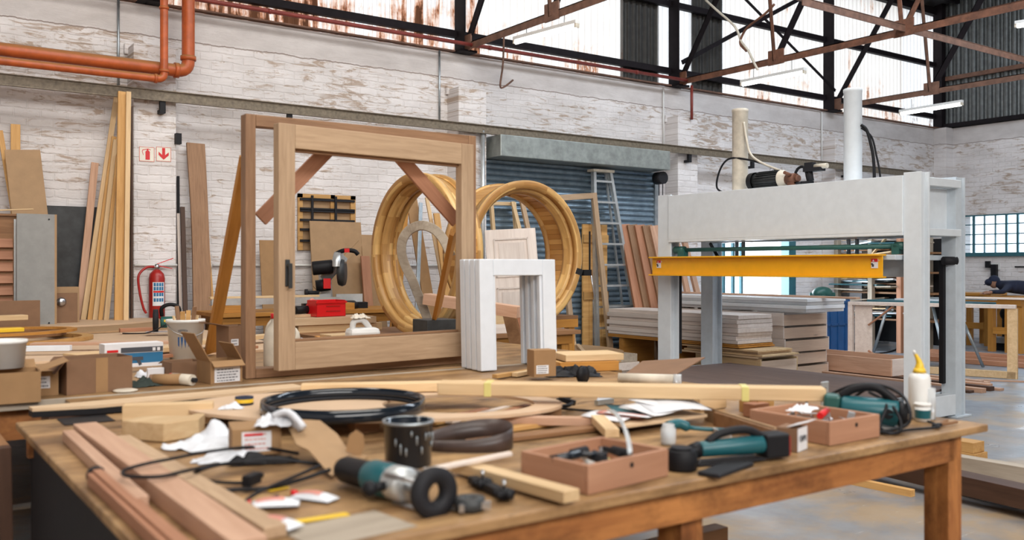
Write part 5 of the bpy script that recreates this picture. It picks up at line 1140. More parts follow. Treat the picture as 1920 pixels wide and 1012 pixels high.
for k, (px, py, d_, l, w_, h_, mt, lb, rz) in enumerate(((640, 640, 6.7, .35, .2, .09, 'orange_wood', 'open topped orange block between canister and sash stile', -.2), (590, 625, 7.0, .22, .16, .11, 'pale_pine', 'pale timber block seen through the oak window', .1), (700, 626, 6.9, .6, .09, .035, 'brown_wood', 'dark edged beam lying beyond the canister', -.05),
    (760, 634, 6.2, .55, .05, .03, 'orange_wood', 'orange strip just above the oak bottom rail', .05), (735, 618, 7.2, .16, .06, .05, 'pale_pine', 'small pale block near the foot of the big ring', .4), (600, 640, 6.1, .3, .02, .08, 'card_dark', 'flap of brown card leaning behind the oak rail', -.5))):
    c = PD(px, py, d_); zb = .905 if c.y < 6.3 else .905
    M('timber_block', MB().box(-l/2, l/2, -w_/2, w_/2, 0, h_), mt, None, lb, 'block', mw=turned((c.x, min(c.y, 6.2) if k != 1 else 6.15, zb+(.0)), rz), bevel=.003)
for k, px in enumerate((617, 638)):
    c = PD(px, 642, 5.6); t = T('glue_pot', ('small dark pot with a pale lid next to the canister', 'twin dark pot with a pale lid before the card flap')[1-k], 'pot', (c.x, c.y, .905)); M('jar', MB().cyl((0, 0, 0), (0, 0, .045), .02, n=14), 'navy', t); M('lid', MB().cyl((0, 0, .045), (0, 0, .055), .021, n=14), 'cream', t)
c = PD(590, 655, 5.45); M('shavings', crumple(.2, .1, .045, 31), 'pale_pine', None, 'heap of pale wood shavings behind the oak bottom rail', 'shavings', mw=turned((c.x, c.y, .903), 0)); c = PD(568, 640, 5.6)
board('chisel_blade', (c.x-.03, c.y, .91), (c.x+.02, c.y+.05, 1.06), .03, .008, 'zinc', 'bluish steel blade standing in the shavings by the sash stile', 'blade', (0, -1, 0))
# timber between ring and white frames
board('heavy_beam', PD(800, 560, 7.6), PD(975, 585, 7.3), .14, .09, 'red_pale', 'thick planed beam lying behind the oak right-hand stile, knots on top'.replace('right-hand ', ''), 'beam', (0, 0, 1))
t = T('leaning_stiles', 'brown window stile leaning steeply behind the white frames', 'frame piece', PD(952, 575, 7.95)); O = PD(952, 575, 7.95)
for k, dx in enumerate((0, .075)): M('stile', MB().bar(V((dx, 0, 0)), PD(1010, 823, 7.95)-O+V((dx, 0, 0)), .11, .06, (-.7, -.7, 0)), ('brown_wood', 'red_wood')[k], t, bevel=.003)
bx('white_block', 4.9, 5.3, 7.22, 7.45, .862, .95, 'white_wood', label='whitish board under the thick planed beam', cat='board') ; bx('white_block', 4.85, 5.25, 7.24, 7.44, .952, 1.05, 'pale_pine', label='pale board under the thick planed beam', cat='board')
# low things between bench end and press
for k, (px, py, z, w_, d_, h_, mt, lb, rz) in enumerate(((940, 640, .45, .3, .3, .16, 'white_wood', 'whitish drawer in the pile seen between the white uprights', .2), (940, 668, .2, .34, .3, .22, 'red_wood', 'reddish box in the pile seen between the white uprights', .1), (945, 700, .0, .36, .34, .19, 'grey_wood', 'lowest greyish box in the pile seen between the white uprights', .15))):
    c = PD(px, py, 7.9); M('storage_box', MB().box(-w_/2, w_/2, 0, d_, 0, .012).box(-w_/2, w_/2, 0, .015, .012, h_).box(-w_/2, w_/2, d_-.015, d_, .012, h_).box(-w_/2, -w_/2+.015, .015, d_-.015, .012, h_).box(w_/2-.015, w_/2, .015, d_-.015, .012, h_), mt, None, lb, 'box', mw=turned((4.6, 5.9, z), rz))
# =================== near bench ===================
BX0, BX1, BY0, BY1, BZ = .48, 3.51, 1.81, 4.0, .9
t = T('work_bench', 'worn near workbench with orange timber legs, covered in tools', 'workbench', (BX0, BY0, 0))
bx('worktop', 0, 3.03, 0, 2.19, .870, .9, 'bench_top', t, .006)
bx('apron', .03, 2.86, .04, .08, .77, .869, 'bench_wood', t, .004); bx('apron', .03, 2.86, 2.1, 2.14, .77, .869, 'bench_wood', t, .004)
bx('apron', 2.822, 2.86, .15, 2.0, .77, .869, 'bench_wood', t, .004)
for x0_, y0_ in ((2.82, .04), (1.46, .082), (.08, .082), (2.72, 1.99), (1.46, 1.99), (.08, 1.99)): bx('leg', x0_+.001, x0_+.091, y0_, y0_+.1, 0, .869 if x0_ == 2.82 else .769, 'bench_wood', t, .004)
bx('shade_panel', .05, .075, .02, 2.17, .05, .868, 'dark', t)  # dark board added in place of the black shade below the bench end
bx('stretcher', .1, 2.7, 1.0, 1.08, .25, .33, 'brown_wood', t, .004); bx('shelf', .1, 1.4, .2, 2.0, .33, .35, 'dark_wood', t, .003)  # dark shelf added to hold the boxes that fill the under-bench shade
for k, (x, y, w_, d_, h_, mt, lb) in enumerate(((.62, 2.3, .5, .5, .38, 'dark_wood', 'dark box added to fill the shade under the near bench'), (1.2, 2.9, .5, .5, .3, 'dark', 'black case added to fill the shade under the near bench'), (.65, 3.2, .45, .5, .25, 'brown_wood', 'brown box added to fill the shade under the near bench'))):
    bx('storage_box', x, x+w_, y, y+d_, .352, .352+h_, mt, label=lb, cat='box', bevel=.006)  # boxes added where there is only shade under the bench
bx('bridge_sheet', .75, 3.62, 4.005, 4.578, .872, .898, 'bench_top', label='sheet of board bridging the gap between the two benches', cat='sheet')
t = T('saw_trestle', 'low trestle holding up the bridging sheet', 'trestle', (1.2, 4.1, 0)); bx('beam', 0, 2.0, 0, .3, .80, .871, 'brown_wood', t)
for x in (.1, 1.8): bx('leg', x, x+.08, .02, .1, 0, .799, 'brown_wood', t); bx('leg', x, x+.08, .2, .28, 0, .799, 'brown_wood', t)
# dark frames leaning against the bench end
for k in range(3):
    x = .44-.065*k; t = T('old_sash', ('dark wooden frame leaning against the end of the near bench', 'second dark frame leaning behind the one at the bench end', 'outer dark frame of the row at the bench end')[k], 'frame', turned((x, 4.03, .0), ry=-.02), 'dark frames at the bench end')
    for y in (0, .44): bx('stile', 0, .045, y, y+.06, 0, .80-.01*k, 'brown_wood' if y else 'dark_wood', t)
    bx('rail', 0, .045, .061, .439, .74-.01*k, .80-.01*k, 'brown_wood', t); bx('rail', 0, .045, .061, .439, 0, .06, 'dark_wood', t)
# planks along the near edge
def pk(x0, x1, y0, y1, z0, z1, mt, lb, rz=0): 
    c = V(((x0+x1)/2, (y0+y1)/2, (z0+z1)/2)); l = y1-y0
    return M('timber_plank', MB().box(-l/2, l/2, -(x1-x0)/2, (x1-x0)/2, -(z1-z0)/2, (z1-z0)/2), mt, None, lb, 'plank', mw=Matrix.Translation(c) @ Matrix.Rotation(math.pi/2+rz, 4, 'Z'), bevel=.003)
pk(.598, .675, 1.82, 3.5, .902, .952, 'red_pale', 'broad pinkish plank in the middle of the three lying towards the bench end')
pk(.545, .583, 2.35, 3.45, .902, .94, 'red_pale', 'narrow pinkish plank lying along the free edge of the bench end', -.02)
pk(.70, .755, 1.95, 3.3, .902, .93, 'oak_light', 'light oak strip on the inner side of the broad pinkish plank', .02)
t = T('moulded_stile', 'grooved brown moulding with a round black cap at its end', 'moulding', Matrix.Translation((.525, 2.72, .902)) @ Matrix.Rotation(-math.pi/2, 4, 'Z'))
M('moulding', MB().box(0, .88, -.026, .026, 0, .034).box(0, .88, -.012, .012, .034, .042), 'red_wood', t, bevel=.003); M('end_cap', MB().cyl((-.022, 0, .022), (-.001, 0, .022), .026, n=20), 'black', t, bevel=.004)
# notched blocks
c = PZ(283, 812, .92); M('notched_block', MB().prism([(-.10, -.09), (.03, -.12), (.12, -.06), (.115, -.03), (.06, -.035), (.03, .02), (-.02, .1), (-.12, .09)], 0, .065), 'pale_pine', None, 'pale wooden block with a notch on the near bench', 'block', mw=turned((c.x+.06, c.y+.02, .903), .5), bevel=.004)
board('timber_beam', PZ(232, 778, .945), PZ(400, 772, .945), .07, .08, 'pale_pine', 'short pale beam behind the notched block', 'beam')
a, b_ = PZ(60, 768, .935), PZ(560, 724, .935)
t = T('laminate_board', 'long narrow board with a black underside lying across the gap behind the near bench', 'board', frame(a, b_)); l = (b_-a).length
M('board', MB().prism([(0, -.01), (.22, -.075), (l, -.075), (l, .06), (0, .06)], -.006, .006), 'ply', t); M('backing', MB().prism([(0, -.01), (.22, -.075), (l, -.075), (l, .06), (0, .06)], -.03, -.0065), 'black', t)
for k, (x, y) in enumerate(((.6, 4.2), (.58, 3.9))): pass
bx('packing_block', .62, .80, 3.80, 3.98, .902, .9035, 'black', label='thin black pad under the long narrow board', cat='pad')
t = T('trestle_leg', 'dark stand under the end of the long narrow board', 'stand', (.72, 4.12, 0)); M('post', MB().box(-.04, .04, -.04, .04, 0, .86).box(-.12, .12, -.1, .1, .86, .903).box(-.15, .15, -.12, .12, 0, .03), 'dark_wood', t)
# big oval template plate with a hole
c = PZ(700, 760, .95); c = V((1.65, 3.27, 0)); n = 72
o_ = [(.74*math.cos(q), .40*math.sin(q)) for q in [math.tau*k/n for k in range(n)]]; i_ = [(.33+.30*math.cos(q), .0+.25*math.sin(q)) for q in [math.tau*k/n for k in range(n)]]
M('oval_template', MB().ringplate(o_, i_, 0, .012), 'mdf_pale', None, 'large pale oval template with a big hole lying across the near bench', 'template', mw=turned((c.x, c.y, .95), -.60))
for k, (u, w_) in enumerate(((-.55, 0), (-.05, .1), (.0, -.3), (.68, 0))):
    p = turned((c.x, c.y, 0), -.60) @ V((u, w_, 0)); bx('packing_block', p.x-.05, p.x+.05, p.y-.03, p.y+.03, .902, .949, 'brown_wood', label='wooden packing block under the oval template, %s' % ('at its end by the bench edge', 'towards the far bench', 'towards the tin', 'at its end by the papers')[k], cat='block')
r = random.Random(2)
for k in range(8):
    p = turned((c.x, c.y, 0), -.60) @ V((.12+k*.06, -.22+.015*k, 0)); a = .25+.05*k
    board('fan_slat', (p.x, p.y, .913+.004*(k % 2)), (p.x+.42*math.cos(a), p.y+.42*math.sin(a), .913+.004*(k % 2)), .032, .012, ('pale_pine', 'red_wood', 'pine', 'white_wood')[k % 4], 'timber slat fanned out under the hole of the oval template, %s from the tin side' % ordn[k].replace('lowest', 'first'), 'slat', group='slats fanned under the oval template', bevel=.001)
t = T('steel_hoop', 'shiny black round hoop lying on the oval template', 'hoop', (1.47, 3.17, .963)); M('hoop', MB().lathe([(.302, 0), (.306, .012), (.302, .045), (.292, .045), (.288, .02), (.292, 0)], 72, closed=True), 'black_gloss', t)
M('hoop_liner', MB().lathe([(.2875, .001), (.2875, .012), (.278, .012), (.278, .001)], 72, closed=True), 'dark', t)
# long rails lying across
def rail(a, za, b_, zb, w, th, mt, lb): return board('long_rail', PZ(*a, za), PZ(*b_, zb), w, th, mt, lb, 'rail', bevel=.004)
rail((565, 728), .985, (905, 722), .985, .07, .04, 'pale_pine', 'pale rail lying behind the black hoop')
rail((824, 726), 1.015, (1545, 738), 1.015, .09, .05, 'pale_pine', 'long pale double rail bound with yellow tape across the bench')
for k, (x0_, x1_) in enumerate(((912, 925), (1390, 1403))):
    q = (x0_+x1_)/2; f = (q-824)/(1545-824); a, b_ = PZ(824, 726, 1.015), PZ(1545, 738, 1.015)
    best = min([i/200 for i in range(201)], key=lambda s_: abs((lambda p: 960+FPX*(p.dot(RT))/(p.dot(FW)))(a.lerp(b_, s_)-CP)-q)); p = a.lerp(b_, best); dr = (b_-a).normalized()
    M('tape_band', MB().box(-.014, .014, -.0475, .0475, -.0275, .0275), 'glow_tape', None, ('yellow tape band round the long rail beside the white frames', 'yellow tape band round the long rail near the drawers')[k], 'tape', mw=frame(p, p+dr), bevel=.002)
for k, (x_, y_, l_) in enumerate(((2.3, 3.45, .1), (3.0, 2.5, .1))): bx('packing_block', x_-.05, x_+.05, y_-.05, y_+.05, .963 if k == 0 else .902, .988, 'pine', label=('pine block under the long rail near the oval template', 'pine block under the long rail near the papers')[k], cat='block')
board('timber_lath', PZ(860, 872, .925), PZ(1072, 930, .925), .055, .03, 'pale_pine', 'pale lath lying in front of the open drawer box', 'lath')
board('timber_lath', PZ(795, 882, .945), PZ(958, 850, .96), .018, .012, 'white_wood', 'thin white stick lying across the pale lath', 'stick')
board('timber_lath', PZ(890, 786, .93), PZ(1140, 790, .93), .04, .03, 'red_pale', 'thin pinkish lath lying behind the open drawer box', 'lath')
board('timber_lath', PZ(1120, 785, .94), PZ(1148, 812, .93), .05, .03, 'pale_pine', 'short pale offcut at the corner of the drawer box', 'offcut')
board('timber_lath', PZ(880, 830, .912), PZ(1130, 800, .912), .06, .016, 'brown_wood', 'dark brown lath behind the sanding belt', 'lath')
board('timber_lath', PZ(905, 810, .912), PZ(1200, 770, .912), .05, .016, 'pine', 'golden lath running behind the drawer box towards the papers', 'lath')
# drawer boxes
def drawer(px, py, w, d, h, rz, lb):
    c = PZ(px, py, .9); t = T('drawer_box', lb, 'drawer', turned((c.x, c.y, .902), rz)); q = .014
    bx('front', 0, w, 0, q, 0, h, 'drawer_wood', t); bx('back', 0, w, d-q, d, 0, h, 'drawer_wood', t); bx('side', 0, q, q+.0005, d-q-.0005, 0, h, 'drawer_wood', t); bx('side', w-q, w, q+.0005, d-q-.0005, 0, h, 'drawer_wood', t); bx('bottom', q, w-q, q, d-q, 0, .006, 'ply', t)
    M('finger_hole', MB().cyl((w*.52, -.0006, h*.7), (w*.52, .0, h*.7), .008, n=14), 'black', t); return t
d1 = drawer(1103, 930, .335, .26, .078, .12, 'open brown drawer box of odd hardware in front, before the papers'.replace(' in front, before the papers', ' at the edge of the near bench'))
d2 = drawer(1556, 837, .285, .34, .080, .0, 'open brown drawer box of screws beside the white carton')
def inside(d, x, y, z=.01): return d.matrix_world @ V((x, y, z))
bpy.context.view_layer.update()
r = random.Random(15); hw = [('brass', 'brass knob'), ('steel', 'steel bolt'), ('dark', 'black drill chuck'), ('white_plastic', 'white plastic fitting'), ('zinc', 'zinc bracket'), ('black', 'black bit')]
def hardware(p, kind, lb, grp, s=1.):
    m_ = turned(p, r.uniform(0, 6), r.uniform(-.3, .3)); mt = hw[kind][0]
    if kind == 0: mb = MB().lathe([(0, 0), (.012, 0), (.006, .012), (.006, .02), (.015, .03), (.012, .042), (0, .045)], 14, cap=False)
    elif kind == 1: mb = MB().cyl((0, 0, .006), (.05, 0, .006), .004, n=8).cyl((-.006, 0, .006), (0, 0, .006), .009, n=6)
    elif kind == 2: mb = MB().cyl((-.05, 0, .014), (.02, 0, .014), .013, n=12).cyl((.02, 0, .014), (.06, 0, .014), .006, n=8)
    elif kind == 3: mb = MB().box(-.02, .02, -.012, .012, 0, .02).cyl((0, 0, .02), (0, 0, .035), .008, n=10)
    elif kind == 4: mb = MB().box(-.03, .03, -.012, .012, 0, .002).box(-.03, -.028, -.012, .012, 0, .03)
    else: mb = MB().cyl((-.06, 0, .008), (.03, 0, .008), .007, n=8).cyl((.03, 0, .008), (.06, 0, .008), .004, n=8)
    M('hardware_fitting', mb, mt, None, lb, 'fitting', grp, mw=m_ @ Matrix.Scale(s, 4), bevel=.001)
for k in range(16): hardware(inside(d1, .085+.055*(k % 4), .085+.032*(k//4), .012+.04*((k*7) % 2)), (0, 2, 3, 1, 4, 5)[k % 6], 'loose %s among the hardware in the drawer box at the bench edge' % hw[(0, 2, 3, 1, 4, 5)[k % 6]][1], 'hardware in the drawer box at the bench edge', 1.0)
for k in range(12): hardware(inside(d2, .075+.045*(k % 4), .085+.08*(k//4), .012+.045*((k*5) % 2)), (3, 1, 5, 4)[k % 4], 'loose %s among the screws in the drawer box by the white carton' % hw[(3, 1, 5, 4)[k % 4]][1], 'hardware in the drawer box by the white carton', 1.1)
p = inside(d2, .15, .12, .08); M('red_tube', MB().cyl((-.07, 0, 0), (.06, .02, 0), .012, n=12), 'red', None, 'red plastic tube lying on top of the screws', 'tube', mw=turned(p, .3))
p = inside(d2, .12, .2, .085); M('white_packet', crumple(.12, .08, .025, 41), 'paper', None, 'white paper packet lying on the second drawer box'.replace('second drawer box', 'screws in the drawer box'), 'packet', mw=turned(p, .3))
p = inside(d1, .09, .12, .068); M('file_handle', MB().cyl((-.09, 0, .0), (0, 0, .01), .014, .012, n=12).cyl((0, 0, .01), (.09, 0, .0), .008, n=8), 'black_gloss', None, 'glossy black tool handle poking out of the drawer box', 'handle', mw=turned(p, -.15))
# plastic strap trailing over the drawer
p0, p1 = PZ(1140, 768, 1.0), PZ(1180, 850, .995)
M('plastic_strap', MB().grid(14, 2, lambda u, w_: p0.lerp(p1, u)+V(((w_-.5)*.022+.02*math.sin(u*3), (w_-.5)*.008, .02*math.sin(u*math.pi)+.006*math.sin(w_*6+u*9))), True), 'clear', None, 'translucent plastic strap trailing into the drawer box', 'strap', solid=.002)
# narrow tray
c = PZ(1335, 800, .9); t = T('divider_tray', 'narrow wooden tray between the papers and the screws', 'tray', turned((c.x, c.y+.02, .902), .0)); a, b_ = PZ(1340, 768, .96), PZ(1480, 810, .96)
M('tray_side', MB().bar(a-V((c.x, c.y+.02, .902))-V((0, 0, .035)), b_-V((c.x, c.y+.02, .902))-V((0, 0, .035)), .012, .055), 'brown_wood', t); M('tray_side', MB().bar(a-V((c.x, c.y+.02, .902))-V((-.07, -.11, .035)), b_-V((c.x, c.y+.02, .902))-V((-.07, -.11, .035)), .012, .055), 'mdf', t)
bx('spacer_block', *(lambda p: (p.x, p.x+.09, p.y, p.y+.06))(PZ(1415, 775, .92)), .902, .955, 'red_wood', label='small reddish block behind the narrow tray', cat='block')
bx('spacer_block', *(lambda p: (p.x, p.x+.16, p.y+.05, p.y+.1))(PZ(1330, 765, .92)), .902, .962, 'pale_pine', label='pale block between the narrow tray and the long rail', cat='block')
# white carton with handwriting
c = PZ(1512, 846, .9); t = T('white_carton', 'small white carton with scribbled marks beside the battery tool', 'box', turned((c.x-.045, c.y, .902), .3))
M('carton', MB().box(0, .085, 0, .07, 0, .075), 'card_dark', t); M('white_face', MB().box(.0, .085, -.001, -.0002, 0, .075), 'paper', t); M('lid', MB().bar((.042, .035, .078), (.042, -.03, .10), .085, .002), 'paper', t)
M('scribble', MB().tube(spline([(.02, -.003, .03), (.012, -.003, .045), (.025, -.003, .05), (.03, -.003, .03), (.04, -.003, .05), (.045, -.003, .03), (.055, -.003, .05), (.065, -.003, .03), (.07, -.003, .048)], 4), .0012, 5), 'ink', t)
# tin of dark varnish
c = PZ(755, 876, .9); t = T('paint_tin', 'black drip-covered paint tin on the near bench', 'tin', (c.x+.03, c.y+.02, .902))
M('tin', MB().lathe([(0, 0), (.068, 0), (.07, .004), (.074, .125), (.078, .128), (.078, .134), (.071, .134), (.066, .01), (0, .01)], 32, cap=False), 'black_gloss', t); M('rim', MB().lathe([(.0785, .127), (.0785, .135), (.072, .135), (.072, .127)], 32, closed=True), 'zinc', t)
g = MB(); r = random.Random(9)
for k in range(10): a = -2.6+k*.22; z = r.uniform(.05, .11); g.ball((.0735*math.cos(a), .0735*math.sin(a), z), (.003, .003, r.uniform(.008, .018)), 8, 6)
M('drip', g, 'zinc', t)
# sanding belt lying as a loop
c = PZ(895, 850, .9); pts = []; n = 40; vs = []; rr = Matrix.Rotation(.12, 3, 'Z')
for k in range(n):
    a = math.tau*k/n; x, y = .145*math.cos(a), .095*math.sin(a)+.02*math.sin(2*a); vs += [(x, y, 0.0), (x*1.03, y*1.02+.012, .055+.02*math.sin(a+1))]
M('sanding_belt', MB().add(vs, [(2*k, 2*((k+1) % n), 2*((k+1) % n)+1, 2*k+1) for k in range(n)], True), 'tubing', None, 'dark sanding belt standing on edge as a bent loop', 'sanding belt', mw=turned((c.x+.02, c.y+.08, .904), -.3), solid=.002)
# template cut from thin card-coloured board
c = PZ(610, 850, .95); t = T('cut_template', 'tan board template with curved cut edges leaning on the tools', 'template', PZ(540, 880, .905)); O = PZ(540, 880, .905)
tp = [(540,800),(560,788),(600,790),(632,815),(655,850),(690,856),(676,868),(640,872),(622,895),(600,870),(578,845),(556,835)]
vs = [PD(x, y, 2.95-.35*(y-790)/100)-O for x, y in tp]
nr = (vs[4]-vs[0]).cross(vs[8]-vs[0]).normalized(); mb = MB(); k = len(vs); mb.add(vs+[v_-nr*.004 for v_ in vs], [tuple(range(k)), tuple(reversed(range(k, 2*k)))]+[(i, (i+1) % k, k+(i+1) % k, k+i) for i in range(k)])
M('template_sheet', mb, 'mdf', t)
tp = [(648,846),(655,815),(668,806),(681,815),(684,836),(676,856)]; vs = [PD(x, y, 2.72)-O for x, y in tp]; k = len(vs); nr = V((-.5, -.8, 0)).normalized()
M('rounded_lobe', MB().add(vs+[v_+nr*-.004 for v_ in vs], [tuple(range(k)), tuple(reversed(range(k, 2*k)))]+[(i, (i+1) % k, k+(i+1) % k, k+i) for i in range(k)]), 'card', t)
# small carton with red label, white sheet, gloves
c = PZ(497, 845, .92); t = T('label_carton', 'brown carton with a white and red label under the crumpled glove', 'box', turned((c.x-.02, c.y+.02, .905), -.25)); M('carton', MB().box(-.075, .075, 0, .16, 0, .085), 'card', t, bevel=.002)
labelon(t, -.045, .045, .012, .075, 4, ink='pink', seed=2); M('red_heading', MB().box(-.038, .02, -.003, -.0016, .062, .070), 'red', t)
c = PZ(400, 838, .91); M('foam_sheet', crumple(.28, .22, .055, 13), 'cloth_white', None, 'crumpled white foam sheet on the near bench beside the red-labelled carton', 'packing sheet', mw=turned((c.x+.03, c.y+.1, .904), .6))
c = PZ(425, 853, .915); M('plastic_sheet', crumple(.2, .08, .03, 14), 'cloth_white', None, 'flat white plastic wrapping poking out below the cables', 'wrapping', mw=turned((c.x, c.y-.02, .904), -.3))
c = PZ(528, 800, 1.0); t = T('white_glove', 'pale crumpled work gloves lying on the red-labelled carton', 'gloves', turned((c.x, c.y+.06, 1.0), -.5))
M('glove_cuff', crumple(.12, .1, .05, 51), 'cloth_white', t)
g = MB()
for k in range(4): g.tube(spline([(.0+.01*k, -.03+.02*k, .03), (.05, -.05+.022*k, .045-.01*k), (.10-.01*k, -.08+.03*k, .0-.012*k)], 4), .011, 8)
M('glove_finger', g, 'cloth_white', t)
c = PZ(458, 757, .965); t = T('marker_roll', 'dark blue and yellow tape roll with a pale wrapper on the template', 'tape roll', turned((c.x, c.y, .964), .2)); M('roll', MB().lathe([(.035, 0), (.035, .03), (.018, .03), (.018, 0)], 24, closed=True), 'navy', t); M('label_ring', MB().lathe([(.0355, .008), (.0355, .022)], 24, cap=False), 'yellow', t); 
c = PZ(445, 762, .965); M('wrapper', crumple(.09, .05, .02, 61), 'cloth_white', None, 'crumpled pale wrapper beside the blue tape roll', 'wrapper', mw=turned((c.x-.03, c.y-.02, .964), -.4))
# cables
def cable(pts, r_, lb, z=.91, mt='black'): return M('cable', MB().tube(spline([PZ(p[0], p[1], p[2] if len(p) > 2 else z) for p in pts], 7), r_, 8), mt, None, lb, 'cable')
cable(((560,850),(480,838,.93),(400,845,.95),(330,858,.97),(270,870,.965),(232,882,.96),(240,892,.96),(300,893,.965),(360,880,.95),(420,870,.93),(500,868,.93)), .005, 'long black cable looping over the pinkish planks')
cable(((600,870),(520,862,.93),(430,868,.935),(380,880,.94),(362,892,.92),(395,902,.915),(450,905,.912),(480,900)), .005, 'second black cable folded beside the long loop')
cable(((620,880,.94),(560,900,.92),(500,915,.912),(440,918,.912),(400,925,.912),(385,938,.912),(410,950,.912),(470,948,.912),(520,930,.912)), .006, 'thick black cable of the router curling round the glue packets')
cable(((470,950),(440,965),(425,985),(440,960,.92),(480,925,.925),(560,890,.935),(600,872,.94)), .005, 'black cable end hanging over the glue packets')
c = PZ(472, 905, .92); M('cable_plug', MB().box(-.03, .03, -.014, .014, 0, .03).cyl((.03, 0, .015), (.055, 0, .015), .008, n=10), 'black', None, 'black mains plug standing on the cables', 'plug', mw=turned((c.x, c.y, .915), .7), bevel=.004)
c = PZ(400, 862, .93); M('black_pouch', crumple(.2, .06, .04, 71), 'black', None, 'flat black tool pouch under the cables', 'pouch', mw=turned((c.x+.15, c.y, .903), -.35))
# glue packets
for k, (px, py, rz, lb) in enumerate(((590, 930, -1.05, 'white and red glue packet lying beside the router'), (515, 945, -.45, 'white and red glue packet with a crumpled end in the middle'), (520, 985, -1.15, 'white and red glue packet touching the grey sheet'))):
    c = PZ(px, py, .91); t = T('glue_packet', lb, 'packet', turned((c.x, c.y, .904+.004*k), rz), 'glue packets on the bench')
    M('packet', MB().grid(10, 8, lambda u, w_: (-.06+.12*u, -.026+.052*w_, .016*math.sin(math.pi*u)**.5*math.sin(math.pi*w_)**.5+.003), True).grid(10, 8, lambda u, w_: (-.06+.12*u, .026-.052*w_, .001), True), 'cloth_white', t)
    M('printed_patch', MB().grid(6, 6, lambda u, w_: (-.045+.07*u, -.016+.03*w_, .0205+.0-.016*(1-math.sin(math.pi*(.125+u*.58))**.5)-.016*(1-math.sin(math.pi*(.2+.57*w_))**.5)), True), 'pink', t)
    M('red_cap', MB().cyl((-.072, 0, .008), (-.058, 0, .008), .008, n=12), 'red', t)
for k, (px, py, w_, rz, lb) in enumerate(((600, 972, .14, -.05, 'yellow strip of card peeping out beyond the glue packets'), (460, 970, .09, .2, 'yellow strip of card by the pinkish plank'), (520, 918, .06, .2, 'small yellow scrap beside the plug'))):
    c = PZ(px, py, .903); M('yellow_card', MB().box(-w_/2, w_/2, -.014, .014, 0, .002), 'yellow', None, lb, 'card', mw=turned((c.x, c.y, .9035+.001*k), rz))
c = PZ(660, 985, .9); M('grey_card', MB().box(-.13, .13, -.09, .09, 0, .0015), 'grey_wood', None, 'flat grey sheet lying at the front edge of the near bench', 'sheet', mw=turned((c.x-.02, c.y-.02, .9012), .1))
# router (the big tool in front)
p0, p1 = PZ(650, 880, .945), PZ(820, 925, .955); m_ = frame(p0, p1); l = (p1-p0).length
t = T('hand_router', 'green and black hand router lying on its side on the near bench', 'power tool', m_); RX = Matrix.Rotation(math.pi/2, 4, 'Y')
M('motor_body', MB().lathe([(0, -.02), (.03, -.02), (.036, 0), (.038, l*.28), (.04, l*.3), (.0, l*.3)], 24, RX, cap=False), 'black', t); M('green_shell', MB().lathe([(.041, l*.3), (.045, l*.34), (.045, l*.5), (.04, l*.54)], 24, RX, cap=False), 'teal', t)
M('steel_collar', MB().lathe([(.0405, l*.54), (.044, l*.56), (.044, l*.68), (.036, l*.7), (0, l*.7)], 24, RX, cap=False), 'alu', t); M('name_plate', MB().lathe([(.0455, l*.38), (.0455, l*.48)], 6, RX, cap=False, a0=1.8, a1=3.0), 'pink', t)
M('plunge_base', MB().lathe([(.025, l*.93), (.06, l*.93), (.062, l*.95), (.062, l*1.0), (.025, l*1.0)], 32, RX, closed=True), 'dark', t)
for a in (.6, 2.5, 4.4): M('guide_post', MB().cyl((l*.6, .048*math.cos(a), .048*math.sin(a)), (l*.95, .048*math.cos(a), .048*math.sin(a)), .006, n=10), 'steel', t)
for s_ in (-1, 1): M('side_handle', MB().cyl((l*.6, s_*.04, 0), (l*.6, s_*.075, 0), .012, n=10).ball((l*.6, s_*.085, 0), .020, 14, 8), 'black', t)
M('collet', MB().cyl((l*.7, 0, 0), (l*.86, 0, 0), .014, n=12), 'steel', t)
M('white_knob', MB().ball((-.01, .03, .015), .013, 12, 8).ball((-.02, .045, -.002), .01, 12, 8), 'white_plastic', t)
# cutter head and spiky knobs
c = PZ(893, 962, .9); t = T('cutter_block', 'round steel cutter block with protruding blades on the near bench', 'cutter', (c.x, c.y+.03, .903)); M('hub', MB().lathe([(.012, 0), (.036, 0), (.038, .01), (.038, .03), (.012, .03)], 28, closed=True), 'dark_sheet_metal', t)
for k in range(4): a = k*math.pi/2+.4; M('blade', MB().bar((.03*math.cos(a), .03*math.sin(a), .015), (.055*math.cos(a+.25), .055*math.sin(a+.25), .015), .012, .018), 'steel', t)
for k, (px, py, lb) in enumerate(((905, 905, 'black star knob nearer the router'), (945, 925, 'black star knob beside the pale lath'))):
    c = PZ(px, py, .92); t = T('star_knob', lb, 'knob', turned((c.x, c.y, .92), k)); g = MB().lathe([(0, -.012), (.018, -.012), (.018, .012), (0, .012)], 18, cap=False)
    for q in range(5): a = q*math.tau/5; g.ball((.02*math.cos(a), .02*math.sin(a), 0), .011, 10, 6)
    M('knob', g, 'black', t); M('threaded_stud', MB().cyl((0, 0, .012), (.0, 0, .035), .005, n=8), 'steel', t)
board('black_fence', PZ(885, 898, .915), PZ(955, 930, .915), .03, .02, 'black', 'black guide fence joining the star knobs', 'fence')
board('steel_scraper', PZ(845, 955, .905), PZ(880, 945, .905), .02, .006, 'steel', 'bright steel key lying beside the cutter block', 'key')
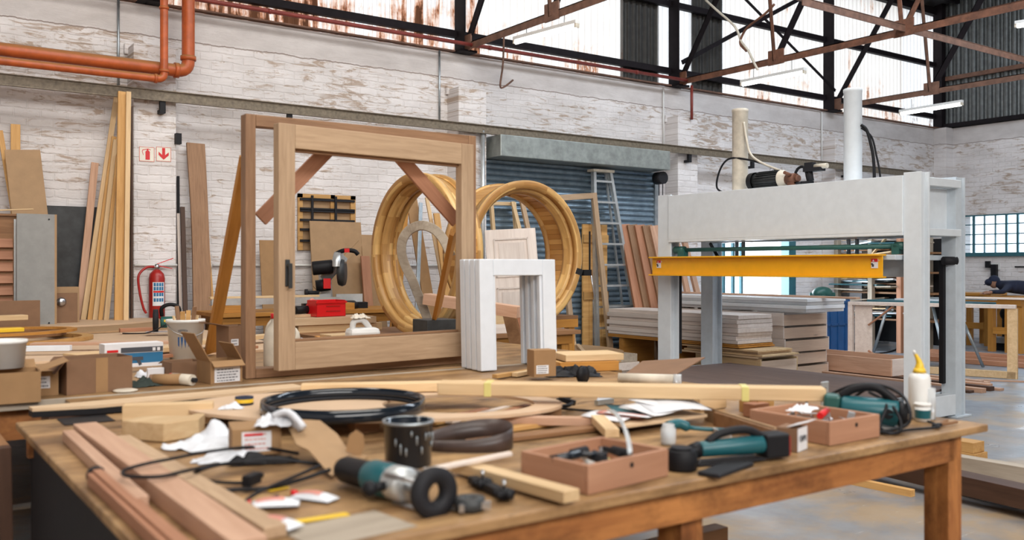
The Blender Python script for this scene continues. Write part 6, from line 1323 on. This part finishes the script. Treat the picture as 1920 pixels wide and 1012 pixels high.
# jar and battery machines
c = PZ(1257, 834, .9); t = T('glass_jar', 'small clear jar of fittings beside the black battery', 'jar', (c.x, c.y+.01, .902)); M('jar', MB().lathe([(0, 0), (.024, 0), (.026, .01), (.026, .05), (.02, .06), (.02, .068), (.018, .068), (.022, .05), (.022, .004), (0, .004)], 20, cap=False), 'clear', t); M('contents', MB().cyl((0, 0, .005), (0, 0, .035), .02, n=14), 'zinc', t)
c = PZ(1296, 885, .9); t = T('battery_pack', 'squat black round charger next to the drawer box', 'battery', (c.x, c.y+.04, .902)); M('body', MB().lathe([(0, 0), (.045, 0), (.048, .006), (.048, .045), (.044, .052), (.044, .058), (0, .06)], 28, cap=False), 'black', t); M('top_plate', MB().cyl((0, 0, .060), (0, 0, .066), .032, n=20), 'dark', t)
p0, p1 = PZ(1310, 850, .935), PZ(1470, 835, .94); m_ = frame(p0, p1); l = (p1-p0).length; t = T('cordless_jigsaw', 'teal and black cordless jigsaw lying between the drawer boxes', 'power tool', m_)
M('body', MB().cyl((0, 0, .012), (l*.75, 0, .012), .024, .03, n=18), 'teal', t, bevel=.008); M('grip', MB().tube(spline([(l*.1, 0, .03), (l*.25, 0, .055), (l*.55, 0, .06), (l*.75, 0, .03)], 5), .013, 10), 'black', t)
M('battery', MB().box(l*.72, l, -.035, .035, -.03, .045), 'black', t, bevel=.008); M('red_stripe', MB().box(l*.96, l*1.01, -.03, .03, -.025, .035), 'red_dark', t); M('front_cap', MB().cyl((-.03, 0, .01), (.0, 0, .012), .02, .026, n=18), 'black', t)
M('shoe', MB().box(-.02, l*.7, -.035, .035, -.031, -.025), 'dark', t); M('blade', MB().bar((.0, 0, -.01), (.0, 0, -.027), .012, .002, (1, 0, 0)), 'steel', t)
c = PZ(1310, 810, .92); M('trim_tool', MB().tube(spline([(-.09, 0, .03), (-.04, .01, .035), (.0, .0, .02), (.08, -.02, .012), (.13, -.03, .01)], 5), [.018]*10+[.008]*11, 10), 'teal', None, 'small tool with a teal handle and wire hook near the jar', 'hand tool', mw=turned((c.x, c.y+.04, .91), -.3))
c = PZ(1345, 892, .9); M('dark_tray', MB().box(-.10, .12, -.03, .04, 0, .012), 'dark', None, 'thin dark plate at the front edge below the jigsaw', 'plate', mw=turned((c.x+.06, c.y+.02, .902), .25), bevel=.003)
board('white_scrap', PZ(1340, 812, .91), PZ(1372, 822, .95), .04, .003, 'paper', 'pointed white paper scrap standing behind the jigsaw', 'paper', (0, -1, .3))
# papers
r = random.Random(5)
c = PZ(1185, 780, .935)
bx('clip_board', c.x-.16, c.x+.26, c.y-.14, c.y+.12, .925, .937, 'ply', label='thin plywood board beneath the sheets of paper', cat='board')
bx('packing_block', c.x-.1, c.x+.2, c.y-.08, c.y+.06, .902, .924, 'dark_wood', label='dark block under the plywood board with the papers', cat='block')
for k in range(7):
    x, y = c.x-.08+.045*k+r.uniform(-.02, .02), c.y-.02+r.uniform(-.05, .05)
    M('paper_sheet', MB().grid(6, 6, lambda u, w_: ((u-.5)*.24, (w_-.5)*.17, .006*math.sin(u*5+k)+.012*w_*(k > 3)+.008*w_), True), ('paper', 'pink', 'paper', 'teal_paint', 'paper', 'cloth_white', 'paper')[k], None,
      ('bottom sheet of the loose papers by the long rail', 'pinkish leaflet among the loose papers', 'white leaflet overlapping the pinkish one', 'blue-green leaflet among the loose papers', 'greyish folded sheet among the loose papers', 'white sheet nearly on top of the loose papers', 'topmost white sheet of the loose papers')[k], 'paper', 'loose papers on the plywood board', mw=turned((x, y, .944+.004*k), r.uniform(-.6, .6)), solid=.0006)
c = PZ(1142, 752, .92); t = T('filling_knife', 'steel filling knife with a pale rounded back behind the papers', 'knife', turned((c.x, c.y+.03, .925), .1)); M('blade', MB().prism([(-.045, 0), (.045, 0), (.04, .03), (.02, .055), (-.02, .055), (-.04, .03)], -.003, .003, Matrix.Rotation(math.pi/2, 4, 'X')), 'white_paint', t); M('holder', MB().box(-.05, .05, -.01, .012, -.02, -.001), 'zinc', t)
c = PZ(1075, 752, .92); t = T('hand_clamp', 'dark iron clamp lying beyond the oval template', 'clamp', turned((c.x, c.y+.02, .915), .35)); M('bar', MB().bar((-.1, 0, .02), (.14, 0, .03), .02, .012), 'dark', t); M('jaw', MB().bar((-.09, 0, .025), (-.08, -.07, .01), .02, .02).tube(spline([(-.08, -.06, .012), (-.15, -.08, .01), (-.2, -.06, .01)], 4), .008, 8), 'black', t); M('screw', MB().cyl((-.05, -.02, .03), (-.05, -.02, .07), .012, n=10), 'dark_sheet_metal', t)
cable(((990,772),(1030,765,.915),(1080,768,.92),(1130,772,.92)), .005, 'thin black cable beyond the oval template')
# recycled box, flap, rolls at the far corner
a = PZ(1178, 706, .96); t = T('card_flap', 'large brown cardboard flap tilted up beside the press', 'cardboard', a)
vs = [PD(*q_)-a for q_ in ((1158,712,4.78),(1205,678,5.15),(1322,671,5.0),(1262,706,4.70))]; nr = (vs[1]-vs[0]).cross(vs[2]-vs[0]).normalized()*.005
M('flap_sheet', MB().add(vs+[v_-nr for v_ in vs], [(0,1,2,3), (7,6,5,4), (0,4,5,1), (1,5,6,2), (2,6,7,3), (3,7,4,0)]), 'card_dark', t)
c = PZ(1255, 712, .93); t = T('plastic_roll', 'roll of wrapping film with a clear end beside the cardboard flap', 'roll', turned((3.28, 3.42, .929), -.85)); M('roll', MB().cyl((-.16, 0, 0), (.12, 0, 0), .025, n=20), 'cream', t); M('film', MB().cyl((.121, 0, 0), (.16, 0, 0), .027, n=20), 'clear', t)
c = PZ(1200, 712, .91); M('black_bag', crumple(.3, .12, .06, 81), 'black', None, 'black plastic bag under the cardboard flap', 'bag', mw=turned((3.18, 3.92, .902), -.5))
c = PZ(1105, 714, .92); M('rubber_disc', MB().lathe([(0, -.012), (.045, -.012), (.045, .012), (0, .012)], 24, Matrix.Rotation(math.pi/2, 4, 'X'), cap=False), 'black', None, 'small black disc standing behind the long rail', 'disc', mw=turned((c.x, c.y+.05, .948), .3))
# pale timber pieces on the bridging sheet behind the rail
t = T('pine_box', 'yellow pine frame box lying behind the small upright carton', 'box', turned((3.22, 4.08, .902), -.32))
bx('side', 0, .36, 0, .03, 0, .055, 'orange_wood', t); bx('side', 0, .36, .21, .24, 0, .055, 'orange_wood', t); bx('end_board', 0, .03, .031, .209, 0, .055, 'pine', t); bx('end_board', .33, .36, .031, .209, 0, .055, 'pine', t)
M('box_lid', MB().box(.04, .40, .02, .26, .057, .095), 'pale_pine', t, bevel=.003)
for k in range(3): board('timber_lath', (2.75+.13*k, 4.05, .915), (3.2+.12*k, 4.2+.03*k, .915), .035, .022, ('pine', 'pale_pine', 'orange_wood')[k], ('golden lath lying before the small upright carton', 'pale lath beside the golden one near the upright carton', 'orange lath leading to the pine frame box')[k], 'lath')
# demolition planer at the far end, glue bottle, pot, pliers
p0, p1 = PZ(1575, 762, .975), PZ(1685, 775, .96); m_ = frame(p0, p1); l = (p1-p0).length; t = T('power_plane', 'teal power plane wrapped in its own cable near the glue bottle', 'power tool', m_)
M('body', MB().cyl((0, 0, 0), (l, 0, .0), .045, .05, n=20), 'teal', t, bevel=.012); M('rear_cap', MB().cyl((l, 0, 0), (l+.03, 0, 0), .048, .035, n=20), 'black', t); M('front_housing', MB().box(-.06, .0, -.035, .035, -.05, .045), 'green_paint', t, bevel=.012)
M('top_handle', MB().tube(spline([(-.0, 0, .04), (.05, 0, .075), (l*.6, 0, .085), (l*.95, 0, .04)], 6), .016, 10), 'black', t)
M('shoe', MB().box(-.1, l, -.04, .04, -.058, -.05), 'alu', t); M('badge', MB().lathe([(.0475, l*.3), (.0482, l*.55)], 6, RX, cap=False, a0=2.2, a1=3.2), 'teal_paint', t)
M('vent', MB().cyl((l*.82, -.049, .0), (l*.82, -.046, .0), .018, n=16), 'black', t)
t = T('steel_stand', 'grey steel bracket standing on end before the power plane', 'bracket', PZ(1546, 778, .902)); M('plate', MB().box(-.022, .022, -.004, .004, 0, .135), 'alu', t, bevel=.002); M('hole', MB().cyl((0, -.0045, .105), (0, -.004, .105), .007, n=12), 'black', t); M('arm', MB().bar((.0, .004, .08), (.09, .06, .03), .02, .01).bar((0, .004, .11), (.06, .04, .07), .016, .01), 'dark', t)
def c3(pts, r_, lb): return M('cable', MB().tube(spline([PD(*p) for p in pts], 7), r_, 8), 'black', None, lb, 'cable')
c3(((1555,740,3.75),(1600,722,3.68),(1650,722,3.55),(1690,740,3.42),(1706,770,3.30),(1700,796,3.28),(1660,808,3.28),(1640,812,3.28)), .006, 'black cable arching over the power plane')
c3(((1600,745,3.6),(1640,724,3.5),(1662,760,3.36),(1650,800,3.30),(1680,812,3.27),(1690,795,3.28),(1672,760,3.36),(1630,735,3.5)), .006, 'black cable looped down the side of the power plane')
c3(((1470,745,3.8),(1480,735,3.78),(1500,735,3.75),(1512,750,3.72),(1510,765,3.7)), .005, 'small black cable loop over the screw drawer')
c = PZ(1724, 784, .9); t = T('glue_bottle', 'white squeeze bottle with a yellow nozzle at the corner of the near bench', 'bottle', (c.x, c.y, .902))
M('bottle', MB().lathe([(0, 0), (.038, 0), (.041, .005), (.041, .155), (.036, .172), (.02, .18), (0, .18)], 28, cap=False), 'white_plastic', t); M('collar', MB().cyl((0, 0, .18), (0, 0, .197), .026, .02, n=20), 'yellow', t)
M('nozzle', MB().tube(spline([(0, 0, .195), (.0, 0, .215), (-.006, .004, .235), (-.016, .01, .255)], 4), [.018, .017, .016, .015, .013, .012, .011, .010, .009, .008, .007, .006, .005], 12), 'yellow', t); M('tip', MB().cyl((-.016, .01, .253), (-.019, .012, .268), .006, .004, n=10), 'white_plastic', t)
c = PZ(1730, 790, .9); t = T('filler_pot', 'small white and teal pot standing in front of the glue bottle', 'pot', (c.x+.0, c.y-.0, .902)); M('pot', MB().lathe([(0, 0), (.027, 0), (.029, .06), (0, .06)], 24, cap=False), 'white_plastic', t); M('label_band', MB().lathe([(.0285, .012), (.0295, .045)], 24, cap=False), 'teal', t); M('lid', MB().cyl((0, 0, .06), (0, 0, .07), .031, n=24), 'white_plastic', t)
c = PZ(1744, 786, .9); M('clear_bottle', MB().lathe([(0, 0), (.02, 0), (.02, .12), (0, .125)], 18, cap=False), 'clear', None, 'clear bottle half hidden behind the white glue bottle', 'bottle', mw=Matrix.Translation((c.x, c.y, .902)))
c = PZ(1768, 800, .9); t = T('pliers', 'dark red handled pliers by the bench corner', 'pliers', turned((c.x-.02, c.y, .912), .1)); M('handle', MB().tube(spline([(0, 0, 0), (.05, .014, 0), (.1, .018, 0)], 4), .006, 8), 'brown_wood', t); M('handle', MB().tube(spline([(0, 0, 0), (.05, -.014, 0), (.1, -.018, 0)], 4), .006, 8), 'brown_wood', t); M('jaw', MB().bar((0, 0, 0), (-.05, 0, 0), .016, .01), 'dark', t)
cable(((1690,790),(1640,800),(1668,813),(1700,806),(1760,800),(1740,790)), .005, 'black cable lying flat by the pliers')
# =================== the person bending over the far bench ===================
hp = PD(1862, 528, 16.9); 
t = T('person', 'person in dark navy clothes and cap bending low over the orange bench', 'person', (hp.x, hp.y, 0))
def skinned(name, chains, mat, parent, sub=2):
    vs, es, rs = [], [], []; idx = {}
    for ch in chains:
        prev = None
        for p, r_ in ch:
            k = tuple(round(c_, 4) for c_ in p)
            if k not in idx: idx[k] = len(vs); vs.append(p); rs.append(r_)
            if prev is not None: es.append((prev, idx[k]))
            prev = idx[k]
    me = bpy.data.meshes.new(name); me.from_pydata(vs, es, []); o = bpy.data.objects.new(name, me); C.objects.link(o); o.parent = parent
    s_ = o.modifiers.new('skin', 'SKIN'); s_.use_smooth_shade = True
    for i, r_ in enumerate(rs): me.skin_vertices[0].data[i].radius = r_ if isinstance(r_, tuple) else (r_, r_)
    me.skin_vertices[0].data[0].use_root = True
    q = o.modifiers.new('sub', 'SUBSURF'); q.levels = q.render_levels = sub; me.materials.append(MAT[mat]); return o
O = V((hp.x, hp.y, 0)); h0 = hp-O
def q_(px, py, d): return tuple(PD(px, py, d)-O)
hip = q_(1945, 545, 16.2); mid = q_(1915, 538, 16.45); chest = q_(1893, 536, 16.6); nk = q_(1874, 533, 16.75); hd = q_(1864, 529, 16.82)
sR = q_(1890, 539, 16.4); eR = q_(1880, 547, 16.15); wR = q_(1862, 547, 16.2); sL = q_(1888, 538, 16.85); eL = q_(1876, 547, 17.0); wL = q_(1855, 547, 16.8)
kn = (hip[0]+.1, hip[1]-.15, .48); ft = (hip[0]+.15, hip[1]-.1, .06); kn2 = (hip[0]+.15, hip[1]+.1, .48); ft2 = (hip[0]+.25, hip[1]+.12, .06)
b = skinned('body', [[(hip, .15), (mid, .14), (chest, .145), (nk, .07), (hd, .07)], [(chest, .145), (sR, .07), (eR, .045), (wR, .035)], [(chest, .145), (sL, .07), (eL, .045), (wL, .035)],
    [(hip, .17), (kn, .085), (ft, .05)], [(hip, .17), (kn2, .085), (ft2, .05)]], 'navy', t)
M('head', MB().ball(tuple(V(hd)), (.095, .085, .11), 18, 12), 'skin', t)
M('cap', MB().grid(18, 8, lambda u, w_: V(hd)+V((.11*math.cos(u*math.tau)*math.cos(w_*1.5), .1*math.sin(u*math.tau)*math.cos(w_*1.5), .02+.11*math.sin(w_*1.5))), True).ball(tuple(V(hd)+V((-.03, .06, .0))), (.10, .09, .07), 14, 8), 'navy', t)
fdir = (V(q_(1840, 534, 16.9))-V(hd)).normalized(); M('cap_peak', MB().bar(V(hd)+fdir*.06+V((0, 0, .03)), V(hd)+fdir*.17+V((0, 0, -.01)), .12, .01), 'navy', t)
M('nose', MB().ball(V(hd)+fdir*.10+V((0, 0, -.02)), (.018, .018, .02), 8, 6), 'skin', t)
for w_, nm in ((wR, 'hand'), (wL, 'hand')):
    w0 = V(w_); g = [[(tuple(w0), .03), (tuple(w0+fdir*.06), .032), (tuple(w0+fdir*.09), .03)]]
    side = V((-fdir.y, fdir.x, 0)).normalized()
    for k in range(4): g.append([(tuple(w0+fdir*.09), .03), (tuple(w0+fdir*.13+side*(k-1.5)*.02), .009), (tuple(w0+fdir*(.165-.006*abs(k-1.5))+side*(k-1.5)*.022+V((0, 0, -.012))), .008)])
    g.append([(tuple(w0+fdir*.06), .032), (tuple(w0+fdir*.08+side*.045), .010), (tuple(w0+fdir*.11+side*.055), .008)])
    skinned(nm, g, 'skin', t, 1)
for f in (ft, ft2): M('shoe', MB().ball((f[0]-.05, f[1], .05), (.14, .055, .05), 14, 8), 'black', t)
# a thing made of one piece needs no separate base
for e in [o for o in bpy.data.objects if o.type == 'EMPTY' and o.parent is None and not o.get('kind')]:
    ch = [o for o in bpy.data.objects if o.parent == e]
    if len(ch) == 1 and not any(o.parent == ch[0] for o in bpy.data.objects):
        c = ch[0]; bpy.context.view_layer.update(); mw = c.matrix_world.copy(); c.parent = None; c.matrix_world = mw
        for k in ('label', 'category', 'group'):
            if e.get(k): c[k] = e[k]
        n_ = e.name; bpy.data.objects.remove(e); c.name = n_
# =================== camera, daylight ===================
cam = bpy.data.cameras.new('camera'); co = bpy.data.objects.new('camera', cam); C.objects.link(co)
co.location = CP; co.rotation_euler = FW.to_track_quat('-Z', 'Y').to_euler()
cam.sensor_width = 36; cam.lens = FPX/1920*36; cam.shift_y = -6/1920; cam.clip_end = 200
cam.dof.use_dof = True; cam.dof.focus_distance = 9.5; cam.dof.aperture_fstop = 2.2; cam.dof.aperture_blades = 0
bpy.context.scene.camera = co
w = bpy.data.worlds.new('sky'); bpy.context.scene.world = w; w.use_nodes = True
nt = w.node_tree; bg = nt.nodes['Background']; tc = N(nt, 'ShaderNodeTexCoord'); sp = N(nt, 'ShaderNodeSeparateXYZ'); L(nt, tc.outputs['Generated'], sp.inputs[0])
rp = ramp(nt, [(.44, (.16, .14, .12)), (.475, (.9, .95, 1.)), (.75, (.80, .90, 1.))]); mr = N(nt, 'ShaderNodeMapRange'); mr.inputs['From Min'].default_value = -1
L(nt, sp.outputs[2], mr.inputs[0]); L(nt, mr.outputs[0], rp.inputs[0]); L(nt, rp.outputs[0], bg.inputs[0]); bg.inputs[1].default_value = 2.3
def area(loc, to, sx, sy, e, c=(1, 1, 1)):
    l = bpy.data.lights.new('fill_daylight', 'AREA'); l.shape = 'RECTANGLE'; l.size = sx; l.size_y = sy; l.energy = e; l.color = c
    o = bpy.data.objects.new('fill_daylight', l); C.objects.link(o); o.location = loc
    o.rotation_euler = (V(to)-V(loc)).to_track_quat('-Z', 'Y').to_euler(); return o
area((3, 5.2, 7.9), (3, 6.0, 0), 8, 1.2, 330, (1, .95, .88))  # warm fill lamp added under the closed roof, no rooflight is built
area((12, 5.2, 7.9), (12, 6.0, 0), 9, 1.2, 520, (.78, .88, 1.))  # bluish fill lamp added below the roof for the far end
area((2, 0.5, 8.6), (2.5, 3.0, 0), 7, 1.5, 330, (1, .95, .88))  # warm fill lamp added over the near bench, the roof is solid
area((4, -6.7, 5.9), (6, 6, 1.2), 18, 2.4, 1500, (1, .97, .94))   # the clear cladding high in the opposite wall
area((13.1, 11.7, 1.2), (12.6, 8, .8), 1.8, 2.1, 200, (.86, .94, 1.))   # daylight at the yard door
area((19.8, 8.2, 2.2), (15, 7, .6), 3, .8, 60, (.72, .86, 1.))   # daylight at the steel window
vs = bpy.context.scene.view_settings; vs.view_transform = 'Standard'; vs.look = 'None'; vs.gamma = 1; vs.use_curve_mapping = False; vs.exposure = 0.16
